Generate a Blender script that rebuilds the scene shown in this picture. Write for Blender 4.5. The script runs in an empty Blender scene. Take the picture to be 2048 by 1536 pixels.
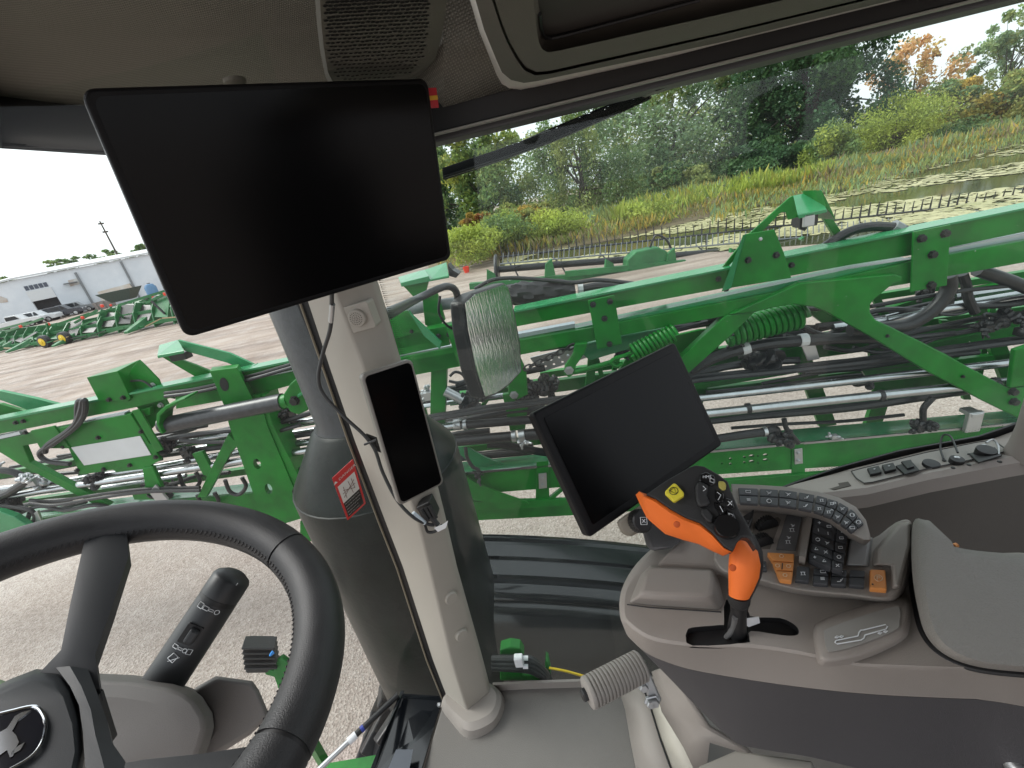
import bpy, bmesh, math, random
import numpy as np
from mathutils import Vector, Matrix
from mathutils.geometry import tessellate_polygon
random.seed(7)
SC = bpy.context.scene
COL = SC.collection
# ---------------------------------------------------------------- camera
FPX = 865.0                                   # focal length in photo pixels (2048 wide)
PITCH, ROLL = math.radians(22.5), math.radians(11.7)
CAM = np.array([0.0, 0.0, 3.1])
FW = np.array([0, math.cos(PITCH), -math.sin(PITCH)])
_r0 = np.array([1.0, 0, 0]); _u0 = np.array([0, math.sin(PITCH), math.cos(PITCH)])
RT = math.cos(ROLL) * _r0 - math.sin(ROLL) * _u0
UP = math.sin(ROLL) * _r0 + math.cos(ROLL) * _u0
cam = bpy.data.objects.new('camera', bpy.data.cameras.new('camera'))
COL.objects.link(cam)
cam.data.sensor_width = 36.0
cam.data.lens = 36.0 * FPX / 2048
cam.data.clip_start = 0.02
cam.data.clip_end = 2000
cam.matrix_world = Matrix(((RT[0], UP[0], -FW[0], CAM[0]), (RT[1], UP[1], -FW[1], CAM[1]),
                           (RT[2], UP[2], -FW[2], CAM[2]), (0, 0, 0, 1)))
SC.camera = cam
# ---------------------------------------------------------------- sky, sun, exposure
SUN_EL, SUN_AZ = math.radians(48), math.radians(-75)     # azimuth clockwise from +Y
w = bpy.data.worlds.new('World'); SC.world = w; w.use_nodes = True
nt = w.node_tree; nt.nodes.clear()
_o = nt.nodes.new('ShaderNodeOutputWorld'); _b = nt.nodes.new('ShaderNodeBackground')
_s = nt.nodes.new('ShaderNodeTexSky'); _s.sky_type = 'NISHITA'; _s.sun_disc = False
_s.sun_elevation = SUN_EL; _s.sun_rotation = SUN_AZ
_s.air_density = 1.0; _s.dust_density = 6.0; _s.ozone_density = 1.0
_h = nt.nodes.new('ShaderNodeHueSaturation'); _h.inputs['Saturation'].default_value = 0.28
nt.links.new(_s.outputs[0], _h.inputs['Color'])
_m = nt.nodes.new('ShaderNodeMixRGB'); _m.inputs[0].default_value = 0.55
_m.inputs[2].default_value = (9.5, 10.0, 10.6, 1)          # even cloud deck
nt.links.new(_h.outputs[0], _m.inputs[1]); nt.links.new(_m.outputs[0], _b.inputs[0])
_b.inputs[1].default_value = 0.13
nt.links.new(_b.outputs[0], _o.inputs[0])
sun = bpy.data.objects.new('sun', bpy.data.lights.new('sun', 'SUN')); COL.objects.link(sun)
sun.data.energy = 1.2; sun.data.angle = math.radians(25); sun.data.color = (1, .97, .93)
_d = Vector((math.sin(SUN_AZ) * math.cos(SUN_EL), math.cos(SUN_AZ) * math.cos(SUN_EL), math.sin(SUN_EL)))
sun.rotation_euler = _d.to_track_quat('Z', 'Y').to_euler()
sun.location = (-20, 5, 30)
SC.view_settings.view_transform = 'Standard'; SC.view_settings.look = 'None'
SC.view_settings.exposure = 0.62; SC.view_settings.gamma = 1
SC.view_settings.use_curve_mapping = False
SC.render.engine = 'CYCLES'
SC.cycles.use_denoising = True
SC.cycles.max_bounces = 10; SC.cycles.diffuse_bounces = 5; SC.cycles.glossy_bounces = 4
SC.cycles.transparent_max_bounces = 24; SC.cycles.transmission_bounces = 6
SC.cycles.caustics_refractive = False; SC.cycles.caustics_reflective = False
SC.cycles.sample_clamp_indirect = 6
# ---------------------------------------------------------------- photo pixel -> place
V = lambda *a: np.array(a, float)
def unit(v):
    v = np.asarray(v, float); return v / (np.linalg.norm(v) or 1)
def ray(x, y): return FW + RT * ((x - 1024) / FPX) + UP * ((768 - y) / FPX)
def at(x, y, d): return CAM + ray(x, y) * d                      # at a depth in metres
def atz(x, y, z):                                                # on a level plane
    r = ray(x, y); return CAM + r * ((z - CAM[2]) / r[2])
def onp(x, y, pt, n):                                            # on any plane
    r = ray(x, y); return CAM + r * (np.dot(np.asarray(pt) - CAM, n) / np.dot(r, n))
LN = unit((.1414, 1, 0))                                         # outward normal of the vehicle's right side
LA = unit((1, -.1414, 0))                                        # backwards along the vehicle
def side(y0, x, y, off=0.0): return onp(x, y, V(0, y0, 0) + LN * off, LN)
BOOM_Y, WIN_Y = 2.75, 0.78
def B(x, y, off=0.0): return side(BOOM_Y, x, y, off)             # on the folded boom's plane
def S(x, y, off=0.0): return side(WIN_Y, x, y, off)              # on the side window's plane
def para(q, width):                                              # four corners of a flat rectangle -> pose
    r = [ray(*a) for a in q]
    s = np.linalg.solve(np.array([-r[1], r[2], -r[3]]).T, -r[0])
    P = [r[0], r[1] * s[0], r[2] * s[1], r[3] * s[2]]
    k = width / np.linalg.norm(P[1] - P[0])
    return [CAM + a * k for a in P]
# ---------------------------------------------------------------- materials
MATS = {}
def mat(name, col, rough=.5, metal=0., bump=0., bscale=200., var=0., vscale=6., spec=.5, coat=0., col2=None, trans=0., stretch=None, emis=None):
    if name in MATS: return MATS[name]
    m = bpy.data.materials.new(name); m.use_nodes = True; N = m.node_tree.nodes; L = m.node_tree.links
    b = N['Principled BSDF']; MATS[name] = m
    b.inputs['Base Color'].default_value = (*col, 1); b.inputs['Roughness'].default_value = rough
    b.inputs['Metallic'].default_value = metal; b.inputs['Specular IOR Level'].default_value = spec
    b.inputs['Coat Weight'].default_value = coat; b.inputs['Coat Roughness'].default_value = .08
    tc = N.new('ShaderNodeTexCoord'); src = tc.outputs['Object']
    if stretch:
        mp = N.new('ShaderNodeMapping'); mp.inputs['Scale'].default_value = stretch
        L.new(src, mp.inputs['Vector']); src = mp.outputs[0]
    if var > 0 or col2:
        n = N.new('ShaderNodeTexNoise'); n.inputs['Scale'].default_value = vscale; n.inputs['Detail'].default_value = 6
        n.inputs['Roughness'].default_value = .65
        L.new(src, n.inputs['Vector'])
        r = N.new('ShaderNodeValToRGB')
        a = col2 or tuple(c * (1 - var) for c in col); z = col if col2 else tuple(min(1, c * (1 + var)) for c in col)
        r.color_ramp.elements[0].color = (*a, 1); r.color_ramp.elements[1].color = (*z, 1)
        r.color_ramp.elements[0].position = .35; r.color_ramp.elements[1].position = .65
        L.new(n.outputs['Fac'], r.inputs['Fac']); L.new(r.outputs['Color'], b.inputs['Base Color'])
        rr = N.new('ShaderNodeMapRange'); rr.inputs['To Min'].default_value = rough * .8; rr.inputs['To Max'].default_value = min(1, rough * 1.25)
        L.new(n.outputs['Fac'], rr.inputs['Value']); L.new(rr.outputs[0], b.inputs['Roughness'])
    if bump > 0:
        n2 = N.new('ShaderNodeTexNoise'); n2.inputs['Scale'].default_value = bscale; n2.inputs['Detail'].default_value = 3
        L.new(src, n2.inputs['Vector'])
        bp = N.new('ShaderNodeBump'); bp.inputs['Strength'].default_value = bump; bp.inputs['Distance'].default_value = .002
        L.new(n2.outputs['Fac'], bp.inputs['Height']); L.new(bp.outputs[0], b.inputs['Normal'])
    return m
# ---------------------------------------------------------------- mesh helpers
def tagset(o, label=None, cat=None, group=None, kind=None):
    if label: o['label'] = label
    if cat: o['category'] = cat
    if group: o['group'] = group
    if kind: o['kind'] = kind
    return o
def thing(name, label, cat, loc=(0, 0, 0), group=None):
    o = bpy.data.objects.new(name, None); COL.objects.link(o); o.location = Vector(tuple(loc)); o.empty_display_size = .05
    return tagset(o, label, cat, group)
def mk(name, verts, faces, m, parent=None, smooth=False, bevel=0., seg=2, subsurf=0, angle=35):
    me = bpy.data.meshes.new(name)
    me.from_pydata([tuple(map(float, v)) for v in verts], [], [tuple(f) for f in faces]); me.update()
    o = bpy.data.objects.new(name, me); COL.objects.link(o)
    me.materials.append(m)
    if parent is not None:
        pl = world_loc(parent)
        for v in me.vertices: v.co -= pl
        o.parent = parent
    if smooth:
        for p in me.polygons: p.use_smooth = True
        me.set_sharp_from_angle(angle=math.radians(angle))
    if subsurf:
        s = o.modifiers.new('s', 'SUBSURF'); s.levels = s.render_levels = subsurf
    if bevel:
        b = o.modifiers.new('b', 'BEVEL'); b.width = bevel; b.segments = seg; b.limit_method = 'ANGLE'; b.angle_limit = math.radians(40)
    return o
def world_loc(o):
    l = Vector(o.location)
    while o.parent is not None: o = o.parent; l = l + Vector(o.location)
    return l
class MB:                                                        # collects shapes for ONE mesh object
    def __init__(s): s.v = []; s.f = []
    def add(s, v, f):
        k = len(s.v); s.v += [np.asarray(a, float) for a in v]; s.f += [tuple(i + k for i in a) for a in f]; return s
    def build(s, name, m, parent=None, **k): return mk(name, s.v, s.f, m, parent, **k)
def g_prism(pts, dv, holes=()):                                  # outline (+holes) extruded by dv
    loops = [list(pts)] + [list(h) for h in holes]
    tri = tessellate_polygon([[Vector(tuple(p)) for p in l] for l in loops])
    flat = [p for l in loops for p in l]; n = len(flat)
    v = [np.asarray(p, float) for p in flat] + [np.asarray(p, float) + dv for p in flat]; f = []
    if holes:
        f += [tuple(t) for t in tri] + [tuple(i + n for i in reversed(t)) for t in tri]
    else:
        f += [tuple(range(n)), tuple(range(2 * n - 1, n - 1, -1))]
    k = 0
    for l in loops:
        c = len(l)
        f += [(k + i, k + (i + 1) % c, n + k + (i + 1) % c, n + k + i) for i in range(c)]; k += c
    return v, f
def fixn(o):
    bm = bmesh.new(); bm.from_mesh(o.data); bmesh.ops.recalc_face_normals(bm, faces=bm.faces); bm.to_mesh(o.data); bm.free(); return o
def plate(name, pts, dv, m, parent=None, holes=(), bevel=0., **k):
    v, f = g_prism(pts, np.asarray(dv, float), holes); return fixn(mk(name, v, f, m, parent, bevel=bevel, **k))
def spline(pts, n=6):
    P = [np.asarray(p, float) for p in pts]
    if len(P) < 3: return P
    out = []
    E = [2 * P[0] - P[1]] + P + [2 * P[-1] - P[-2]]
    for i in range(1, len(E) - 2):
        for j in range(n):
            t = j / n; a, b, c, d = E[i - 1:i + 3]
            out.append(.5 * (2 * b + (c - a) * t + (2 * a - 5 * b + 4 * c - d) * t * t + (3 * b - a - 3 * c + d) * t ** 3))
    out.append(P[-1]); return out
def g_tube(pts, r, seg=10, smooth_n=0, caps=True):
    P = spline(pts, smooth_n) if smooth_n else [np.asarray(p, float) for p in pts]
    n = len(P); rs = r if hasattr(r, '__len__') else [r] * n
    if len(rs) != n: rs = list(np.interp(np.linspace(0, 1, n), np.linspace(0, 1, len(rs)), rs))
    T = [unit(P[min(i + 1, n - 1)] - P[max(i - 1, 0)]) for i in range(n)]
    u = unit(np.cross(T[0], (0, 0, 1) if abs(T[0][2]) < .9 else (1, 0, 0))); v, f = [], []
    for i in range(n):
        u = unit(u - T[i] * np.dot(u, T[i])); b = np.cross(T[i], u)
        for k in range(seg):
            a = 2 * math.pi * k / seg; v.append(P[i] + (u * math.cos(a) + b * math.sin(a)) * rs[i])
    for i in range(n - 1):
        for k in range(seg):
            f.append((i * seg + k, i * seg + (k + 1) % seg, (i + 1) * seg + (k + 1) % seg, (i + 1) * seg + k))
    if caps: f += [tuple(range(seg - 1, -1, -1)), tuple(range((n - 1) * seg, n * seg))]
    return v, f
def tube(name, pts, r, m, parent=None, seg=10, n=0, **k):
    v, f = g_tube(pts, r, seg, n); k.setdefault('smooth', True); return mk(name, v, f, m, parent, **k)
def g_box(c, ux, uy, uz, sx, sy, sz):
    c = np.asarray(c, float); v = [c + ux * (sx * a / 2) + uy * (sy * b / 2) + uz * (sz * d / 2) for a in (-1, 1) for b in (-1, 1) for d in (-1, 1)]
    return v, [(0, 1, 3, 2), (4, 6, 7, 5), (0, 4, 5, 1), (2, 3, 7, 6), (0, 2, 6, 4), (1, 5, 7, 3)]
def g_bar(p0, p1, w, h, up=(0, 0, 1)):
    p0, p1 = np.asarray(p0, float), np.asarray(p1, float); t = p1 - p0; L = np.linalg.norm(t); t = t / L
    s = unit(np.cross(t, up)); u = np.cross(s, t); return g_box((p0 + p1) / 2, t, s, u, L, w, h)
def bar(name, p0, p1, w, h, m, parent=None, up=(0, 0, 1), **k): return fixn(mk(name, *g_bar(p0, p1, w, h, up), m, parent, **k))
X1, Y1, Z1 = V(1, 0, 0), V(0, 1, 0), V(0, 0, 1)
def box(name, c, s, m, parent=None, **k): return fixn(mk(name, *g_box(c, X1, Y1, Z1, *s), m, parent, **k))
def g_loft(rings, closed=True, cap0=True, cap1=True):
    n = len(rings[0]); v = [p for r in rings for p in r]; f = []
    for i in range(len(rings) - 1):
        for k in range(n if closed else n - 1):
            f.append((i * n + k, i * n + (k + 1) % n, (i + 1) * n + (k + 1) % n, (i + 1) * n + k))
    if closed and cap0: f.append(tuple(range(n - 1, -1, -1)))
    if closed and cap1: f.append(tuple(range((len(rings) - 1) * n, len(rings) * n)))
    return v, f
def loft(name, rings, m, parent=None, closed=True, cap0=True, cap1=True, **k):
    k.setdefault('smooth', True); return fixn(mk(name, *g_loft(rings, closed, cap0, cap1), m, parent, **k))
def g_lathe(base, ax, prof, seg=24):                             # prof: (radius, height) along ax
    ax = unit(ax); u = unit(np.cross(ax, (0, 0, 1) if abs(ax[2]) < .9 else (1, 0, 0))); b = np.cross(ax, u)
    rings = [[np.asarray(base) + ax * h + (u * math.cos(2 * math.pi * k / seg) + b * math.sin(2 * math.pi * k / seg)) * r for k in range(seg)] for r, h in prof]
    return g_loft(rings)
def lathe(name, base, ax, prof, m, parent=None, seg=24, **k):
    k.setdefault('smooth', True); return fixn(mk(name, *g_lathe(base, ax, prof, seg), m, parent, **k))
def rrect(P, r=.08, n=5, inset=0.):                              # rounded outline in a parallelogram P (TL,TR,BR,BL); r, inset in metres
    o = P[0]; u = P[1] - P[0]; v = P[3] - P[0]; lu, lv = np.linalg.norm(u), np.linalg.norm(v); u, v = u / lu, v / lv
    out = []
    for cx, cy, a0 in ((r + inset, r + inset, 180), (lu - r - inset, r + inset, 270), (lu - r - inset, lv - r - inset, 0), (r + inset, lv - r - inset, 90)):
        for i in range(n + 1):
            a = math.radians(a0 + 90 * i / n); out.append(o + u * (cx + r * math.cos(a)) + v * (cy + r * math.sin(a)))
    return out
def nrm(P): return unit(np.cross(P[1] - P[0], P[3] - P[0]))
def away(n, p):                                                  # n flipped to point away from the camera
    return n if np.dot(n, p - CAM) > 0 else -n
def text(name, body, P, h, m, parent=None, pos=(.5, .5), lift=.0006, align='CENTER'):
    """flat lettering in the parallelogram P (TL,TR,BR,BL) at fraction pos"""
    cu = bpy.data.curves.new(name, 'FONT'); cu.body = body; cu.size = h; cu.align_x = align; cu.align_y = 'CENTER'; cu.extrude = 0; cu.resolution_u = 2
    t = bpy.data.objects.new('t', cu); COL.objects.link(t)
    dg = bpy.context.evaluated_depsgraph_get(); me = bpy.data.meshes.new_from_object(t.evaluated_get(dg)); bpy.data.objects.remove(t)
    u = unit(P[1] - P[0]); v = unit(P[0] - P[3]); n = -away(nrm(P), P[0])
    o = P[0] + (P[1] - P[0]) * pos[0] + (P[3] - P[0]) * pos[1] + n * lift
    vs = [o + u * a.co.x + v * a.co.y for a in me.vertices]; fs = [tuple(p.vertices) for p in me.polygons]
    bpy.data.meshes.remove(me); return mk(name, vs, fs, m, parent)
def bolt(p, n, r, m, parent, h=None, name='bolt'):
    h = h or r * .9; n = unit(n)
    v, f = g_lathe(p - n * .002, n, [(r * 1.35, 0), (r * 1.35, .003), (r, .0035), (r, h), (r * .8, h + .001)], 6)
    return mk(name, v, f, m, parent)

def sm(pts, n=4):                                                # rounds a closed outline of pixels
    P = [np.asarray(p, float) for p in pts]; m = len(P); out = []
    for i in range(m):
        a, b, c, d = P[i - 1], P[i], P[(i + 1) % m], P[(i + 2) % m]
        for j in range(n):
            t = j / n; out.append(tuple(.5 * (2 * b + (c - a) * t + (2 * a - 5 * b + 4 * c - d) * t * t + (3 * b - a - 3 * c + d) * t ** 3)))
    return out
# ---------------------------------------------------------------- shared materials
GREEN = mat('green_paint', (.0045, .15, .013), .38, var=.25, vscale=5, spec=.3, coat=.08, bump=.3, bscale=230)
GREEN2 = mat('faded_green_paint', (.02, .15, .045), .4, var=.2, vscale=2)
BLACKP = mat('black_plastic', (.012, .012, .013), .45, bump=.15, bscale=900)
RUBBER = mat('black_rubber', (.014, .014, .015), .38, bump=.3, bscale=120, var=.3, vscale=20)
STEEL = mat('stainless_steel', (.42, .44, .45), .25, 1.0, var=.12, vscale=9)
ZINC = mat('zinc_plate', (.5, .51, .52), .4, .9)
DARKST = mat('dark_bolt_steel', (.03, .03, .03), .35, .6)
WHITEP = mat('white_paint', (.75, .76, .78), .4, var=.05)
YELLOWP = mat('yellow_paint', (.75, .52, .02), .4)
REDP = mat('red_reflector', (.75, .05, .02), .35)
ORANGEP = mat('amber_reflector', (.8, .28, .03), .4)
GREYP = mat('grey_paint', (.2, .21, .22), .45)
# ---------------------------------------------------------------- gravel yard
def ground_mat():
    m = bpy.data.materials.new('gravel'); m.use_nodes = True; N = m.node_tree.nodes; L = m.node_tree.links; b = N['Principled BSDF']
    tc = N.new('ShaderNodeTexCoord')
    def noise(s, det, rough=.6, vec=None):
        n = N.new('ShaderNodeTexNoise'); n.inputs['Scale'].default_value = s; n.inputs['Detail'].default_value = det; n.inputs['Roughness'].default_value = rough
        L.new(vec or tc.outputs['Object'], n.inputs['Vector']); return n
    def ramp(src, cols):
        r = N.new('ShaderNodeValToRGB'); e = r.color_ramp.elements
        while len(e) < len(cols): e.new(.5)
        for i, (p, c) in enumerate(cols): e[i].position = p; e[i].color = (*c, 1)
        L.new(src, r.inputs[0]); return r
    def mix(kind, fac, a, c):
        x = N.new('ShaderNodeMixRGB'); x.blend_type = kind
        if isinstance(fac, float): x.inputs[0].default_value = fac
        else: L.new(fac, x.inputs[0])
        L.new(a, x.inputs[1]); L.new(c, x.inputs[2]); return x
    vor = N.new('ShaderNodeTexVoronoi'); vor.inputs['Scale'].default_value = 62; L.new(tc.outputs['Object'], vor.inputs['Vector'])
    stone = ramp(vor.outputs['Color'], [(0, (.25, .205, .18)), (.4, (.385, .335, .305)), (.75, (.46, .41, .38)), (1, (.58, .53, .495))])
    big = noise(.35, 8); bigc = ramp(big.outputs['Fac'], [(.3, (.66, .6, .56)), (.7, (1.0, .97, .93))])
    c1 = mix('MULTIPLY', 1.0, stone.outputs[0], bigc.outputs[0])
    # wheel ruts dragged across the far yard
    mp = N.new('ShaderNodeMapping'); mp.inputs['Rotation'].default_value = (0, 0, math.radians(22)); mp.inputs['Scale'].default_value = (.10, 1.5, 1)
    L.new(tc.outputs['Object'], mp.inputs['Vector'])
    rut = noise(1.1, 7, .62, mp.outputs[0]); rutc = ramp(rut.outputs['Fac'], [(.36, (.60, .53, .48)), (.5, (.95, .9, .86)), (.62, (1.12, 1.08, 1.04))])
    far = N.new('ShaderNodeSeparateXYZ'); L.new(tc.outputs['Object'], far.inputs[0])
    fr = N.new('ShaderNodeMapRange'); fr.inputs['From Min'].default_value = 6; fr.inputs['From Max'].default_value = 12; L.new(far.outputs['Y'], fr.inputs['Value'])
    rm = mix('MULTIPLY', fr.outputs[0], c1.outputs[0], rutc.outputs[0])
    L.new(rm.outputs[0], b.inputs['Base Color']); b.inputs['Roughness'].default_value = .85
    wet = noise(.8, 5); wr = ramp(wet.outputs['Fac'], [(.38, (.45, .45, .45)), (.6, (.9, .9, .9))]); L.new(wr.outputs[0], b.inputs['Roughness'])
    bp = N.new('ShaderNodeBump'); bp.inputs['Strength'].default_value = .8; bp.inputs['Distance'].default_value = .012
    fine = noise(9, 10, .7); hh = mix('ADD', .6, vor.outputs['Distance'], fine.outputs['Fac'])
    L.new(hh.outputs[0], bp.inputs['Height']); L.new(bp.outputs[0], b.inputs['Normal']); return m
def sheet(name, x0, x1, y0, y1, nx, ny, hf, m):
    v = [(x0 + (x1 - x0) * i / nx, y0 + (y1 - y0) * j / ny) for j in range(ny + 1) for i in range(nx + 1)]
    v = [(a, b, hf(a, b)) for a, b in v]
    f = [(j * (nx + 1) + i, j * (nx + 1) + i + 1, (j + 1) * (nx + 1) + i + 1, (j + 1) * (nx + 1) + i) for j in range(ny) for i in range(nx)]
    return mk(name, v, f, m, smooth=True)
gm = ground_mat()
o = mk('ground', [(-1500, -1500, 0), (1500, -1500, 0), (1500, 1500, 0), (-1500, 1500, 0)], [(0, 1, 2, 3)], gm); tagset(o, 'pale gravel yard running out to the sheds and the pond', None, kind='structure')
# ---------------------------------------------------------------- pond and bank
far_shore = [(1000, 519), (1230, 480), (1330, 457), (1440, 428), (1560, 403), (1700, 374), (1850, 336), (1960, 305), (2060, 280), (2400, 190)]
near_shore = [(2400, 420), (2060, 452), (1800, 475), (1500, 497), (1200, 520), (1000, 535)]
WATER = mat('pond_water', (.055, .06, .026), .08, var=.3, vscale=.6, spec=.5, bump=.05, bscale=2)
shore = [atz(x, y, .02) for x, y in far_shore] + [atz(x, y, .02) for x, y in near_shore]
v, f = g_prism(shore, V(0, 0, -.3))
tagset(fixn(mk('pond', v, f, WATER)), 'murky olive pond scattered with lily pads', None, kind='structure')
BANKM = mat('meadow_soil', (.15, .11, .065), .9, col2=(.19, .16, .085), vscale=.4)
rows = []
for k, (dist, hz) in enumerate([(0, .03), (1.5, .25), (5, .55), (14, .8), (40, 1.0), (160, 1.2)]):
    row = []
    for x, y in [(860, 546)] + far_shore:
        p = atz(x, y, 0); d = unit((p[0], p[1], 0)); q = p + d * dist; row.append(V(q[0], q[1], hz)); 
    rows.append(row)
fs = [(i * len(rows[0]) + k, i * len(rows[0]) + k + 1, (i + 1) * len(rows[0]) + k + 1, (i + 1) * len(rows[0]) + k) for i in range(len(rows) - 1) for k in range(len(rows[0]) - 1)]
tagset(mk('far_bank', [p for r in rows for p in r], fs, BANKM, smooth=True), 'rough grassy bank on the far side of the pond', None, kind='structure')
# lily pads: far too many to count
rg = np.random.default_rng(3)
PAD = mat('lily_pads', (.50, .45, .25), .5, col2=(.30, .29, .12), vscale=.5)
mb = MB()
for _ in range(6500):
    x = rg.uniform(1010, 2300); t = rg.beta(1.1, 1.5)
    yf = np.interp(x, [a for a, _ in far_shore], [b for _, b in far_shore]); yn = np.interp(x, [a for a, _ in near_shore][::-1], [b for _, b in near_shore][::-1])
    p = atz(x, yf + (yn - yf) * t, .03)
    if math.sin(p[0] * .55 + 1.3 * math.sin(p[1] * .31)) + math.sin(p[1] * .7 + p[0] * .21) + .5 * math.sin(p[0] * 1.7) * math.sin(p[1] * 1.3) < -.25: continue
    r = rg.uniform(.08, .26); a0 = rg.uniform(0, 6)
    mb.add([p + V(r * math.cos(a0 + k * 1.05), r * math.sin(a0 + k * 1.05), rg.uniform(0, .03)) for k in range(6)], [(0, 1, 2, 3, 4, 5)])
tagset(mb.build('lily_pads', PAD), 'yellowing lily pads floating all over the pond', 'lily pads', kind='stuff')
# ---------------------------------------------------------------- vegetation
def leafmat(name):
    m = bpy.data.materials.new(name); m.use_nodes = True; N = m.node_tree.nodes; L = m.node_tree.links; b = N['Principled BSDF']
    a = N.new('ShaderNodeVertexColor'); a.layer_name = 'leaf'; L.new(a.outputs[0], b.inputs['Base Color'])
    b.inputs['Roughness'].default_value = .55; b.inputs['Specular IOR Level'].default_value = .3
    t = N.new('ShaderNodeBsdfTranslucent'); L.new(a.outputs[0], t.inputs[0]); mx = N.new('ShaderNodeMixShader'); mx.inputs[0].default_value = .35
    L.new(b.outputs[0], mx.inputs[1]); L.new(t.outputs[0], mx.inputs[2]); L.new(mx.outputs[0], N['Material Output'].inputs[0]); return m
LEAF = leafmat('leaves')
BARK = mat('bark', (.07, .055, .04), .9, bump=.5, bscale=8, var=.3)
def leaves(name, P, D, size, cols, parent, rs, slim=.6):
    """P centres (n,3), D leaf directions (n,3), one small bent quad per leaf, coloured from cols"""
    n = len(P); d = D / np.linalg.norm(D, axis=1)[:, None]; q = rs.normal(size=(n, 3)); s = np.cross(d, q); s /= np.linalg.norm(s, axis=1)[:, None] + 1e-9
    L = (size * rs.uniform(.6, 1.4, n))[:, None]; W = L * slim
    vs = np.concatenate([P - d * L * .5, P + s * W * .5, P + d * L * .5, P - s * W * .5], 1).reshape(-1, 3)
    me = bpy.data.meshes.new(name); me.vertices.add(4 * n); me.vertices.foreach_set('co', (vs - np.array(world_loc(parent) if parent else (0, 0, 0))).ravel())
    me.loops.add(4 * n); me.loops.foreach_set('vertex_index', np.arange(4 * n, dtype=np.int32)); me.polygons.add(n)
    me.polygons.foreach_set('loop_start', np.arange(0, 4 * n, 4, dtype=np.int32)); me.polygons.foreach_set('loop_total', np.full(n, 4, dtype=np.int32)); me.update(calc_edges=True)
    ca = me.color_attributes.new('leaf', 'FLOAT_COLOR', 'CORNER')
    cc = np.concatenate([cols, np.ones((n, 1))], 1); ca.data.foreach_set('color', np.repeat(cc, 4, 0).astype(np.float32).ravel())
    me.materials.append(LEAF); o = bpy.data.objects.new(name, me); COL.objects.link(o)
    if parent: o.parent = parent
    return o
def tree(name, label, cat, cx, cy, wpx, hpx, D, pal, n, seed, droop=0., clumps=45, leaf=.0078, spread=.2, group=None, lean=0., trunk=True, hole=.0):
    n = int(n * 1.9); clumps = int(clumps * 1.6); rs = np.random.default_rng(seed); c = at(cx, cy, D); k = D / FPX; rx, rz = wpx * k / 2, hpx * k / 2; ry = rx * .8
    base = V(c[0], c[1], 0.3 if D < 60 else 0); t = thing(name, label, cat, base, group)
    # clump centres inside an uneven ellipsoid
    K = []
    while len(K) < clumps:
        u = rs.uniform(-1, 1, 3); r = np.linalg.norm(u)
        if r > 1 or r < hole: continue
        if rs.random() < .5 * (1 - r): continue
        K.append(u)
    K = np.array(K); pal = np.array(pal)
    idx = rs.integers(0, clumps, n); sz = rs.uniform(.7, 1.5, clumps) * spread
    off = rs.normal(size=(n, 3)); off /= np.linalg.norm(off, axis=1)[:, None]; off *= (rs.random(n) ** .45)[:, None] * sz[idx][:, None]
    off[:, 2] -= droop * np.abs(rs.normal(size=n)) * .5
    U = K[idx] + off; U[:, :2] *= (1 + .12 * rs.normal(size=clumps))[idx][:, None]
    P = c + U * np.array([rx, ry, rz]); P[:, 2] = np.maximum(P[:, 2], .15 + .4 * rs.random(n))
    cc = pal[rs.integers(0, len(pal), clumps)][idx] * rs.uniform(.7, 1.35, (clumps, 1))[idx] * .65 + pal[rs.integers(0, len(pal), n)] * .35
    cc = cc * rs.uniform(.75, 1.25, (n, 1))
    Dv = rs.normal(size=(n, 3)); Dv[:, 2] -= droop * 3
    leaves('crown', P, Dv, D * leaf, np.clip(cc, 0, 1), t, rs, .35 if droop else .62)
    if trunk:
        mb = MB(); top = c + V(0, 0, rz * .45); h = top - base; r0 = max(.05, rz * .05)
        mb.add(*g_tube([base - V(0, 0, .3), base + h * .3 + V(rs.normal() * .1, 0, 0), base + h * .65, top], [r0, r0 * .8, r0 * .5, r0 * .15], 7, 4))
        for j in range(min(16, clumps)):
            e = c + K[j] * np.array([rx, ry, rz]) * .95; s0 = base + h * rs.uniform(.25, .75)
            mb.add(*g_tube([s0, (s0 + e) / 2 + V(0, 0, .08 * rz), e], [r0 * .4, r0 * .22, r0 * .06], 5, 3))
        mb.build('trunk', BARK, t, smooth=True)
    return t
DG = [(0.052, 0.118, 0.042), (0.073, 0.152, 0.052), (0.094, 0.183, 0.056), (0.063, 0.135, 0.063)]
MG = [(0.139, 0.236, 0.084), (0.181, 0.278, 0.097), (0.125, 0.209, 0.097), (0.223, 0.293, 0.097)]
GG = [(0.213, 0.319, 0.153), (0.273, 0.365, 0.166), (0.182, 0.273, 0.153), (0.335, 0.365, 0.121)]
YG = [(0.274, 0.336, 0.063), (0.358, 0.377, 0.072), (0.187, 0.274, 0.063), (0.42, 0.399, 0.084)]
OL = [(0.271, 0.314, 0.096), (0.354, 0.38, 0.124), (0.203, 0.271, 0.081)]
TAN = [(0.592, 0.35, 0.154), (0.7, 0.438, 0.218), (0.438, 0.263, 0.11), (0.481, 0.373, 0.131)]
AUT = [(0.35, 0.302, 0.07), (0.466, 0.35, 0.07), (0.209, 0.233, 0.07), (0.559, 0.373, 0.07)]
LIME = [(0.372, 0.446, 0.075), (0.446, 0.502, 0.092), (0.297, 0.372, 0.075)]
ORG = [(0.38, 0.127, 0.045), (0.279, 0.101, 0.038), (0.203, 0.114, 0.051)]
TG = 'trees beyond the pond'
tree('oak_tree', 'tall dark green oak, the biggest crown beyond the pond', 'tree', 1610, 215, 330, 350, 47, DG, 26000, 11, clumps=75, spread=.16, group=TG)
tree('broadleaf_tree', 'greyish green tree left of the big dark oak', 'tree', 1345, 275, 340, 280, 52, GG + MG, 19000, 12, clumps=60, group=TG)
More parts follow.
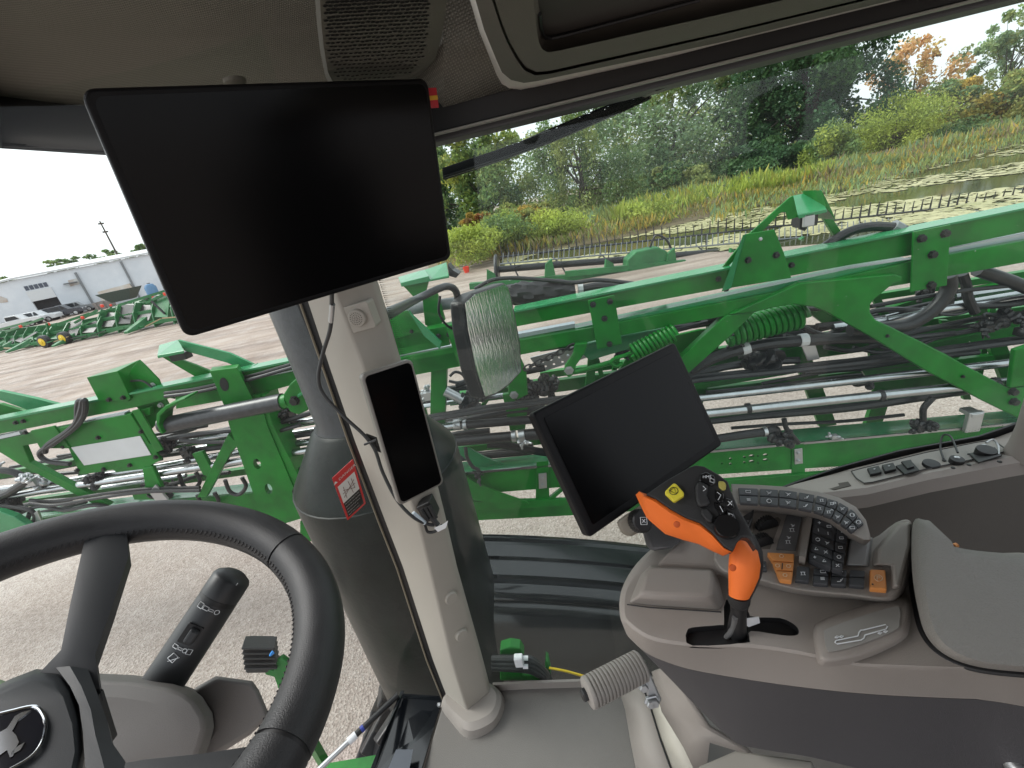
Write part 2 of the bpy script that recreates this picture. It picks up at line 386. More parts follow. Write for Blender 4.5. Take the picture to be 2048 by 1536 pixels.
tree('willow_tree', 'drooping olive willow behind the yellow bushes, right of the big monitor', 'tree', 1165, 355, 215, 290, 37, OL + MG, 17000, 13, droop=.35, clumps=55, spread=.15, group=TG)
tree('broadleaf_tree', 'yellowing bushy tree just right of the big monitor', 'tree', 965, 365, 190, 215, 41, YG + MG, 12000, 14, clumps=45, group=TG)
tree('broadleaf_tree', 'dark green tree at the right edge of the big monitor', 'tree', 880, 400, 150, 200, 48, DG + MG, 8000, 15, clumps=40, group=TG)
tree('broadleaf_tree', 'thin orange tan tree with bare gaps against the sky', 'tree', 1825, 190, 175, 195, 58, TAN, 2300, 16, clumps=46, spread=.13, group=TG)
tree('broadleaf_tree', 'yellow and olive tree right of the orange tree', 'tree', 1925, 240, 230, 150, 52, AUT + MG, 14000, 17, clumps=55, group=TG)
tree('broadleaf_tree', 'brownish olive tree cut by the right picture edge', 'tree', 2075, 235, 200, 190, 46, AUT + OL, 12000, 18, clumps=50, group=TG)
tree('broadleaf_tree', 'sparse grey green treetop in the upper right corner', 'tree', 2030, 90, 150, 130, 62, GG, 2400, 19, clumps=38, spread=.16, group=TG)
tree('understory_tree', 'low dark thicket under the big oak', 'tree', 1520, 355, 240, 130, 44, DG, 12000, 20, clumps=50, group=TG)
tree('understory_tree', 'low dark thicket between the willow and the grey green tree', 'tree', 1330, 390, 200, 110, 45, DG + OL, 9000, 21, clumps=40, group=TG)
tree('understory_tree', 'dark hedge foot behind the light green bush', 'tree', 1800, 300, 330, 90, 47, OL + DG, 10000, 22, clumps=45, group=TG)
SG = 'bushes on the far bank'
tree('willow_bush', 'large light green bush on the bank below the orange tree', 'bush', 1790, 265, 175, 120, 41, LIME, 9000, 23, droop=-.12, clumps=40, leaf=.006, spread=.34, group=SG)
tree('willow_bush', 'smaller light green bush in front of the big oak', 'bush', 1655, 302, 95, 85, 40, LIME + MG, 5000, 24, droop=-.12, clumps=26, spread=.34, group=SG)
tree('goldenrod_bush', 'bright yellow green bush with a pointed top below the willow', 'bush', 1115, 462, 110, 75, 27, LIME, 5000, 25, droop=-.15, clumps=26, leaf=.008, spread=.42, group=SG, trunk=False)
tree('goldenrod_bush', 'yellow green bush left of the pointed yellow bush', 'bush', 1010, 468, 100, 70, 27, LIME + MG, 4200, 26, droop=-.1, clumps=24, leaf=.008, spread=.42, group=SG, trunk=False)
tree('goldenrod_bush', 'yellow green bush beside the lower right monitor corner', 'bush', 940, 492, 110, 60, 25, LIME, 3600, 27, droop=-.1, clumps=22, leaf=.008, spread=.42, group=SG, trunk=False)
tree('goldenrod_bush', 'yellow bush at the pond edge left of the green boom lamp hood', 'bush', 1285, 440, 120, 55, 27, LIME, 4200, 28, droop=-.12, clumps=24, leaf=.008, spread=.42, group=SG, trunk=False)
tree('sumac_bush', 'reddish orange bush low beside the big monitor', 'bush', 955, 440, 60, 40, 33, ORG + AUT, 1200, 29, clumps=16, leaf=.008, group=SG, trunk=False)
tree('understory_tree', 'grey brown brush right of the reddish bush', 'bush', 1040, 430, 130, 60, 33, OL + AUT, 3800, 30, clumps=24, group=SG, trunk=False)
# tall grass on the bank
def grass(name, label, pxs, D0, D1, n, pal, h, seed):
    rs = np.random.default_rng(seed); P = []; xs = [a for a, _ in pxs]; ys = [b for _, b in pxs]
    x = rs.uniform(xs[0], xs[-1], n); y = np.interp(x, xs, ys)
    G = np.array([atz(a, b, 0) for a, b in zip(x, y)]); d = G.copy(); d[:, 2] = 0; L = np.linalg.norm(d, axis=1)[:, None]; d /= L
    G = G + d * rs.uniform(D0, D1, n)[:, None]; hh = h * rs.uniform(.5, 1.3, n) * (1 + .35 * np.sin(G[:, 0] * .9) * np.sin(G[:, 1] * .7 + 1)); G[:, 2] = .1 + np.clip(rs.uniform(0, .5, n), 0, 1) + hh * .4
    Dv = np.stack([rs.normal(size=n) * .35, rs.normal(size=n) * .35, np.ones(n)], 1); pal = np.array(pal)
    tagset(leaves(name, G, Dv, hh, pal[(np.abs(np.sin(G[:, 0] * .35) + .4 * rs.normal(size=n)) * len(pal) * .8).astype(int) % len(pal)] * rs.uniform(.7, 1.25, (n, 1)), None, rs, .16), label, 'grass', kind='stuff')
grass('tall_grass', 'tall yellow green grass along the far pond edge', [(1230, 474), (1330, 450), (1440, 420), (1560, 396), (1660, 378)], .5, 9, 9000, LIME + YG, .95, 41)
grass('dry_grass', 'dry brown grass on the bank at the right', [(1600, 392), (1700, 370), (1850, 332), (1960, 302), (2080, 272)], .2, 12, 11000, OL + GG + AUT + [(.30, .24, .15)] * 3, .8, 42)
grass('bank_weeds', 'mixed grey and green weeds between the pond and the trees', [(880, 540), (1000, 512), (1230, 472), (1330, 450), (1500, 410)], 4, 20, 15000, OL + GG + AUT + [(.2, .17, .12)] * 2, .9, 43)
grass('shore_grass', 'short brown and olive grass along the waterline', [(880, 545), (1000, 519), (1230, 480), (1440, 428), (1560, 403), (1700, 374), (1850, 336), (1960, 305), (2080, 275)], -.3, 4, 12000, AUT + OL + [(.3, .24, .14)] * 3, .45, 44)
# far wood behind everything: reads as one mass
rs = np.random.default_rng(77); n = 60000; x = rs.uniform(760, 2350, n); D = rs.uniform(70, 84, n)
topy = np.interp(x, [760, 900, 1050, 1250, 1450, 1600, 1760, 1800, 1950, 2100, 2350], [380, 310, 275, 235, 215, 180, 235, 262, 232, 185, 120]) + 14 * np.sin(x * .035) + 9 * np.sin(x * .091 + 1) + 6 * np.sin(x * .23)
bot = np.interp(x, [760, 2350], [560, 225]); y = topy + (bot - topy) * rs.random(n) ** 1.15
P = np.array([at(a, b, d) for a, b, d in zip(x, y, D)]); P[:, 2] = np.maximum(P[:, 2], .3); pal = np.array(MG + GG + OL + AUT[:1])
cl = ((np.sin(P[:, 0] * .5) + np.sin(P[:, 2] * .9 + P[:, 0] * .3) + np.sin(P[:, 1] * .8)) * 2.2 + 20 + rs.normal(size=n)).astype(int) % len(pal)
tagset(leaves('far_wood', P, rs.normal(size=(n, 3)), .55, pal[cl] * rs.uniform(.7, 1.25, (n, 1)), None, rs, .62), 'mixed green far wood behind the trees beyond the pond', 'wood', kind='stuff')
grass('marsh_grass', 'olive marsh grass standing in the shallow pond', [(1420, 433), (1560, 403), (1700, 374), (1850, 336), (1960, 305), (2080, 275)], -6, 0, 2600, OL + GG + AUT[:2], .36, 45)
# fence along the bank
FEN = mat('fence_wire_posts', (.035, .035, .035), .6)
def fence(label, pts, hgt, npost):
    t = thing('wire_fence', label, 'fence', pts[0] * V(1, 1, 0))
    P = [np.asarray(p) for p in pts]; L = np.linspace(0, len(P) - 1, npost)
    for s in L:
        i = min(int(s), len(P) - 2); p = P[i] + (P[i + 1] - P[i]) * (s - i); tube('post', [p * V(1, 1, 0), p * V(1, 1, 0) + V(0, 0, p[2] + .12)], .05, FEN, t, 6)
    for k, z in enumerate((0, -.35)): tube('rail', [p + V(0, 0, z) for p in P], .03, FEN, t, 5)
    return t
def fpt(x, y, D): return at(x, y, D)
fence('thin dark fence on the bank under the willow', [fpt(1180, 437, 36), fpt(1300, 410, 37), fpt(1460, 376, 38), fpt(1600, 350, 40)], 1.1, 8)
fence('thin dark fence on the bank behind the light green bush', [fpt(1680, 335, 40), fpt(1780, 318, 41), fpt(1870, 295, 42), fpt(1960, 272, 43)], 1.1, 6)
# ---------------------------------------------------------------- warehouse
def wallm():
    m = mat('warehouse_cladding', (.74, .77, .81), .55, col2=(.64, .68, .73), vscale=.35); return m
WALL = wallm(); ROOFM = mat('warehouse_roof', (.62, .63, .64), .5)
W0 = V(*at(60, 600, 64)[:2], 0); W1 = V(*at(297, 560, 70)[:2], 0); WD = unit(W1 - W0); WN = unit(np.cross(WD, Z1)); WN = WN if np.dot(WN, W0 - CAM * V(1, 1, 0)) < 0 else -WN
def WP(x, y, off=0.): return onp(x, y, W0 + WN * off, WN)     # on the warehouse front
wh = thing('warehouse', 'long pale blue grey metal warehouse across the yard', 'building', W0)
zL, zR = WP(60, 551)[2], WP(297, 511)[2]
eL = W0 - WD * 40; eR = W0 + WD * 70; zE = (zL + zR) / 2
gable = W0 - WD * .5
front = [eL, eR, eR + Z1 * zE, gable + Z1 * zE, eL + Z1 * (zE - 3.2)]
# opening for the shop door
dl, dr = WP(62, 600), WP(118, 600); dA = np.dot(dl - W0, WD); dB = np.dot(dr - W0, WD); dtop = WP(100, 596)[2]
hole = [W0 + WD * dA + Z1 * .05, W0 + WD * dB + Z1 * .05, W0 + WD * dB + Z1 * dtop, W0 + WD * dA + Z1 * dtop]
plate('wall', front, -WN * .3, WALL, wh, holes=[hole])
plate('end_wall', [eR, eR - WN * 30, eR - WN * 30 + Z1 * zE, eR + Z1 * zE], -WD * .3, WALL, wh)
plate('back_wall', [p - WN * 30 for p in front], -WN * .3, WALL, wh)
rf = plate('roof', [gable + Z1 * (zE + .05) + WN * .4, eR + Z1 * (zE + .05) + WN * .4, eR + Z1 * (zE + 1.2) - WN * 15, gable + Z1 * (zE + 1.2) - WN * 15], Z1 * .25, ROOFM, wh)
plate('roof', [gable + Z1 * (zE + .05) + WN * .4, eL + Z1 * (zE - 3.15) + WN * .4, eL + Z1 * (zE - 2.2) - WN * 15, gable + Z1 * (zE + 1.2) - WN * 15], Z1 * .25, ROOFM, wh)
dk = mat('doorway_shade', (.03, .03, .035), .9)
hc_ = sum(hole) / 4; plate('doorway_shade_sheet', [hc_ + (p - hc_) * 1.5 - WN * 1.2 for p in hole], -WN * .1, dk, wh)  # dark sheet behind the doorway stands in for the shade inside
plate('door_panel', [W0 + WD * dA + Z1 * (dtop - .02), W0 + WD * dB + Z1 * (dtop - .02), W0 + WD * dB + Z1 * (dtop + 1.5), W0 + WD * dA + Z1 * (dtop + 1.5)], WN * .12, mat('door_white', (.66, .67, .68), .5), wh)
gl = mat('dusky_glass', (.05, .06, .09), .1)
for k in range(5):
    a = dA + .1 + (dB - dA - .2) * k / 5; b_ = a + (dB - dA) / 5 - .15
    plate('window', [W0 + WD * a + Z1 * (dtop + 1.62) + WN * .02, W0 + WD * b_ + Z1 * (dtop + 1.62) + WN * .02, W0 + WD * b_ + Z1 * (dtop + 2.25) + WN * .02, W0 + WD * a + Z1 * (dtop + 2.25) + WN * .02], WN * .05, gl, wh)
for x, y0, y1 in ((241, 523, 585), (150, 545, 612)):
    p0, p1 = WP(x, y0, .15), WP(x + (y1 - y0) * .5, y1, .15); bar('downpipe', V(p0[0], p0[1], .2), V(p0[0], p0[1], p0[2]), .25, .25, GREYP, wh, up=tuple(WD))
RUSTW = mat('patched_sheet', (.45, .33, .25), .7, col2=(.62, .62, .6), vscale=.8)
plate('patch', [WP(136, 561, .03), WP(155, 556, .03), WP(160, 568, .03), WP(141, 573, .03)], WN * .03, RUSTW, wh)
plate('patch', [WP(0, 592, .03), WP(14, 597, .03), WP(16, 604, .03), WP(0, 606, .03)], WN * .03, RUSTW, wh)
plate('side_shed', [WP(195, 584, .6), WP(258, 567, .6), WP(272, 586, .6), WP(205, 606, .6)], -WN * .5, mat('shed_sheet', (.70, .70, .68), .6, col2=(.58, .48, .38), vscale=.5), wh)
plate('awning', [WP(127, 568, 1.2), WP(155, 563, 1.2), WP(155, 565, .1), WP(127, 570, .1)], Z1 * .06, GREYP, wh)
for j, (x, y, w_, h_, D) in enumerate(((128, 530, 60, 24, 118), (222, 516, 80, 26, 120), (290, 503, 50, 24, 122), (12, 566, 40, 14, 118))):
    tree('distant_tree', ['far dark tree rising over the left half of the warehouse roof', 'far dark tree over the warehouse roof beside the pole', 'far tree over the warehouse roof next to the monitor edge', 'far tree over the low end of the warehouse roof'][j], 'tree', x, y, w_, h_ + 4, D, MG, 900, 60 + j, clumps=16, group='far trees behind the warehouse', leaf=.006)
# utility pole
pb = at(234, 508, 95); pt = at(199, 446, 95)
up_ = thing('utility_pole', 'thin dark utility pole rising behind the warehouse', 'pole', V(pb[0], pb[1], 0))
tube('mast', [V(pb[0], pb[1], 0), V(pb[0], pb[1], pt[2])], [.22, .13], BARK, up_, 8)
for dz in (.5, 2.2): bar('crossarm', V(pb[0] - .35, pb[1] - .35, pt[2] - dz), V(pb[0] + .35, pb[1] + .35, pt[2] - dz), .2, .3, BARK, up_)
# ---------------------------------------------------------------- parked vehicles
CG = mat('car_glass', (.02, .025, .03), .06)
def car(name, label, px, py, D, length, col, kind, heading):
    c = at(px, py, D); t = thing(name, label, 'car' if kind != 'pickup' else 'truck', V(c[0], c[1], 0), 'vehicles parked by the warehouse')
    h = unit(V(math.cos(heading), math.sin(heading), 0)); s = V(-h[1], h[0], 0); o = V(c[0], c[1], 0)
    paint = mat('car_paint_' + name, col, .25, coat=.5)
    def prof(pts, wd, nm, m, inset=0., z0=None):
        ring = lambda w_: [o + h * a * length + s * w_ + Z1 * z for a, z in pts]
        plate_rings = [ring(-wd / 2), ring(-wd / 2 * .96), ring(wd / 2 * .96), ring(wd / 2)]
        return loft(nm, plate_rings, m, t, smooth=False, bevel=.04)
    if kind == 'suv':
        prof([(-.5, .35), (.5, .35), (.5, .8), (.46, .98), (.22, 1.08), (-.49, 1.12), (-.5, .9)], 1.85, 'body', paint)
        prof([(-.48, 1.1), (.2, 1.07), (.08, 1.68), (-.42, 1.72)], 1.6, 'cabin', paint)
        for sd in (-1, 1):
            for a0, a1 in ((-.42, -.2), (-.18, .02), (.04, .15)):
                q = [o + h * a * length + s * sd * .81 + Z1 * z for a, z in ((a0, 1.14), (a1, 1.13), (min(a1, .1), 1.6), (a0 + .02, 1.62))]
                plate('window', q, s * sd * .02, CG, t)
    else:
        prof([(-.5, .5), (.5, .5), (.5, 1.0), (.46, 1.1), (.18, 1.15), (-.5, 1.1)], 1.9, 'body', paint)
        prof([(-.12, 1.12), (.2, 1.12), (.1, 1.75), (-.1, 1.78)], 1.65, 'cabin', paint)
        plate('bed_cover', [o + h * a * length + s * b_ * .8 + Z1 * 1.13 for a, b_ in ((-.48, -1), (-.14, -1), (-.14, 1), (-.48, 1))], Z1 * .04, CG, t)
        for sd in (-1, 1):
            plate('window', [o + h * a * length + s * sd * .835 + Z1 * z for a, z in ((-.1, 1.2), (.15, 1.2), (.09, 1.66), (-.09, 1.68))], s * sd * .02, CG, t)
    for a in (-.32, .32):
        for sd in (-1, 1):
            p = o + h * a * length + s * sd * .75 + Z1 * .36
            w_ = lathe('wheel', p, s * sd, [(.36, 0), (.37, .04), (.37, .2), (.33, .23)], RUBBER, t, 16)
            lathe('rim', p + s * sd * .2, s * sd, [(.22, 0), (.22, .035), (.05, .05)], ZINC, w_, 12)
    for sd in (-1, 1): plate('headlight', [o + h * length * .5 + s * sd * b_ + Z1 * z for b_, z in ((.55, .7), (.85, .7), (.85, .86), (.55, .86))], h * .03, WHITEP, t)
car('dark_suv', 'dark blue SUV parked in front of the warehouse shop door', 122, 619, 62, 5.0, (.03, .035, .05), 'suv', math.radians(25))
car('grey_sedan', 'grey car parked half behind the dark SUV', 150, 612, 65, 4.7, (.2, .21, .22), 'suv', math.radians(30))
car('white_pickup', 'white pickup truck parked at the left picture edge', 34, 645, 58, 5.6, (.7, .71, .72), 'pickup', math.radians(20))
car('white_suv', 'white SUV parked between the white pickup and the dark SUV', 78, 640, 60, 4.9, (.62, .64, .66), 'suv', math.radians(15))
# small yard clutter by the wall
tk = thing('blue_tank', 'blue round tank standing against the warehouse wall', 'tank', V(*at(303, 580, 64)[:2], 0))
lathe('shell', world_loc(tk) + Vector((0, 0, .1)), Z1, [(.6, 0), (.75, .1), (.75, 1.5), (.5, 1.9), (.2, 2.0)], mat('blue_poly', (.10, .22, .38), .5), tk, 16)
lathe('lid', world_loc(tk) + Vector((0, 0, 2.1)), Z1, [(.22, -.02), (.22, .12), (.1, .16)], GREYP, tk, 12)
bn = V(*at(205, 600, 63)[:2], 0); bt = thing('scrap_bin', 'rusty scrap bin by the warehouse wall', 'bin', bn)
loft('shell', [[bn + V(a * s_, b_ * s_ * .7, z) for a, b_ in ((-1, -1), (1, -1), (1, 1), (-1, 1))] for s_, z in ((.9, 0), (1.1, 1.1), (1.0, 1.1), (.85, .1))], mat('rusty_bin', (.22, .20, .19), .8, var=.3), bt, smooth=False)
for a in (-1, 1): bar('rib', bn + V(a * .5, -.75, .1), bn + V(a * .55, -.82, 1.05), .1, .1, mat('rusty_bin', (0, 0, 0)), bt)
# ---------------------------------------------------------------- row of green farm machines across the yard
def implement(label, px0, py0, px1, py1, hpx, seed, wheels=()):
    """a folded row-crop header on the yard: frame, end plates, snouts, covers, lamps"""
    rs = np.random.default_rng(seed); a, b = atz(px0, py0, 0), atz(px1, py1, 0); L = np.linalg.norm(b - a); d = (b - a) / L; n = unit(np.cross(d, Z1)); n = n if np.dot(n, a - CAM) > 0 else -n
    H = hpx / FPX * np.dot(a + b - 2 * CAM, FW) / 2; t = thing('row_crop_header', label, 'farm machine', a, 'green machines across the yard')
    P = lambda s, dn, z: a + d * s * L + n * dn + Z1 * z * H
    for z, dn, w_ in ((.18, 0, .22), (.55, .5, .2), (.82, 1.2, .18)): bar('beam', P(0, dn, z), P(1, dn, z), w_, w_, GREEN2, t)
    k = max(3, int(L / 1.6))
    for i in range(k + 1):
        s = i / k
        plate('end_plate', [P(s, -.1, .02), P(s, 1.2, .1), P(s, 1.5, .75), P(s, .7, .95 - .1 * rs.random()), P(s, .2, .6)], d * .09, GREEN2, t)
        if i < k:
            h0 = rs.uniform(.5, .95); s1 = s + .8 / k
            plate('cover', [P(s + .1 / k, .1, .3 + .1 * rs.random()), P(s1, .0, .28), P(s1, .8, h0), P(s + .1 / k, .9, h0 + .08)], n * .06 + Z1 * .05, GREEN2 if rs.random() < .6 else RUBBER, t)
            bar('toolbar', P(s + rs.random() * .4 / k, rs.uniform(-.3, .9), rs.uniform(.15, .9)), P(s + (.5 + rs.random()) / k, rs.uniform(-.3, .9), rs.uniform(.15, 1.15)), .1, .1, (GREEN2, RUBBER, ZINC, GREEN2)[rs.integers(0, 4)], t)
            bar('tine_row', P(s, -.6, rs.uniform(.1, .35)), P(s + .9 / k, -.6, rs.uniform(.1, .35)), .08, .06, (RUBBER, mat('tan_board', (.35, .26, .15), .7), GREEN2)[rs.integers(0, 3)], t)
            if rs.random() < .45: loft('snout', [[P(s + (.25 + .5 * u) / k, .2 + .02 * q, z) for u, z in ((0, .1), (1, .1), (.8, .4), (.2, .4))] if q == 0 else [P(s + (.4 + .2 * u) / k, -1.3, z) for u, z in ((0, .05), (1, .05), (1, .12), (0, .12))] for q in (0, 1)], GREEN2 if i % 3 else BLACKP, t, smooth=False)
            tube('hose', [P(s, 1, .6), P(s + .4 / k, .9, .45 + .2 * rs.random()), P(s + 1 / k, 1, .7)], .05, RUBBER, t, 6, 4)
    bar('drawbar', P(.3, .3, .95), P(.75, 1.0, 1.12), .16, .16, GREEN2, t); bar('drawbar', P(.55, .5, .85), P(.95, .9, 1.2), .14, .14, GREEN2, t)
    for s in (.12, .8): box('lamp', P(s, .3, 1.03), (.2, .1, .2), REDP, t, bevel=.03)
    for s in wheels:
        p = P(s, -.5, 0) + Z1 * .42
        w_ = lathe('wheel', p, -n, [(.25, -.2), (.42, -.16), (.43, 0), (.42, .12), (.3, .15)], RUBBER, t, 18); lathe('rim', p - n * .13, -n, [(.26, 0), (.26, .04), (.12, .06), (.1, .1)], YELLOWP, w_, 14)
    return t
implement('green row crop header nearest the left picture edge', -60, 706, 92, 692, 38, 71)
implement('green header cart with yellow wheel rims', 100, 692, 200, 674, 40, 72, (.12, .52))
implement('green folded header against the left edge of the big monitor', 205, 672, 390, 642, 56, 73)
implement('low green header behind the folded one, below the dark hopper', 215, 640, 340, 618, 26, 74)
hop = at(250, 603, 56); ht = thing('grain_hopper', 'dark open hopper behind the green headers', 'hopper', V(hop[0], hop[1], 0))
loft('bin', [[V(hop[0] + a * s_, hop[1] + b_ * s_ * .5, z) for a, b_ in ((-1, -1), (1, -1), (1, 1), (-1, 1))] for s_, z in ((1.2, .9), (2.2, 2.2), (2.1, 2.2), (1.1, 1.0))], mat('dark_hopper', (.03, .055, .045), .5), ht, smooth=False)
for a in (-1, 1):
    for b_ in (-1, 1): bar('leg', V(hop[0] + a * 1.1, hop[1] + b_ * .5, 0), V(hop[0] + a * 1.1, hop[1] + b_ * .5, 1.0), .12, .12, GREYP, ht)
# ---------------------------------------------------------------- draper header with its reel in front of the pond
HY = 17.5
def Hh(x, y, off=0.): return side(HY, x, y, off)
hd = thing('harvest_header', 'long green harvest header with a black tined reel by the pond', 'farm machine', V(*Hh(1300, 540)[:2], 0))
REELM = mat('reel_black', (.02, .022, .025), .4)
GREYL = mat('reel_grey', (.16, .17, .18), .45)
pa, pb_ = Hh(996, 539), Hh(1900, 468); ax = unit(pb_ - pa)
tube('reel_tube', [pa, pb_], .13, REELM, hd, 12)
lathe('reel_end', pa - ax * .12, ax, [(.1, 0), (.55, .02), (.6, .08), (.55, .14), (.1, .16)], REELM, hd, 20)
t0, t1 = Hh(1000, 514), Hh(2090, 394); tube('tine_bar', [t0, t1], .035, REELM, hd, 6)
u0, u1 = Hh(1000, 528, -.6), Hh(2000, 440, -.6)
tube('tine_bar', [u0, u1], .03, GREYL, hd, 6)
Lt = np.linalg.norm(t1 - t0)
vt, ft = g_tube([V(0, 0, -.02), V(.01, 0, .16), V(.0, -.03, .42)], [.03, .026, .013], 5)
for i in range(66):
    p = t0 + (t1 - t0) * (i + .3) / 66; mk('tine', [p + q * (1 + .15 * math.sin(i * 7)) for q in vt], ft, REELM, hd)
vt2, ft2 = g_tube([V(0, 0, 0), V(.12, .2, .36)], [.02, .016], 4)
for i in range(90):
    p = u0 + (u1 - u0) * (i + .5) / 90; mk('reel_finger', [p + q for q in vt2], ft2, GREYL, hd)
for i in range(9):
    p = pa + (pb_ - pa) * (i + .35) / 9; q = t0 + (t1 - t0) * ((i + .35) / 9 * .84)
    for e in (q, p + V(.25, -.5, .12), p + V(-.2, .4, .3), p + V(.1, -.4, -.35)): bar('spider_arm', p, e, .05, .03, REELM, hd)
g0, g1 = Hh(940, 572, -.8), Hh(1800, 500, -.8)
bar('main_beam', g0, g1, .3, .22, GREEN2, hd); bar('cutter_beam', g0 - Z1 * .45, g1 - Z1 * .45, .35, .12, GREEN2, hd)
for i in range(7):
    p = g0 + (g1 - g0) * (i + .4) / 7; plate('bracket', [p + V(-.2, -.2, .15), p + V(.2, -.2, .15), p + V(.15, -.2, .75 if i % 2 else .4), p + V(-.1, -.2, .6)], V(0, .15, 0), GREEN2, hd)
    box('reflector', p + V(.8, -.2, .0), (.35, .06, .1), ORANGEP if i % 2 else WHITEP, hd)
for s in (.1, .5, .9): bar('leg', g0 + (g1 - g0) * s - Z1 * .4, (g0 + (g1 - g0) * s) * V(1, 1, 0), .15, .15, GREEN2, hd)
gb = Hh(1290, 515, -.7); loft('gearbox_cover', [[gb + V(a * .8 * s_, b_ * .3, z) for a, b_ in ((-1, -1), (1, -1), (1, 1), (-1, 1))] for s_, z in ((1, -.3), (.9, .1), (.5, .32))], GREEN2, hd, smooth=False, bevel=.05)
tube('hydraulic_hose', [gb + V(.2, 0, .3), gb + V(.4, -.1, .7), gb + V(.8, 0, .5), gb + V(1.0, 0, .1)], .04, RUBBER, hd, 6, 5)
bar('drive_shaft', Hh(1130, 548, -1), Hh(1370, 525, -1), .16, .2, GREEN2, hd)
ob = atz(934, 545, 0); ot = thing('orange_bucket', 'small orange red bucket standing on the yard by the header end', 'bucket', ob)
lathe('pail', ob, Z1, [(.13, 0), (.18, .3), (.2, .32), (.17, .32), (.12, .04)], REDP, ot, 18); tube('handle', [ob + V(-.18, 0, .31), ob + V(0, -.06, .42), ob + V(.18, 0, .31)], .015, GREYP, ot, 6, 5)
# ---------------------------------------------------------------- folded spray boom alongside the cab
boom = thing('spray_boom', 'green steel spray boom folded across the whole view outside the windows', 'spray boom', B(1300, 1000) * V(1, 1, 0))
PALE = mat('wet_highlight_green', (.035, .23, .09), .22, var=.1)  # green with the wet highlight of upper faces put into the colour
SHINE = mat('rail_highlight', (.55, .62, .66), .25, .6)  # light blue strips stand in for wet highlights along the beams
PLASTW = mat('white_label', (.62, .63, .64), .45, var=.03)
def bp(name, pts, m=GREEN, off=0., th=.012, holes=(), bevel=.003, **k):
    return plate(name, [B(x, y, off) for x, y in pts], LN * th, m, boom, [[B(x, y, off) for x, y in h] for h in holes], bevel if not holes else 0, **k)
def px(r, y=0): return r * BOOM_Y * 1.08 / FPX                  # photo pixels -> metres near the boom
def bt(name, pts, r, m, off=.1, seg=10, n=0): return tube(name, [B(x, y, off) for x, y in pts], px(r), m, boom, seg, n)
def bolts(pts, off=-.002, r=4.2, m=DARKST):
    for x, y in pts: bolt(B(x, y, off), -LN, px(r), m, boom, px(r) * 1.3)
def oval(cx, cy, a, b, rot=0., n=12):
    c, s = math.cos(rot), math.sin(rot); return [(cx + a * math.cos(t) * c - b * math.sin(t) * s, cy + a * math.cos(t) * s + b * math.sin(t) * c) for t in [2 * math.pi * i / n for i in range(n)]]
# --- right hand section, top chord
bp('top_beam', [(700, 690), (1027, 625), (1827, 464), (2048, 419), (2500, 326), (2500, 374), (2048, 464), (1827, 510), (1700, 530), (1034, 653), (704, 716)], th=.10)
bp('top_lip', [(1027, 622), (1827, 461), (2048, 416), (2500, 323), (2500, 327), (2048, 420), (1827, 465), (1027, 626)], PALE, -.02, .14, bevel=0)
bp('rail_highlight', [(780, 716), (1150, 647), (1150, 655), (782, 724)], SHINE, .03, .06, bevel=0)
bp('rail_highlight', [(1896, 497), (2048, 467), (2500, 378), (2500, 388), (2048, 479), (1896, 508)], SHINE, .03, .06, bevel=0)
bp('lower_beam', [(780, 727), (1186, 655), (1560, 583), (1830, 522), (2048, 482), (2500, 398), (2500, 440), (2048, 525), (1830, 565), (1600, 604), (1243, 671), (790, 758)], off=-.02, th=.11)
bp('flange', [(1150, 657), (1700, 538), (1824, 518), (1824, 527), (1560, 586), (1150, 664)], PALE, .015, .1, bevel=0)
# Y shaped gusset casting, front and rear
def gusset(off, m, dx=0, dy=0):
    P = [(1460, 629), (1560, 584), (1600, 566), (1790, 548), (1805, 553), (1804, 562), (1787, 568), (1749, 599), (1741, 610), (1741, 625), (1752, 640), (1774, 650), (1846, 685), (1893, 709), (1937, 734), (2017, 776), (2060, 774), (2500, 710), (2500, 860), (2048, 842), (1970, 804), (1849, 740), (1748, 677), (1656, 626), (1628, 614), (1587, 609), (1545, 616), (1510, 625)]
    bp('gusset', [(x + dx, y + dy) for x, y in P], m, off, .05, bevel=.008)
gusset(-.045, GREEN)
bp('diagonal_leg', [(1452, 631), (1512, 622), (1466, 668), (1386, 739), (1300, 820), (1262, 820), (1369, 709)], off=-.03, th=.06, bevel=.006)
bp('rear_leg', [(1600, 612), (1640, 610), (1700, 640), (1830, 708), (1760, 712), (1700, 684), (1640, 642)], GREEN, .35, .05)
bp('rear_leg', [(1270, 690), (1400, 660), (1460, 655), (1380, 745), (1300, 800), (1200, 800)], GREEN, .35, .03)
bolts([(2025, 783), (2027, 803)], -.05, 6)
bolts([(1775, 672), (1926, 753)], -.05, 2.5)
# bolted splice plates
bp('splice_plate', [(1827, 464), (1902, 449), (1894, 571), (1822, 584)], off=-.055, th=.012)
bolts([(1842, 477), (1889, 467), (1864, 509), (1861, 570)], -.055, 5.5)
bp('splice_plate', [(1176, 601), (1229, 590), (1244, 688), (1195, 699)], off=-.055, th=.012)
bolts([(1186, 609), (1220, 603), (1209, 637), (1219, 688)], -.055, 4.6)
bolts([(1437, 558), (1452, 578), (1583, 530)], -.003, 4)
# trapezoid stand bracket
bp('stand_bracket', [(1492, 468), (1549, 459), (1568, 505), (1583, 556), (1462, 576)], off=-.05, th=.008)
mk('stand_flange', [B(1492, 468, -.05), B(1486, 470, -.12), B(1443, 583, -.12), B(1462, 576, -.05), B(1492, 468, -.042), B(1487, 470, -.115), B(1444, 583, -.112), B(1463, 576, -.042)], [(0, 1, 2, 3), (7, 6, 5, 4), (0, 4, 5, 1), (1, 5, 6, 2), (2, 6, 7, 3), (3, 7, 4, 0)], PALE, boom)
bolts([(1496, 520), (1552, 510)], -.05, 4.5); bolts([(1521, 478)], -.05, 2.4, ZINC)
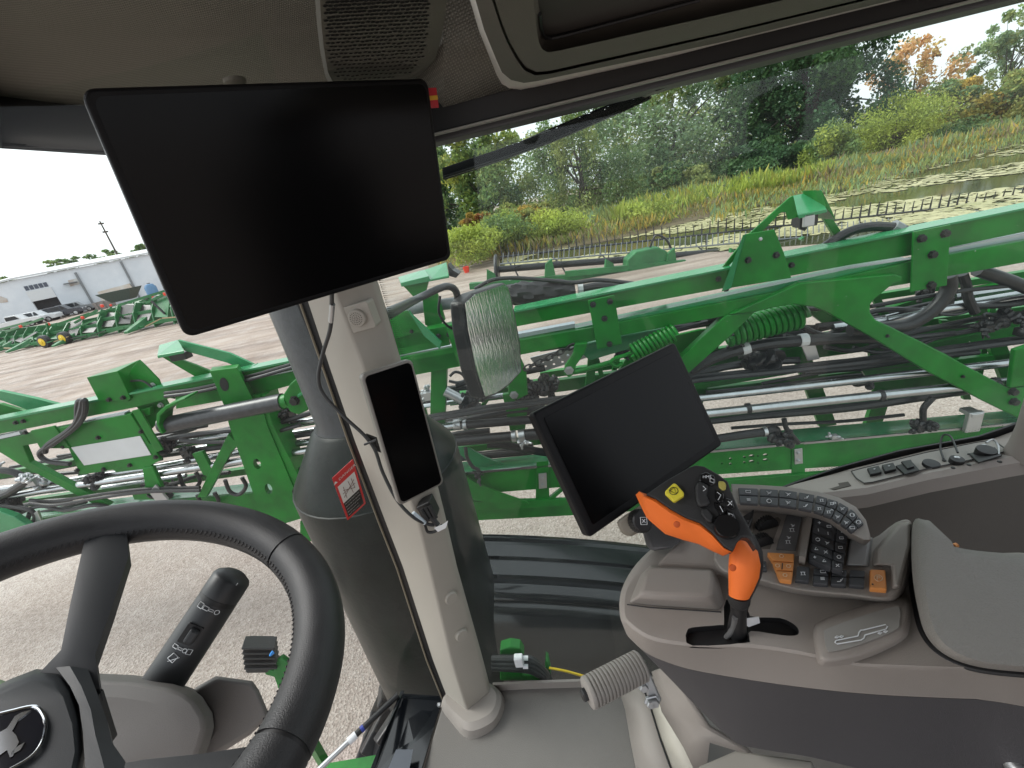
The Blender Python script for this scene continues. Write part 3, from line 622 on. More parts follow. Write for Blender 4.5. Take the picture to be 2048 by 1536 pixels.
# lamp hood standing on the top chord
def hood(pts_front, pts_back, m, name='lamp_hood'):
    n = len(pts_front); return fixn(mk(name, pts_front + pts_back, [tuple(range(n)), tuple(range(2 * n - 1, n - 1, -1))] + [(i, (i + 1) % n, n + (i + 1) % n, n + i) for i in range(n)], m, boom, bevel=.004))
hood([B(1595, 430, .02), B(1653, 418, .02), B(1655, 425, .02), B(1597, 438, .02)], [B(1585, 391, .24), B(1643, 379, .24), B(1645, 384, .24), B(1587, 396, .24)], PALE)
bp('hood_leg', [(1587, 391), (1578, 396), (1540, 430), (1498, 468), (1440, 540), (1452, 538), (1522, 466), (1562, 425), (1572, 424), (1577, 440), (1597, 434)], GREEN, .03, .012)
bp('hood_leg', [(1641, 384), (1653, 418), (1694, 480), (1684, 483), (1668, 470), (1640, 425)], GREEN, .18, .03)
bp('hood_side', [(1643, 380), (1654, 418), (1672, 440), (1664, 420), (1650, 392)], GREEN, .04, .2)
fixn(mk('lamp', *g_box(B(1610, 437, .12), LA, LN, Z1, .10, .09, .09), BLACKP, boom, bevel=.006))
fixn(mk('lamp_tag', *g_box(B(1617, 440, .03), LA, LN, Z1, .06, .02, .07), ZINC, boom, bevel=.004)); bt('lamp_cable', [(1608, 445), (1606, 455), (1603, 460)], 6, RUBBER, .1, 8)
bt('corrugated_hose', [(1640, 500), (1672, 478), (1705, 461), (1745, 453), (1790, 455), (1815, 462)], 8, RUBBER, .12, 10, 6)
bt('hose_clip', [(1785, 452), (1800, 460)], 11, GREYP, .12, 8)
# --- springs, links and the pale cover under the chord
def spring(x0, y0, x1, y1, r, turns, wire, m, off):
    a, b = B(x0, y0, off), B(x1, y1, off); t = unit(b - a); u = unit(np.cross(t, Z1)); w_ = np.cross(t, u); L = np.linalg.norm(b - a); n = turns * 14
    tube('spring', [a + t * L * i / n + (u * math.cos(2 * math.pi * i / 14) + w_ * math.sin(2 * math.pi * i / 14)) * px(r) for i in range(n + 1)], px(wire), m, boom, 7)
bp('pale_cover', [(1148, 694), (1240, 672), (1330, 656), (1347, 658), (1352, 668), (1344, 680), (1240, 704), (1180, 722)], PALE, .10, .2, bevel=.01)
spring(1262, 706, 1350, 664, 14, 11, 3.4, GREEN, -.06)
spring(1455, 668, 1604, 628, 22, 13, 5.2, GREEN, .12)
bt('spring_eye', [(1262, 706), (1246, 712), (1232, 716), (1222, 724), (1232, 732), (1246, 726)], 4, GREEN, -.06, 8, 4)
bp('link', [(1150, 688), (1176, 686), (1170, 706), (1152, 732), (1150, 748), (1138, 756), (1128, 748), (1130, 732), (1146, 708)], GREEN, -.05, .04, bevel=.008)
bolt(B(1138, 741, -.05), -LN, px(7), ZINC, boom, .01, 'pin'); bt('link_rod', [(1150, 744), (1200, 731), (1238, 720)], 5, GREEN, -.04, 10)
bp('pin_lug', [(1018, 740), (1040, 716), (1052, 740), (1056, 790), (1034, 800), (1016, 790)], GREEN, -.02, .04, bevel=.008); bolt(B(1028, 790, -.02), -LN, px(7), ZINC, boom, .01, 'pin')
mbc = MB()
for i in range(9):
    p, q = B(1048 + i * 11, 738 - i * 5.2, -.03), B(1048 + i * 11 + 13, 738 - i * 5.2 - 6, -.03); s_ = LN * .012 if i % 2 else Z1 * .012
    mbc.add(*g_tube([p + s_, (p + q) / 2 + s_ * 1.4, q + s_, q - s_, (p + q) / 2 - s_ * 1.4, p - s_, p + s_], .006, 5, 2))
mbc.build('chain', DARKST, boom, smooth=True)
bp('perforated_step', [(1060, 716), (1160, 690), (1185, 712), (1080, 745)], ZINC, .16, .01, [oval(1085 + i * 17 + j * 6, 724 - i * 4.5 + j * 9, 3, 2.2, n=6) for i in range(5) for j in range(2)])
# valves and hose work hanging under the chord
def blob(name, x, y, off, rx, ry, rz, m, seed, n=14):
    """a cast valve body: a cluster of short flanged cylinders joined as one part"""
    rs = np.random.default_rng(seed); mb = MB(); c = B(x, y, off)
    mb.add(*g_box(c, LA, LN, Z1, px(rx) * 1.1, px(ry) * 1.1, px(rz) * .9))
    for i in range(n):
        d = unit(rs.normal(size=3)); p = c + (LA * rs.uniform(-1, 1) * px(rx) + LN * rs.uniform(-1, 1) * px(ry) + Z1 * rs.uniform(-1, 1) * px(rz)) * .7
        r = px(rs.uniform(.18, .42) * rx); mb.add(*g_lathe(p, d, [(r * .8, 0), (r, .004), (r, .02), (r * .6, .024), (r * .6, .045), (r * .3, .05)], 10))
    return mb.build(name, m, boom, smooth=True)
blob('valve_block', 1520, 715, .2, 46, 20, 26, RUBBER, 1)
bt('hose_bundle', [(1380, 742), (1430, 715), (1500, 694), (1570, 684), (1700, 676), (1800, 676)], 11, RUBBER, .15, 10, 6)
for p0, p1 in (((1483, 699), (1498, 694)), ((1598, 681), (1614, 679))): bt('tape_band', [p0, p1], 12.5, PLASTW, .15, 10)
bp('grey_hanger', [(1602, 690), (1630, 686), (1640, 718), (1616, 722)], ZINC, .2, .01)
bt('hose', [(1330, 775), (1400, 759), (1600, 739), (1811, 714), (2048, 681), (2400, 640)], 6.5, RUBBER, .12, 8, 4)
bt('hose', [(1330, 769), (1400, 753), (1600, 733), (1811, 707), (2048, 675), (2400, 632)], 5, RUBBER, .18, 8, 4)
bt('spray_pipe', [(1180, 826), (1400, 796), (1720, 760), (2033, 724), (2400, 682)], 8, STEEL, .08, 14)
bt('spray_pipe', [(1200, 853), (1416, 827), (1670, 800), (1938, 772), (2400, 722)], 9, STEEL, .0, 14)
for x, y in ((1496, 817), (1761, 791), (1990, 766)): bt('pipe_band', [(x - 4, y + .5), (x + 4, y - .5)], 11, RUBBER, .0, 12)
bt('hose', [(1380, 848), (1500, 834), (1700, 814), (1850, 790), (1950, 775), (2100, 755)], [7, 9, 13, 15, 14, 12], RUBBER, .1, 10, 5) if False else tube('hose', [B(x, y, .1) for x, y in ((1380, 848), (1500, 834), (1700, 814), (1850, 790), (1950, 775), (2100, 755))], [px(a) for a in (6, 7, 10, 12, 12, 10)], RUBBER, boom, 10, 5)
bt('drop_hose', [(1568, 838), (1572, 855), (1585, 872), (1597, 886)], 5, RUBBER, -.01, 8, 5); bt('drop_hose', [(1866, 795), (1848, 815), (1846, 832), (1848, 850)], 5.5, RUBBER, -.01, 8, 5)
blob('nozzle_body', 1562, 877, -.01, 24, 14, 11, RUBBER, 2); blob('nozzle_body', 1845, 852, -.01, 24, 14, 13, RUBBER, 3); blob('nozzle_body', 1668, 873, .0, 10, 8, 9, ZINC, 4, 6)
bt('feed_hose', [(1300, 905), (1400, 884), (1470, 872), (1535, 863)], 9, RUBBER, .02, 10, 4); bt('hose_clamp', [(1526, 864), (1533, 863)], 10.5, ZINC, .02, 12); bt('hose_end', [(1535, 863), (1550, 858), (1556, 868)], 8, RUBBER, .02, 10, 4)
bt('grey_pipe', [(1770, 641), (1850, 624), (2033, 594), (2400, 540)], 11, STEEL, .25, 14)
blob('valve_block', 2005, 635, .22, 38, 18, 18, RUBBER, 5, 16); blob('valve_block', 1895, 605, .25, 14, 10, 22, RUBBER, 6, 8)
tube('supply_hose', [B(x, y, .1) for x, y in ((1896, 552), (1898, 575), (1880, 605), (1850, 632), (1815, 650), (1780, 655), (1700, 660))], px(12), RUBBER, boom, 12, 6)
tube('supply_hose', [B(x, y, .15) for x, y in ((1955, 540), (1985, 550), (2020, 562), (2060, 578), (2120, 600))], px(11), RUBBER, boom, 12, 6)
tube('supply_hose', [B(x, y, .2) for x, y in ((1925, 548), (1932, 570), (1936, 595), (1950, 625))], px(8), RUBBER, boom, 10, 6)
bp('rear_beam', [(1840, 690), (2048, 650), (2400, 590), (2400, 620), (2048, 682), (1880, 708)], GREEN, .4, .06)
bp('rear_beam', [(1700, 640), (1830, 600), (2048, 560), (2400, 500), (2400, 540), (2048, 592), (1800, 640)], GREEN, .45, .06)
bp('mid_beam', [(1390, 770), (1560, 744), (1700, 722), (1700, 728), (1560, 752), (1390, 780)], GREEN, .3, .05)
bp('rear_plate', [(1720, 735), (1820, 722), (1910, 770), (1860, 778), (1780, 780), (1740, 764)], GREEN, .25, .03)
bp('pivot_bracket', [(2030, 700), (2060, 690), (2062, 770), (2020, 776)], GREEN, -.06, .03, bevel=.006)
for off, m_ in ((.42, GREEN), (.62, GREEN)):
    bp('rear_chord', [(900, 790), (1400, 722), (2048, 632), (2500, 560), (2500, 590), (2048, 660), (1400, 748), (900, 812)], m_, off, .05)
bp('rear_chord', [(900, 700), (1250, 640), (1700, 560), (1700, 590), (1250, 668), (900, 728)], GREEN, .45, .06)
for k_, (xa, xb) in enumerate(((1420, 1360), (1560, 1640), (1800, 1730), (1960, 2040))): bp('rear_strut', [(xa, 640), (xa + 34, 635), (xb + 34, 850), (xb, 855)], GREEN, .5, .04)
rsn = np.random.default_rng(31)
for k_ in range(9):
    x0 = rsn.uniform(1380, 1900); y0 = 700 - (x0 - 1380) * .13 + rsn.uniform(-25, 60); bt('hose', [(x0, y0), (x0 + 60, y0 - 2 + rsn.uniform(-10, 22)), (x0 + 150, y0 - 22 + rsn.uniform(-8, 14)), (x0 + 260, y0 - 38 + rsn.uniform(-10, 10))], rsn.uniform(3, 6), RUBBER, rsn.uniform(.2, .4), 8, 5)
def fill(x0, x1, top, bot, n, seed, rails):
    rs_ = np.random.default_rng(seed); ya = lambda x, t: top(x) + (bot(x) - top(x)) * t
    for t, off in rails: bp('rear_rail', [(x0, ya(x0, t)), (x1, ya(x1, t)), (x1, ya(x1, t) + 13), (x0, ya(x0, t) + 13)], GREEN, off, .05)
    for i in range(n):
        xa = rs_.uniform(x0, x1 - 160); L_ = rs_.uniform(150, 420); xb = min(x1, xa + L_); t = rs_.uniform(.12, .92); off = rs_.uniform(.12, .5); m_ = (RUBBER, RUBBER, RUBBER, STEEL, DARKST)[rs_.integers(0, 5)]; w_ = 0 if m_ is STEEL else 1
        bt('hose' if m_ is not STEEL else 'rear_pipe', [(xa + (xb - xa) * q, ya(xa + (xb - xa) * q, t) + w_ * rs_.uniform(-7, 7)) for q in (0, .33, .66, 1)], rs_.uniform(3.5, 8), m_, off, 8, 4 if w_ else 0)
    for i in range(n // 3):
        xa = rs_.uniform(x0, x1); blob('fitting', xa, ya(xa, rs_.uniform(.15, .9)), rs_.uniform(.1, .4), rs_.uniform(10, 24), 12, rs_.uniform(9, 20), (RUBBER, DARKST, ZINC)[rs_.integers(0, 3)], seed * 100 + i, 9)
    for i in range(n // 3):
        xa = rs_.uniform(x0, x1 - 60); ta = rs_.uniform(.1, .45); tb = ta + rs_.uniform(.25, .5); dx_ = rs_.uniform(-50, 50); w_ = rs_.uniform(9, 20)
        bp('rear_brace', [(xa, ya(xa, ta)), (xa + w_, ya(xa, ta)), (xa + w_ + dx_, ya(xa, tb)), (xa + dx_, ya(xa, tb))], GREEN, rs_.uniform(.3, .6), .03)
fill(1080, 2150, lambda x: 655 - (x - 1034) * .165, lambda x: 935 - (x - 922) * .088, 30, 51, ((.16, .5), (.36, .62), (.62, .5), (.8, .45)))
fill(770, 1090, lambda x: 735 - (x - 780) * .17, lambda x: 955 - (x - 922) * .09, 10, 52, ((.3, .5), (.75, .45)))
fill(-60, 640, lambda x: 882 - x * .2, lambda x: 1062 - x * .12, 22, 53, ((.35, .4), (.7, .5)))
# --- bottom chord
bp('bottom_web', [(600, 988), (922, 948), (1432, 902), (1653, 883), (2048, 848), (2500, 806), (2500, 862), (2048, 893), (1716, 930), (1432, 949), (930, 990), (600, 1030)], th=.02, holes=[oval(x, y, a, b, -.1, 10) for x, y, a, b in ((1461, 918, 3, 2.5), (1461, 928, 3, 2.5), (1489, 914, 3, 2.5), (1489, 925, 3, 2.5), (1503, 912, 6, 2.8), (1503, 923, 6, 2.8), (1516, 912, 2, 2), (1516, 926, 2, 2), (1531, 910, 6, 2.8), (1531, 920, 6, 2.8), (1444, 927, 2, 2))])
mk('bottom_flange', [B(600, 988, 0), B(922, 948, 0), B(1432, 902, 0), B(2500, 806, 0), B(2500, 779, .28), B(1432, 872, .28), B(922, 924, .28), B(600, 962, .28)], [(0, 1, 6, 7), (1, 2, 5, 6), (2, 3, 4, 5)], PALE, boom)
bp('pipe_rail', [(600, 986), (922, 946), (1653, 881), (2500, 803), (2500, 807), (1653, 885), (922, 950), (600, 990)], STEEL, -.012, .01, bevel=0)
bp('bottom_bar', [(600, 1043), (930, 1004), (1135, 999), (1432, 962), (1720, 940), (2500, 870), (2500, 900), (1720, 975), (1432, 985), (1135, 1012), (935, 1022), (600, 1060)], GREEN, -.03, .03)
bp('bottom_skirt', [(600, 1058), (935, 1022), (1135, 1010), (1432, 984), (1720, 974), (1720, 1010), (1432, 1012), (1143, 1031), (937, 1042), (600, 1085)], GREEN, .02, .02)
for x, y in ((1597, 938), (1085, 975), (1300, 960)): bp('web_tie', [(x - 12, y - 50), (x + 12, y - 52), (x + 14, y + 30), (x - 14, y + 32)], GREEN, -.012, .01)
for x, y in ((1597, 913), (1085, 962), (935, 984)):
    bp('hinge_plate', [(x - 8, y - 14), (x + 8, y - 16), (x + 9, y + 14), (x - 7, y + 16)], ZINC, -.022, .008, bevel=.002); bolts([(x, y - 7), (x, y + 8)], -.022, 3.4, ZINC)
bp('brace', [(1150, 955), (1170, 945), (1100, 1005), (1084, 1008)], GREEN, -.02, .03)
bp('curved_web', [(918, 945), (950, 965), (1000, 985), (1050, 1002), (1060, 1008), (990, 1006), (940, 1000), (924, 975)], GREEN, -.05, .012)
bp('knee_plate', [(905, 895), (940, 898), (970, 915), (1020, 933), (960, 938), (930, 918)], PALE, .12, .02)
fixn(mk('mount_clip', *g_box(B(1946, 843, -.03), LA, LN, Z1, .09, .03, .15), ZINC, boom, bevel=.006)); fixn(mk('mount_clip', *g_box(B(1942, 824, .0), LA, LN, Z1, .07, .10, .03), ZINC, boom, bevel=.006))
# --- between pillar and lower monitor
bt('hose', [(700, 853), (854, 834), (980, 813), (1104, 798), (1250, 779)], 5, RUBBER, -.03, 8); bt('hose', [(700, 861), (854, 841), (980, 820), (1104, 804), (1250, 785)], 4.5, RUBBER, -.06, 8)
bt('spray_pipe', [(640, 884), (862, 857), (922, 849)], 9, STEEL, .0, 14); bt('hose', [(930, 850), (1064, 839), (1250, 815)], 9, RUBBER, .0, 12); bt('hose_clamp', [(908, 851), (922, 849)], 11, ZINC, .0, 12); bt('hose_clamp', [(927, 850), (934, 849)], 11, ZINC, .0, 12)
bt('hose', [(640, 910), (895, 884), (1022, 873)], 11, RUBBER, -.04, 12); bt('hose', [(1050, 870), (1100, 866), (1250, 850)], 12, RUBBER, -.04, 12); bt('hose_clamp', [(1024, 873), (1032, 872)], 12.5, ZINC, -.04, 12); bt('hose_clamp', [(1038, 872), (1050, 870)], 13, ZINC, -.04, 12)
blob('clamp_valve', 1046, 880, -.05, 12, 8, 11, ZINC, 7, 8); blob('clamp_valve', 915, 845, .0, 9, 8, 12, ZINC, 8, 8)
bt('sagging_hose', [(975, 888), (1010, 890), (1060, 900), (1110, 906), (1170, 900)], 9, RUBBER, .1, 10, 5)
bt('drop_hose', [(931, 895), (934, 915), (945, 933), (958, 940)], 4, RUBBER, -.05, 8, 5); blob('nozzle_body', 955, 950, -.04, 10, 9, 15, RUBBER, 9, 8)
blob('valve_block', 1062, 780, .1, 46, 20, 22, RUBBER, 10, 20); blob('valve_block', 940, 800, .06, 30, 16, 24, RUBBER, 11, 18); blob('valve_block', 860, 790, .12, 22, 16, 20, ZINC, 12, 10)
bt('canister', [(890, 782), (925, 800)], 10, ZINC, .02, 12); bt('thin_hose', [(900, 752), (910, 744), (924, 748), (930, 760), (915, 765), (898, 762)], 3, RUBBER, .02, 6, 5)
blob('gearbox', 1095, 770, .2, 30, 18, 30, DARKST, 13, 12)
# --- section just right of the pillar
bp('beam', [(640, 705), (786, 678), (893, 657), (900, 690), (790, 713), (640, 745)], th=.05); bp('beam', [(640, 748), (817, 712), (905, 695), (936, 727), (830, 748), (640, 784)], off=-.02, th=.06)
bp('upright', [(862, 736), (894, 730), (889, 850), (860, 850)], off=.02, th=.05); bp('upright_foot', [(1005, 790), (1060, 780), (1050, 860), (1020, 862)], GREEN, .1, .04)
bp('bracket_plate', [(772, 632), (780, 628), (815, 621), (846, 664), (788, 678), (774, 676)], off=-.03, th=.01); bp('bracket_flange', [(817, 622), (822, 630), (882, 686), (879, 698), (848, 672)], PALE, -.07, .03)
bolts([(824, 662), (877, 672), (898, 669), (785, 671)], -.02, 4)
bp('side_plate', [(893, 657), (918, 652), (942, 740), (925, 745), (906, 700)], off=-.04, th=.015)
hood([B(801, 566, .06), B(858, 552, .06), B(860, 559, .06), B(898, 551, .06), B(899, 556, .06), B(803, 574, .06)], [B(796, 554, .3), B(840, 541, .3), B(850, 539, .3), B(893, 524, .3), B(894, 530, .3), B(798, 560, .3)], PALE)
bp('hood_leg', [(803, 570), (858, 558), (850, 588), (838, 600), (825, 592), (812, 578)], GREEN, .1, .03); bp('hood_leg', [(895, 528), (905, 540), (918, 548), (912, 556), (898, 552)], RUBBER, .12, .1)
bp('post', [(845, 600), (872, 580), (890, 640), (870, 660), (850, 650)], GREEN, .15, .03); bt('rail_tube', [(750, 640), (800, 622), (860, 612), (960, 600)], 12, GREYP, .25, 12)
# black fabric sleeve lying on the boom
sl = []
for i in range(15):
    s = i / 14; c = B(1005 + 145 * s, 590 - 12 * s, .25); r_ = px(10 + 12 * math.sin(min(1, s * 1.6 + .25) * math.pi * .62) - 9 * max(0, s - .75) * 4 * .6)
    sl.append([c + (LN * math.cos(a) * 1.0 + Z1 * math.sin(a)) * max(.02, r_) * (1 + .12 * math.sin(5 * a + i * 1.7) + .06 * math.sin(9 * a - i)) for a in [2 * math.pi * k / 22 for k in range(22)]])
loft('fabric_sleeve', sl, mat('black_canvas', (.018, .018, .02), .5, bump=.6, bscale=30), boom)
bt('tape_band', [(1156, 578), (1166, 577)], 11, PLASTW, .25, 10); bt('hose', [(1166, 577), (1200, 572), (1260, 575), (1330, 578)], 8, RUBBER, .25, 10, 4)
bt('cable', [(950, 578), (985, 560), (1030, 556), (1090, 560), (1150, 565), (1200, 560), (1290, 570)], 4, RUBBER, .2, 8, 6); bt('cable', [(1200, 566), (1240, 580), (1300, 588)], 4, RUBBER, .3, 8, 5)
# --- left hand section in front of the cab
bp('top_beam', [(-400, 922), (0, 841), (49, 832), (199, 801), (290, 782), (420, 757), (640, 712), (646, 728), (430, 772), (275, 814), (66, 855), (0, 868), (-400, 950)], th=.08)
bp('top_lip', [(-400, 918), (0, 838), (199, 798), (420, 754), (640, 709), (640, 713), (420, 758), (199, 802), (0, 842), (-400, 922)], PALE, -.015, .12, bevel=0)
bp('rail_highlight', [(168, 842), (248, 826), (250, 831), (171, 848)], SHINE, -.015, .05, bevel=0); bp('rail_highlight', [(-300, 930), (0, 872), (38, 863), (41, 869), (0, 878), (-300, 936)], SHINE, -.015, .05, bevel=0)
bp('lower_beam', [(-400, 960), (0, 879), (110, 856), (261, 826), (300, 815), (300, 830), (113, 880), (46, 892), (60, 925), (221, 1010), (200, 1016), (40, 930), (0, 905), (-400, 990)], off=-.01, th=.04, bevel=.005)
bp('panel', [(113, 857), (261, 828), (299, 888), (305, 890), (321, 921), (303, 930), (300, 937), (232, 945), (226, 940), (160, 950), (137, 897)], off=-.03, th=.03, bevel=.004)
bp('white_plate', [(142, 895), (280, 872), (302, 910), (168, 931)], PLASTW, -.036, .004, bevel=.001)
bolts([(128, 893), (197, 875), (283, 863), (155, 940), (208, 938), (260, 930), (312, 914), (106, 922), (116, 927)], -.032, 4); bolts([(32, 845), (47, 842), (52, 865), (97, 858)], -.005, 4)
bp('hinge_plate', [(60, 862), (108, 852), (140, 897), (80, 897)], off=-.04, th=.015)
# box hood
hood([B(173, 755, -.02), B(235, 742, -.02), B(261, 797, -.02), B(255, 802, -.02), B(197, 801, -.02)], [B(205, 744, .22), B(277, 720, .22), B(320, 790, .22), B(310, 796, .22), B(230, 790, .22)], GREEN, 'box_hood')
bp('hood_wing', [(262, 738), (277, 720), (290, 732), (317, 760), (332, 800), (340, 815), (318, 842), (303, 858), (262, 797), (255, 760)], GREEN, .06, .015)
bolts([(255, 770), (262, 790), (306, 770), (300, 792), (322, 810)], .055, 4.5, ZINC); bolts([(219, 799), (247, 795)], -.022, 4.2)
bt('wiring', [(262, 762), (285, 762), (305, 775), (325, 790), (350, 796)], 2.2, RUBBER, .03, 6, 5)
bp('hinge_arm', [(263, 822), (278, 818), (326, 900), (312, 905)], GREEN, -.045, .012)
# hose loop over the beam
for k in range(2): bt('hose_loop', [(85 + k * 5, 905), (95, 890), (130, 866), (152, 845), (155 + k * 8, 815), (158 + k * 7, 802), (166 + k * 4, 803), (168, 830), (150, 855), (110, 885), (80, 905), (95, 922), (140, 928)], 5.5, RUBBER, -.06 - k * .03, 8, 5)
# crossing lamp arm
hood([B(314, 711, .02), B(369, 701, .02), B(368, 707, .02), B(316, 717, .02)], [B(318, 690, .26), B(356, 679, .26), B(357, 684, .26), B(320, 695, .26)], PALE)
bp('hood_arm', [(355, 680), (458, 706), (506, 728), (511, 740), (516, 757), (506, 760), (499, 746), (455, 726), (369, 702)], PALE, .12, .02); bp('hood_leg', [(320, 712), (340, 712), (390, 730), (424, 744), (408, 764), (362, 737)], GREEN, .16, .02)
fixn(mk('lamp', *g_box(B(362, 712, .12), LA, LN, Z1, .13, .07, .05), DARKST, boom, bevel=.006))
bp('arm_lug', [(494, 738), (508, 730), (516, 756), (524, 760), (500, 768)], PALE, .06, .05)
# hydraulic lift cylinder with its clevis
tube('lift_cylinder', [B(326, 851, -.22), B(400, 836, -.22), B(566, 803, -.22)], px(16.5), mat('wet_black_cylinder', (.035, .036, .04), .3, var=.3, vscale=25, bump=.25, bscale=40), boom, 20)
bt('cylinder_collar', [(558, 806), (578, 800)], 14, GREEN, -.22, 16)
bp('clevis', [(566, 790), (580, 768), (606, 745), (612, 752), (624, 800), (614, 822), (596, 830), (580, 824), (570, 808)], GREEN, -.26, .03, bevel=.008); bp('clevis', [(575, 784), (600, 755), (640, 740), (640, 800), (612, 818), (585, 815)], GREEN, -.16, .03, bevel=.008)
bolt(B(590, 801, -.26), -LN, px(8), DARKST, boom, .03)
bp('clevis_rib', [(594, 790), (618, 774), (622, 780), (596, 795)], PALE, -.275, .02)
bp('leaf_guard', [(313, 828), (330, 812), (369, 796), (371, 800), (334, 818), (320, 832), (318, 850), (326, 868), (320, 866), (312, 848)], GREEN, -.3, .12, bevel=.004)
# tall upright post with oval holes
bp('upright_post', [(446, 800), (520, 790), (533, 848), (612, 1034), (560, 1050), (516, 1014), (458, 850)], GREEN, -.06, .04, [oval(514, 928, 7.5, 11, -.35), oval(537, 978, 7.5, 11, -.35)]); bp('upright_side', [(520, 790), (530, 790), (545, 848), (640, 1040), (612, 1034), (533, 848)], GREEN, -.05, .16)
hood([B(419, 742, -.10), B(474, 735, -.10), B(506, 800, -.10), B(448, 812, -.10)], [B(424, 734, .05), B(478, 728, .05), B(512, 790, .05), B(455, 800, .05)], GREEN, 'post_cap')
bp('oval_hole', oval(448, 769, 8.5, 14, -.3), mat('shadow_black', (.008, .008, .008), .8), -.103, .01, bevel=0)
bp('strut', [(456, 868), (476, 890), (462, 905), (412, 995), (394, 995)], GREEN, -.02, .04); bp('strut', [(410, 870), (440, 866), (438, 892), (414, 896)], GREEN, .15, .03)
bp('cross_beam', [(350, 790), (420, 776), (640, 732), (640, 755), (510, 790), (420, 806), (352, 818)], GREEN, .02, .06)
for y0, d_ in ((0, 0), (7, .05)): bt('cable', [(330, 786 + y0), (400, 776 + y0), (500, 752 + y0), (560, 735 + y0), (640, 712 + y0)], 3.6, RUBBER, -.02 - d_, 8, 5)
# pipes and hoses of the left section
bt('spray_pipe', [(-200, 1010), (0, 978), (130, 962), (285, 938), (400, 917), (640, 880)], 8, STEEL, .1, 14)
bt('spray_pipe', [(-200, 1030), (82, 982), (285, 952), (430, 930), (640, 897)], 8.5, STEEL, .02, 14)
bt('spray_pipe', [(300, 893), (470, 868), (640, 838)], 8, STEEL, .16, 14); bt('spray_pipe', [(300, 912), (500, 880), (640, 858)], 7, STEEL, .2, 14)
bt('hose', [(300, 885), (380, 870), (450, 862), (540, 850), (640, 820)], 6, RUBBER, .05, 8, 5); bt('hose', [(360, 880), (420, 885), (500, 878), (600, 850)], 4.5, RUBBER, .0, 8, 5)
bt('hose', [(-150, 960), (0, 940), (60, 962), (90, 975)], 8, RUBBER, .04, 10, 5); bt('hose', [(-150, 1040), (0, 992), (30, 978), (55, 962)], 10, RUBBER, -.03, 10, 5)
bt('hose', [(60, 1000), (110, 1003), (190, 990), (290, 978), (400, 975)], 4, RUBBER, -.04, 8, 5); bt('hose', [(60, 1006), (110, 1010), (190, 997), (290, 984), (400, 981)], 4, RUBBER, -.08, 8, 5)
bt('hose', [(30, 1030), (80, 1012), (130, 1020), (190, 1010), (240, 1022)], 5, RUBBER, -.03, 8, 5); bt('hose', [(0, 1010), (60, 1020), (70, 1040), (52, 1050), (60, 1025)], 5, RUBBER, -.05, 8, 5)
blob('valve_block', 65, 962, -.02, 26, 16, 20, ZINC, 21, 16); blob('valve_block', 190, 962, .04, 26, 16, 24, RUBBER, 22, 16); blob('valve_block', 20, 1010, .02, 34, 20, 26, RUBBER, 23, 22); blob('valve_block', 330, 890, .05, 30, 18, 26, RUBBER, 24, 20); blob('valve_block', 375, 905, .05, 18, 16, 24, RUBBER, 25, 12); blob('valve_block', 320, 985, .03, 40, 20, 14, RUBBER, 26, 14); blob('valve_block', 570, 830, .1, 30, 20, 16, RUBBER, 27, 12)
bp('hanger', [(384, 908), (404, 903), (424, 940), (418, 955), (406, 950)], GREEN, -.01, .03); bp('hanger', [(284, 936), (305, 933), (330, 990), (310, 1000), (268, 1000), (262, 985), (290, 975)], GREEN, -.04, .03, bevel=.006)
bp('grey_hanger', [(298, 985), (310, 970), (335, 1000), (320, 1015)], ZINC, -.06, .02); bp('grey_hanger', [(62, 1030), (74, 1022), (84, 1048), (74, 1052)], ZINC, -.06, .02)
for x, y in ((378, 945), (470, 955), (415, 985), (620, 930)): bt('looped_hose', [(x - 20, y + 5), (x - 10, y + 28), (x + 8, y + 34), (x + 22, y + 18), (x + 14, y)], 4.5, RUBBER, .0, 8, 5)
bp('bottom_web', [(-400, 1100), (60, 1040), (250, 1010), (640, 975), (640, 1020), (300, 1060), (-400, 1150)], GREEN, .06, .03); mk('bottom_flange', [B(-400, 1098, .06), B(640, 974, .06), B(640, 950, .32), B(-400, 1070, .32)], [(0, 1, 2, 3)], PALE, boom)
bp('fold_arm', [(-60, 1015), (0, 1024), (28, 1034), (60, 1056), (20, 1075), (-60, 1080)], PALE, -.12, .05, bevel=.006)
bp('far_arm', [(-80, 780), (0, 782), (70, 797), (120, 810), (118, 818), (60, 822), (0, 800), (-80, 800)], PALE, .3, .03); bp('far_arm', [(-60, 805), (0, 808), (40, 820), (100, 828), (60, 838), (0, 836), (-60, 830)], GREEN, .34, .03)
# rack legs that carry the folded boom down to the yard
for x, y in ((740, 1040), (1350, 1000), (2150, 900)):
    p = B(x, y, .2); bar('rest_leg', p, p * V(1, 1, 0), .10, .10, GREEN, boom, up=tuple(LN))
# ---------------------------------------------------------------- things just outside the glass
GLOSSBK = mat('gloss_black_panel', (.007, .008, .010), .16, coat=.35, spec=.4, var=.2, vscale=8, bump=.02, bscale=25)
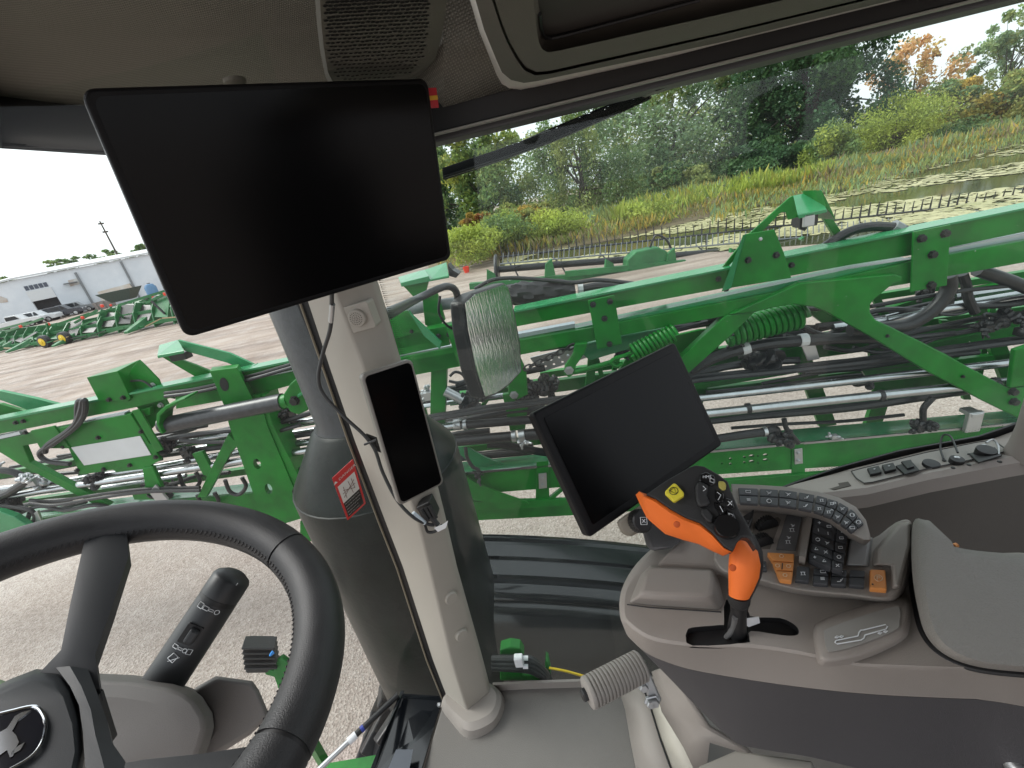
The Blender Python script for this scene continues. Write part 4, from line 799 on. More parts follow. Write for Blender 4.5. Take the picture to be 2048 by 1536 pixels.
# exhaust after-treatment stack
c = at(762, 945, 1.70); ez = lambda x, y: onp(x, y, V(c[0], c[1], 0), unit(V(c[0], c[1], 0)))[2]
EXM = mat('exhaust_dark', (.007, .010, .0085), .32, spec=.16, var=.35, vscale=14, bump=.25, bscale=70)
ex = thing('exhaust_stack', 'dark exhaust stack with a fat canister standing behind the cab pillar', 'exhaust stack', V(c[0], c[1], 0))
zb, zs, zc = ez(880, 1372), ez(752, 928), ez(700, 838)
lathe('canister', V(c[0], c[1], zb), Z1, [(.20, 0), (.31, .02), (.315, .05), (.315, zs - zb), (.30, zs - zb + .01)], EXM, ex, 40)
lathe('cone', V(c[0], c[1], zs), Z1, [(.312, 0), (.305, .02), (.178, zc - zs - .01), (.165, zc - zs)], EXM, ex, 40)
STK = mat('stack_pipe', (.03, .032, .036), .4, var=.25, vscale=30, bump=.4, bscale=90)
lathe('pipe', V(c[0], c[1], zc - .01), Z1, [(.165, 0), (.152, .03), (.152, 1.6), (.14, 1.6)], STK, ex, 28)
for a in (-1.9,):                                                # rolled seam down the canister
    d = V(math.cos(a - 1.0), math.sin(a - 1.0), 0); tube('seam', [V(c[0], c[1], zb + .02) + d * .314, V(c[0], c[1], zs) + d * .314, V(c[0], c[1], zs + .05) + d * .27, V(c[0], c[1], zc) + d * .166], .006, EXM, ex, 6)
for k in range(5): bolt(V(c[0], c[1], zb + (zs - zb) * (k + .6) / 5) + d * .318, d, .007, DARKST, ex)
bolt(V(c[0], c[1], zs + .08) + V(-.25, -.97, 0) * .25, V(-.25, -.97, .4), .01, DARKST, ex)
for k in range(3):
    a = k * 2.1 + .4; bar('foot_bracket', V(c[0] + .2 * math.cos(a), c[1] + .2 * math.sin(a), zb + .01), V(c[0] + .2 * math.cos(a), c[1] + .2 * math.sin(a), 0), .06, .06, GREYP, ex)
# black wheel fender
fp = [(1070, 0), (1076, 0), (1080, -.012), (1086, -.012), (1090, 0), (1112, 0), (1115, -.014), (1121, -.014), (1124, 0), (1149, 0), (1153, -.015), (1160, -.012), (1168, .0), (1180, 0), (1200, 0), (1230, 0), (1270, 0), (1320, 0), (1365, 0), (1420, 0)]
zt = at(1050, 1165, 1.95)[2]; last = None; offs = []
for y, dz in fp:
    p = atz(1050, y, zt) if y <= 1153 else None
    if p is None:
        k = (y - 1153) / 60.; base = atz(1050, 1153, zt); o_ = np.dot(base, LN) - .22 * (1 - math.exp(-k * .9))
    else: o_ = np.dot(p, LN)
    offs.append(o_)
rings = []
for (y, dz), o_ in zip(fp, offs):
    row = []
    for i in range(25):
        x = 820 + i * 24; dy = 22 * max(0, (x - 950) / 340) ** 1.8; q = onp(x, y + dy, LN * o_, LN); row.append(q + Z1 * dz)
    rings.append(row)
fen = thing('wheel_fender', 'ribbed glossy black wheel fender below the side window', 'fender', rings[-1][8] * V(1, 1, 0))
fl_ = loft('lower_skin', rings[14:], mat('fender_lower', (.006, .007, .008), .2, coat=.2, spec=.5), fen, closed=False); fl_.modifiers.new('t', 'SOLIDIFY').thickness = .012
bar('stay', rings[-2][9] + LN * .05, rings[-2][9] * V(1, 1, 0) + LN * .05, .05, .05, GREYP, fen)
fen_skin = loft('skin', rings[:15], GLOSSBK, fen, closed=False)
s_ = fen_skin.modifiers.new('t', 'SOLIDIFY'); s_.thickness = .012; s_.offset = 0
# fittings low behind the floor lip
fi = thing('brake_line_block', 'small green bracket with white fitting and black hoses at the fender foot', 'bracket', at(1040, 1340, 1.25))
dv = lambda x, y, d=1.25: at(x, y, d)
plate('bracket', [dv(1000, 1300), dv(1020, 1294), (dv(1040, 1297)), dv(1048, 1310), dv(1045, 1350), dv(1090, 1352), dv(1085, 1362), dv(1000, 1362)], LN * .03, GREEN, fi, bevel=.003)
plate('bracket', [dv(1092, 1322), dv(1097, 1326), dv(1102, 1350), dv(1090, 1352)], LN * .03, GREEN, fi)
for k in range(3): tube('hose', [dv(985, 1318 + k * 8, 1.24), dv(1030, 1318 + k * 9, 1.22), dv(1062, 1320 + k * 10, 1.22), dv(1090, 1345 + k * 5, 1.24), dv(1098, 1362, 1.25)], .011, RUBBER, fi, 10, 5)
fixn(mk('fitting', *g_box(dv(1038, 1321, 1.2), LA, LN, Z1, .024, .02, .034), WHITEP, fi, bevel=.003)); 
for y in (1316, 1333): tube('stub', [dv(1046, y, 1.2), dv(1056, y, 1.2)], .006, WHITEP, fi, 10)
tube('yellow_cable', [dv(1098, 1336), dv(1130, 1342), dv(1170, 1353)], .0035, YELLOWP, fi, 8, 5)
# rear view mirror on a bent arm
MN = unit((.80, -.60, .02)); mc = at(985, 680, 1.72)
def M(x, y, off=0.): return onp(x, y, mc - MN * off, MN)
mi = thing('wing_mirror', 'rain streaked rear view mirror on a bent black arm outside the cab', 'mirror', mc)
MIRM = bpy.data.materials.new('wet_mirror'); MIRM.use_nodes = True; N = MIRM.node_tree.nodes; L = MIRM.node_tree.links; b = N['Principled BSDF']
b.inputs['Base Color'].default_value = (.78, .80, .80, 1); b.inputs['Metallic'].default_value = 1; b.inputs['Roughness'].default_value = .06
tc = N.new('ShaderNodeTexCoord'); mp = N.new('ShaderNodeMapping'); mp.inputs['Scale'].default_value = (1, 1, .16); L.new(tc.outputs['Object'], mp.inputs[0])
nz = N.new('ShaderNodeTexNoise'); nz.inputs['Scale'].default_value = 110; nz.inputs['Detail'].default_value = 4; L.new(mp.outputs[0], nz.inputs[0])
bpn = N.new('ShaderNodeBump'); bpn.inputs['Strength'].default_value = .22; bpn.inputs['Distance'].default_value = .004; L.new(nz.outputs[0], bpn.inputs['Height']); L.new(bpn.outputs[0], b.inputs['Normal'])
gls = [(930, 607), (950, 589), (1008, 569), (1016, 575), (1022, 600), (1038, 684), (1042, 742), (1015, 770), (992, 786), (970, 793), (952, 736), (936, 658)]
hs = [(926, 604), (948, 585), (1009, 565), (1019, 572), (1026, 600), (1042, 684), (1045, 744), (1018, 773), (994, 790), (967, 798), (947, 740), (931, 660)]
plate('housing', [M(*p) for p in hs], -MN * .07, BLACKP, mi, bevel=.012, seg=3)
plate('glass', [M(*p, -.004) for p in gls], -MN * .003, MIRM, mi, bevel=0)
plate('edge_frame', [M(915, 610, .02), M(928, 604, -.004), M(934, 660, -.004), M(950, 740, -.004), M(968, 798, -.004), M(956, 790, .03), M(936, 735, .03), M(920, 665, .03)], -MN * .03, BLACKP, mi, bevel=.006)
tube('arm', [S(752, 640, .02), S(775, 628, .12), at(830, 600, 1.45), at(878, 577, 1.55), at(898, 573, 1.6), at(912, 583, 1.65), at(917, 610, 1.7), at(925, 640, 1.74)], .0135, mat('grey_black_tube', (.03, .032, .035), .35), mi, 12, 6)
fixn(mk('clamp', *g_box(at(921, 655, 1.73), X1, Y1, Z1, .05, .05, .06), BLACKP, mi, bevel=.008)); tube('cable', [at(880, 592, 1.58), at(878, 625, 1.6), at(893, 650, 1.66), at(915, 662, 1.72)], .005, BLACKP, mi, 8, 5)
# work lamp on a green bracket beyond the windscreen
wl = thing('work_lamp', 'small black finned work lamp on a green bracket seen through the steering wheel', 'lamp', at(530, 1380, 1.7))
LD = unit(at(555, 1300, 1.72) - at(495, 1300, 1.68)); LU = unit(at(520, 1260, 1.7) - at(520, 1330, 1.7)); LF = np.cross(LD, LU)
for k in range(5): fixn(mk('fin', *g_box(at(520, 1300, 1.7) + LU * (.028 - k * .019) + LD * .002 * k, LD, LF, LU, .115, .09, .008), BLACKP, wl, bevel=.003))
fixn(mk('body', *g_box(at(522, 1308, 1.72), LD, LF, LU, .10, .07, .115), BLACKP, wl, bevel=.008))
tube('wire', [at(548, 1305, 1.66), at(540, 1311, 1.65), at(546, 1302, 1.66)], .004, mat('blue_wire', (.02, .25, .7), .4), wl, 8, 4)
plate('bracket', [at(a, b_, 1.7) for a, b_ in ((528, 1338), (548, 1342), (552, 1322), (562, 1316), (576, 1326), (572, 1360), (585, 1420), (572, 1425), (560, 1390), (548, 1355), (530, 1350))], LN * .02, GREEN, wl, bevel=.004)
bar('stay', at(575, 1400, 1.72), V(*at(590, 1450, 1.75)[:2], 0), .05, .03, GREEN, wl)
# green bonnet corner at the lower left
bo = thing('green_bonnet', 'rounded green bonnet corner low at the left picture edge', 'bonnet', V(*at(-40, 1440, 1.9)[:2], 0))
rg_ = []
for k, (dy, dd) in enumerate(((0, .10), (8, .03), (22, 0), (60, -.02), (140, -.03))): rg_.append([at(x, y + dy, 1.75 - (x * .001) + dd) for x, y in ((-260, 1270), (-120, 1318), (-40, 1345), (10, 1362), (38, 1384), (52, 1410), (60, 1450))])
bs = loft('skin', rg_, GREEN, bo, closed=False); bs.modifiers.new('t', 'SOLIDIFY').thickness = .01
bar('support', at(-40, 1440, 1.78), V(*at(-40, 1440, 1.78)[:2], 0), .1, .1, GREEN, bo)
# front tyre behind the canister
ty = thing('front_tyre', 'lugged black tyre edge beside the exhaust canister foot', 'tyre', V(*at(745, 1440, 2.0)[:2], 0))
tc0 = at(775, 1480, 2.05); tax = unit(V(.95, -.3, 0)); tr = tc0[2] - .02 if tc0[2] < 1.2 else 1.0
tr = .46; tcen = at(905, 1490, 2.35)
lathe('carcass', tcen - LN * .2, LN, [(tr * .55, 0), (tr * .9, .0), (tr * .95, .06), (tr * .95, .34), (tr * .9, .4), (tr * .55, .4)], RUBBER, ty, 44)
for k in range(22):
    a = 2 * math.pi * k / 22
    for sd in (0, 1):
        a2 = a + sd * .14; r_ = LA * math.cos(a2) + Z1 * math.sin(a2); tg = -LA * math.sin(a2) + Z1 * math.cos(a2)
        dvn = unit(LN * (1 if sd else -1) * .8 + tg * .6); fixn(mk('lug', *g_box(tcen + r_ * tr * .965 + LN * (.1 if sd else -.1), dvn, np.cross(r_, dvn), r_, .2, .05, .06), RUBBER, ty, bevel=.008))
bar('axle', tcen, tcen * V(1, 1, 0), .08, .08, GREYP, ty)
# gas strut and dark step panel below the canister
gs = thing('gas_strut', 'slim gas strut crossing the windscreen foot', 'strut', at(700, 1480, 1.2))
a_, b_ = at(796, 1390, 1.28), at(600, 1575, 1.12)
tube('cylinder', [a_, a_ + (b_ - a_) * .5], .0085, BLACKP, gs, 12); tube('rod', [a_ + (b_ - a_) * .5, b_], .0075, ZINC, gs, 12); tube('sleeve', [a_ + (b_ - a_) * .46, a_ + (b_ - a_) * .54], .0105, WHITEP, gs, 12); tube('band', [a_ + (b_ - a_) * .38, a_ + (b_ - a_) * .41], .0092, mat('blue_band', (.03, .05, .3), .4), gs, 12)
stp = thing('step_panel', 'glossy dark step panel at the foot of the windscreen', 'panel', at(810, 1500, 1.2))
plate('face', [at(798, 1396, 1.30), at(884, 1402, 1.26), at(868, 1455, 1.18), at(838, 1560, 1.06), at(730, 1570, 1.10)], LN * .02 - Z1 * .01, GLOSSBK, stp, bevel=.004)
plate('rib', [at(795, 1402, 1.28), at(803, 1402, 1.27), at(768, 1500, 1.13), at(742, 1570, 1.06), at(730, 1570, 1.06), at(758, 1500, 1.13)], LN * .03, GLOSSBK, stp, bevel=.004)
plate('window_patch', [at(790, 1508, 1.12), at(824, 1508, 1.11), at(815, 1556, 1.05), at(770, 1556, 1.06)], LN * .01, mat('wet_grey', (.12, .13, .15), .1), stp)
bolt(at(879, 1410, 1.24), -LN, .006, ZINC, stp)
gsk = thing('green_skid', 'sliver of green frame at the bottom edge under the windscreen', 'frame rail', at(720, 1560, 1.5)); bar('rail', at(640, 1556, 1.6), at(790, 1530, 1.6), .06, .05, GREEN, gsk); bar('leg', at(720, 1560, 1.62), at(720, 1560, 1.62) * V(1, 1, 0), .05, .05, GREEN, gsk)
# windscreen wiper parked along the roof edge
SEALX = mat('wiper_black', (.006, .006, .007), .6, spec=.2)
wp = thing('window_wiper', 'black wiper parked along the top of the side window', 'wiper', S(1100, 270, .03))
def wpl(name, pts, m, off=.03, th=.012): return plate(name, [S(x, y, off) for x, y in pts], LN * th, m, wp, bevel=.001)
wpl('blade', [(884, 336), (1000, 297), (1100, 261), (1240, 205), (1300, 182), (1304, 196), (1240, 226), (1100, 286), (1000, 322), (886, 360)], SEALX)
wpl('rubber_lip', [(886, 352), (1000, 316), (1100, 281), (1240, 221), (1241, 225), (1100, 286), (1000, 321), (887, 357)], RUBBER, .02, .01)
wpl('arm', [(1096, 258), (1110, 262), (1240, 214), (1345, 170), (1340, 164), (1230, 203)], SEALX, .045, .012)
wpl('bridge', [(1010, 296), (1095, 258), (1110, 264), (1108, 274), (1012, 312)], GREYP, .044, .01)
wpl('motor_cover', [(1284, 183), (1304, 160), (1352, 146), (1370, 158), (1352, 170), (1300, 186)], mat('wiper_grey', (.16, .17, .16), .5), -.03, .03)
for k in range(4): wpl('vent_slot', [(1305 + k * 2, 163 + k * 5 + 2), (1345 + k, 151 + k * 5 + 2), (1346 + k, 153 + k * 5 + 2), (1306 + k * 2, 165.5 + k * 5 + 2)], BLACKP, -.033, .004)
# ---------------------------------------------------------------- cab shell: glass, roof, pillar, floor
TAUPE = mat('taupe_plastic', (.292, .262, .238), .55, bump=.3, bscale=1400, var=.04, vscale=4)
BEIGE = mat('beige_plastic', (.39, .36, .315), .5, bump=.2, bscale=1400, var=.03)
DKGREY = mat('charcoal_plastic', (.068, .064, .068), .55, bump=.35, bscale=1400)
SEAL = mat('rubber_seal', (.010, .010, .011), .5)
TRIM = mat('trim_line', (.30, .30, .28), .4)
def glassm():
    m = bpy.data.materials.new('window_glass'); m.use_nodes = True; N = m.node_tree.nodes; L = m.node_tree.links; N.remove(N['Principled BSDF'])
    t = N.new('ShaderNodeBsdfTransparent'); t.inputs[0].default_value = (.93, .97, .95, 1); g = N.new('ShaderNodeBsdfGlossy'); g.inputs['Roughness'].default_value = .02
    lw = N.new('ShaderNodeLayerWeight'); lw.inputs['Blend'].default_value = .5; pw = N.new('ShaderNodeMath'); pw.operation = 'POWER'; pw.inputs[1].default_value = 5; L.new(lw.outputs['Facing'], pw.inputs[0])
    f = N.new('ShaderNodeMath'); f.operation = 'MULTIPLY_ADD'; f.inputs[1].default_value = .96; f.inputs[2].default_value = .016; L.new(pw.outputs[0], f.inputs[0]); mx = N.new('ShaderNodeMixShader')
    L.new(f.outputs[0], mx.inputs[0]); L.new(t.outputs[0], mx.inputs[1]); L.new(g.outputs[0], mx.inputs[2]); tr = N.new('ShaderNodeBsdfTranslucent'); tr.inputs[0].default_value = (.85, .9, .95, 1); tc = N.new('ShaderNodeTexCoord'); nz = N.new('ShaderNodeTexNoise'); nz.inputs['Scale'].default_value = 5; nz.inputs['Detail'].default_value = 5; L.new(tc.outputs['Object'], nz.inputs[0])
    mr = N.new('ShaderNodeMapRange'); mr.inputs['From Min'].default_value = .3; mr.inputs['From Max'].default_value = .7; mr.inputs['To Min'].default_value = .003; mr.inputs['To Max'].default_value = .016; L.new(nz.outputs[0], mr.inputs[0])   # damp, dusty film added to veil the view in pale haze
    m2 = N.new('ShaderNodeMixShader'); L.new(mr.outputs[0], m2.inputs[0]); L.new(mx.outputs[0], m2.inputs[1]); L.new(tr.outputs[0], m2.inputs[2]); L.new(m2.outputs[0], N['Material Output'].inputs[0]); return m
GLASS = glassm()
PX0 = S(850, 1000)                                                # pillar foot in plan
# side window
sw = thing('side_window', 'large side window pane with raindrops right of the pillar', 'window', S(1500, 900) * V(1, 1, 0) + V(0, 0, 2.0))
plate('pane', [S(610, 270, .012), S(2600, -170, .012), S(2600, 1300, .012), S(1100, 1480, .012), S(930, 1420, .012)], LN * .005, GLASS, sw)
FRIT = mat('black_frit', (.006, .006, .007), .4)
plate('frit_band', [S(1500, 1000, .004), S(1590, 966, .004), S(1680, 935, .004), S(1800, 902, .004), S(1900, 884, .004), S(1960, 873, .004), S(2010, 856, .004), S(2060, 838, .004), S(2200, 800, .004), S(2200, 900, .004), S(1700, 1010, .004)], LN * .004, FRIT, sw)
plate('frit_band', [S(720, 470, .004), S(752, 560, .004), S(778, 640, .004), S(800, 720, .004), S(822, 800, .004), S(808, 804, .004), S(788, 724, .004), S(764, 644, .004), S(738, 562, .004), S(706, 474, .004)], LN * .004, FRIT, sw)
mb = MB()                                                         # screen printed dots fading out from the frit
vd, fd = [], []
for i in range(420):
    s = i % 70 / 70; r_ = i // 70; x = np.interp(s, [0, .25, .5, .75, 1], [1590, 1680, 1800, 1900, 2010]); y = np.interp(s, [0, .25, .5, .75, 1], [966, 935, 902, 884, 856]); p = S(x - r_ * 1.5 + (r_ % 2) * 3, y - 3 - r_ * 3.2, .006); rr = .0012 * (1 - r_ * .13)
    mb.add([p + (LA * math.cos(a) + Z1 * math.sin(a)) * rr for a in (0, 1.05, 2.1, 3.14, 4.19, 5.24)], [(0, 1, 2, 3, 4, 5)])
for i in range(260):
    s = i % 65 / 65; r_ = i // 65; x = 738 + 84 * s; y = 520 + 280 * s; p = S(x + 8 + r_ * 2.6, y - 2, .006); rr = .0011 * (1 - r_ * .18)
    mb.add([p + (LA * math.cos(a) + Z1 * math.sin(a)) * rr for a in (0, 1.05, 2.1, 3.14, 4.19, 5.24)], [(0, 1, 2, 3, 4, 5)])
tagset(mb.build('frit_dots', FRIT, sw), kind='stuff')
# raindrops on the outside of the pane
DROP = bpy.data.materials.new('water_drop'); DROP.use_nodes = True; bb = DROP.node_tree.nodes['Principled BSDF']
bb.inputs['Transmission Weight'].default_value = 1; bb.inputs['Roughness'].default_value = .02; bb.inputs['IOR'].default_value = 1.33; bb.inputs['Base Color'].default_value = (1, 1, 1, 1)
mb = MB(); rs = np.random.default_rng(9)
def drop(x, y, r, st):
    p = S(x, y, .0172); th = [2 * math.pi * k / 8 for k in range(8)]; a2 = rs.uniform(-.6, .2); U_ = LA * math.cos(a2) + Z1 * math.sin(a2); W_ = -LA * math.sin(a2) + Z1 * math.cos(a2)
    v = [p + (U_ * math.cos(t) * st + W_ * math.sin(t)) * r * rs.uniform(.85, 1.15) for t in th] + [p + (U_ * math.cos(t) * st + W_ * math.sin(t)) * r * .65 + LN * r * .42 for t in th] + [p + LN * r * .6]
    mb.add(v, [(k, (k + 1) % 8, 8 + (k + 1) % 8, 8 + k) for k in range(8)] + [(8 + k, 8 + (k + 1) % 8, 16) for k in range(8)] + [tuple(range(7, -1, -1))])
for _ in range(520):
    x, y = (rs.normal(1300, 110), rs.normal(240, 55)) if rs.random() < .62 else (rs.uniform(880, 1500), rs.uniform(150, 420))
    lo = np.interp(x, [870, 1990], [284, 0])
    if y > lo + 3: drop(x, y, rs.uniform(.0004, .0011), rs.uniform(1.2, 2.8))
for _ in range(110): drop(rs.uniform(900, 2040), rs.uniform(300, 900), rs.uniform(.0004, .0009), 1.2)
tagset(mb.build('raindrops', DROP, sw, smooth=True), kind='stuff')
# wrap-around windscreen
plan = spline([PX0 + LN * .012 - LA * .02, V(-.5, .865, 0), V(-.78, .83, 0), V(-1.0, .68, 0), V(-1.13, .4, 0), V(-1.17, .0, 0), V(-1.17, -.5, 0)], 6)
ws = thing('windscreen', 'curved front windscreen between the pillar and the left picture edge', 'window', V(-.9, .9, 2.0))
loft('pane', [[V(p[0], p[1], z) for p in plan] for z in (1.7, 2.2, 2.8, 3.25, 3.4)], GLASS, ws, closed=False)
# roof: headliner, header band, rails
def weave():
    m = bpy.data.materials.new('headliner_fabric'); m.use_nodes = True; N = m.node_tree.nodes; L = m.node_tree.links; b = N['Principled BSDF']
    b.inputs['Roughness'].default_value = .95; b.inputs['Specular IOR Level'].default_value = .1
    tc = N.new('ShaderNodeTexCoord'); hs = []
    for ang in (20, 110):
        mp = N.new('ShaderNodeMapping'); mp.inputs['Rotation'].default_value = (0, 0, math.radians(ang)); L.new(tc.outputs['Object'], mp.inputs[0])
        wv = N.new('ShaderNodeTexWave'); wv.inputs['Scale'].default_value = 82; wv.inputs['Distortion'].default_value = .7; wv.inputs['Detail'].default_value = 2; wv.inputs['Detail Scale'].default_value = 2; L.new(mp.outputs[0], wv.inputs[0]); hs.append(wv)
    ml = N.new('ShaderNodeMath'); ml.operation = 'MULTIPLY'; L.new(hs[0].outputs['Fac'], ml.inputs[0]); L.new(hs[1].outputs['Fac'], ml.inputs[1])
    r = N.new('ShaderNodeValToRGB'); r.color_ramp.elements[0].color = (.18, .176, .155, 1); r.color_ramp.elements[1].color = (.35, .342, .305, 1); L.new(ml.outputs[0], r.inputs[0]); L.new(r.outputs[0], b.inputs['Base Color'])
    bp_ = N.new('ShaderNodeBump'); bp_.inputs['Strength'].default_value = .7; bp_.inputs['Distance'].default_value = .002; L.new(ml.outputs[0], bp_.inputs['Height']); L.new(bp_.outputs[0], b.inputs['Normal']); return m
FAB = weave()
def wsz(x, y, off=0.):                                            # on the windscreen sheet (chord planes of the plan curve)
    r = ray(x, y); best = None
    for p, q in zip(plan[:-1], plan[1:]):
        d = q - p; n = unit(V(-d[1], d[0], 0)); n = n if np.dot(n, p - CAM * V(1, 1, 0)) > 0 else -n
        k = np.dot(p + n * off - CAM * V(1, 1, 1) * V(1, 1, 0) - V(0, 0, 0), n) / np.dot(r, n) if abs(np.dot(r, n)) > 1e-6 else -1
        if k <= 0: continue
        h = CAM + r * k; s = np.dot(h - p, d) / np.dot(d, d)
        if -.05 <= s <= 1.05: best = h; break
    return best if best is not None else at(x, y, .9)
edge_px = [(-500, 150), (-250, 170), (0, 196), (165, 217), (330, 228), (520, 232), (700, 226)]
edgeA = [wsz(x, y, -.05) for x, y in edge_px] + [S(x, y, -.08) for x, y in ((890, 214), (1000, 184), (1250, 122), (1500, 62), (1750, 0), (2050, -72), (2400, -155), (2900, -280))]
hl = []
for k, (t, z) in enumerate(((0, 0), (.12, .022), (.3, .05), (.6, .075), (1.0, .09), (1.7, .10), (2.6, .10))):
    ctr = V(.15, -.25, 3.335); hl.append([p + (ctr - p) * V(1, 1, .0) * min(1.0, t * .55) + V(0, 0, z + (ctr[2] - p[2]) * min(1, t * 1.2) * .75) if t < 1.7 else V(p[0] * (1 - .3 * (t - 1)), -.2 - 1.0 * (t - 1.6), 3.42) for p in edgeA])
head = loft('headliner', hl, FAB, None, closed=False); tagset(head, 'grey brown woven fabric roof lining above the windscreen', 'headliner', kind='structure')
head.modifiers.new('t', 'SOLIDIFY').thickness = -.006
# dark header band over the windscreen
HB = mat('header_band', (.075, .078, .085), .5, bump=.2, bscale=600)
band = thing('windscreen_header', 'dark grey trim band along the top of the windscreen', 'trim', V(-.8, .9, 3.3))
xs = [(-500, 240), (-250, 262), (0, 291), (205, 304), (400, 312), (560, 312), (700, 300)]
A = [wsz(x, y, -.052) for x, y in edge_px]; Cc = [wsz(x, y, -.01) for x, y in xs]; Bm = [(a + c_) / 2 - V(0, 0, .0) + unit(CAM - a) * .012 for a, c_ in zip(A, Cc)]
rr_ = loft('cover', [A, Bm, Cc], HB, band, closed=False); rr_.modifiers.new('t', 'SOLIDIFY').thickness = .01
tube('seal_lip', [p + unit(CAM - p) * .004 for p in Cc], .006, SEAL, band, 8)
# roof rail over the side window
rail = thing('roof_rail', 'black roof rail with a pale trim line above the side window', 'trim', S(1400, 120, -.03))
def sr(name, pts, m, off, th): return plate(name, [S(x, y, off) for x, y in pts], LN * th, m, rail, bevel=.003)
ln = lambda x, y0: y0 - (x - 870) * .2485
sr('upper_band', [(700, ln(700, 205)), (2900, ln(2900, 205)), (2900, ln(2900, 268)), (700, ln(700, 268))], SEAL, -.075, .05)
sr('trim_line', [(700, ln(700, 265)), (2900, ln(2900, 265)), (2900, ln(2900, 270)), (700, ln(700, 270))], TRIM, -.085, .012)
sr('lower_band', [(700, ln(700, 268)), (2900, ln(2900, 268)), (2900, ln(2900, 285)), (700, ln(700, 285))], HB, -.055, .05)
# overhead console box
OB = mat('overhead_plastic', (.14, .13, .112), .6, bump=.3, bscale=1200)
def oring(pts, z): return [atz(x, y, z) for x, y in pts]
ov = thing('overhead_console', 'moulded overhead storage console with a pale rim in the roof', 'overhead console', V(.4, .7, 3.35))
zo = 3.222
R0 = [(925, -60), (940, 0), (957, 59), (986, 132), (1004, 176), (1016, 190), (1032, 197), (1060, 194), (1440, 95), (1900, -20), (2300, -115), (2300, -125)]
R1 = [(938, -60), (951, 0), (968, 59), (992, 118), (1004, 145), (1022, 160), (1048, 166), (1075, 162), (1440, 85), (1900, -28), (2300, -122), (2300, -128)]
R2 = [(972, -60), (984, 0), (1000, 50), (1014, 85), (1032, 118), (1048, 140), (1070, 151), (1100, 148), (1440, 71), (1900, -40), (2300, -130), (2300, -132)]
R2b = [(978, -60), (990, 0), (1005, 48), (1019, 82), (1036, 113), (1052, 134), (1073, 144), (1102, 141), (1440, 66), (1900, -45), (2300, -133), (2300, -134)]
R3 = [(1040, -60), (1066, 0), (1070, 30), (1074, 65), (1078, 85), (1084, 98), (1096, 105), (1120, 101), (1440, 29), (1900, -75), (2300, -150), (2300, -152)]
R4 = [(1052, -60), (1076, 0), (1080, 28), (1082, 55), (1086, 68), (1091, 75), (1102, 77), (1125, 72), (1400, 0), (1900, -110), (2300, -170), (2300, -172)]
BK = [(900, -60)] + [(a, b - 0) for a, b in R0[1:]]
loft('rim', [oring(R0, zo + .05), oring(R0, zo + .028), oring(R1, zo + .004)], mat('overhead_rim', (.8, .78, .72), .5, bump=.2, bscale=1200), ov, closed=False)
loft('shell', [oring(R1, zo + .004), oring(R2, zo), oring(R2, zo + .008), oring(R2b, zo + .008), oring(R2b, zo), oring(R3, zo), oring(R3, zo + .012), oring(R4, zo + .016)], OB, ov, closed=False)
plate('tray', oring(R4, zo + .017), V(0, 0, .01), mat('tray_dark', (.06, .055, .05), .7), ov)
tube('tray_seam', oring(R4[2:9], zo + .014), .0016, SEAL, ov, 6)
# speaker grille in the headliner
zsp = atz(760, 80, 3.29); SPm = mat('speaker_grille', (.16, .155, .13), .75, bump=.3, bscale=900)
sp = thing('roof_speaker', 'perforated roof speaker grille above the big monitor', 'speaker', zsp)
zg = 3.268
o1 = [(626, -60), (630, 0), (634, 50), (640, 100), (650, 150), (662, 178), (780, 172), (840, 152), (870, 120), (884, 70), (892, 20), (896, -60)]
o2 = [(636, -60), (640, 0), (643, 50), (648, 98), (656, 145), (668, 168), (776, 163), (830, 145), (852, 115), (862, 70), (868, 20), (870, -60)]
loft('bezel', [oring(o1, zg + .012), oring(o1, zg + .003), oring(o2, zg - .003)], SPm, sp, closed=True, cap0=True, cap1=True)
mb = MB(); rs = np.random.default_rng(4)
for j in range(27):
    for i in range(24):
        x = 648 + i * 9.6 + (j % 2) * 4.6 + j * .55 + rs.normal() * .6; y = -38 + j * 7.4 - (i - 12) * .5 + rs.normal() * .5
        xl = np.interp(y, [-60, 100, 170], [645, 656, 672]); xr = np.interp(y, [-60, 70, 115, 145, 160], [862, 856, 846, 822, 770])
        if not (xl < x < xr and y < 160): continue
        p = atz(x, y, zg - .0036); mb.add([p + V(.0021 * math.cos(t), .0021 * math.sin(t), 0) for t in (0, .785, 1.57, 2.36, 3.14, 3.93, 4.71, 5.5)], [tuple(range(8))])
tagset(mb.build('grille_holes', mat('hole_black', (.004, .004, .004), .9), sp), kind='stuff')
lathe('mount_button', atz(468, 158, 3.315), V(0, 0, -1), [(.014, 0), (.0135, .004), (.009, .007), (.003, .008)], SPm, None, 20)
tagset(bpy.data.objects['mount_button'], 'round plastic trim button in the roof lining above the big monitor', 'button')
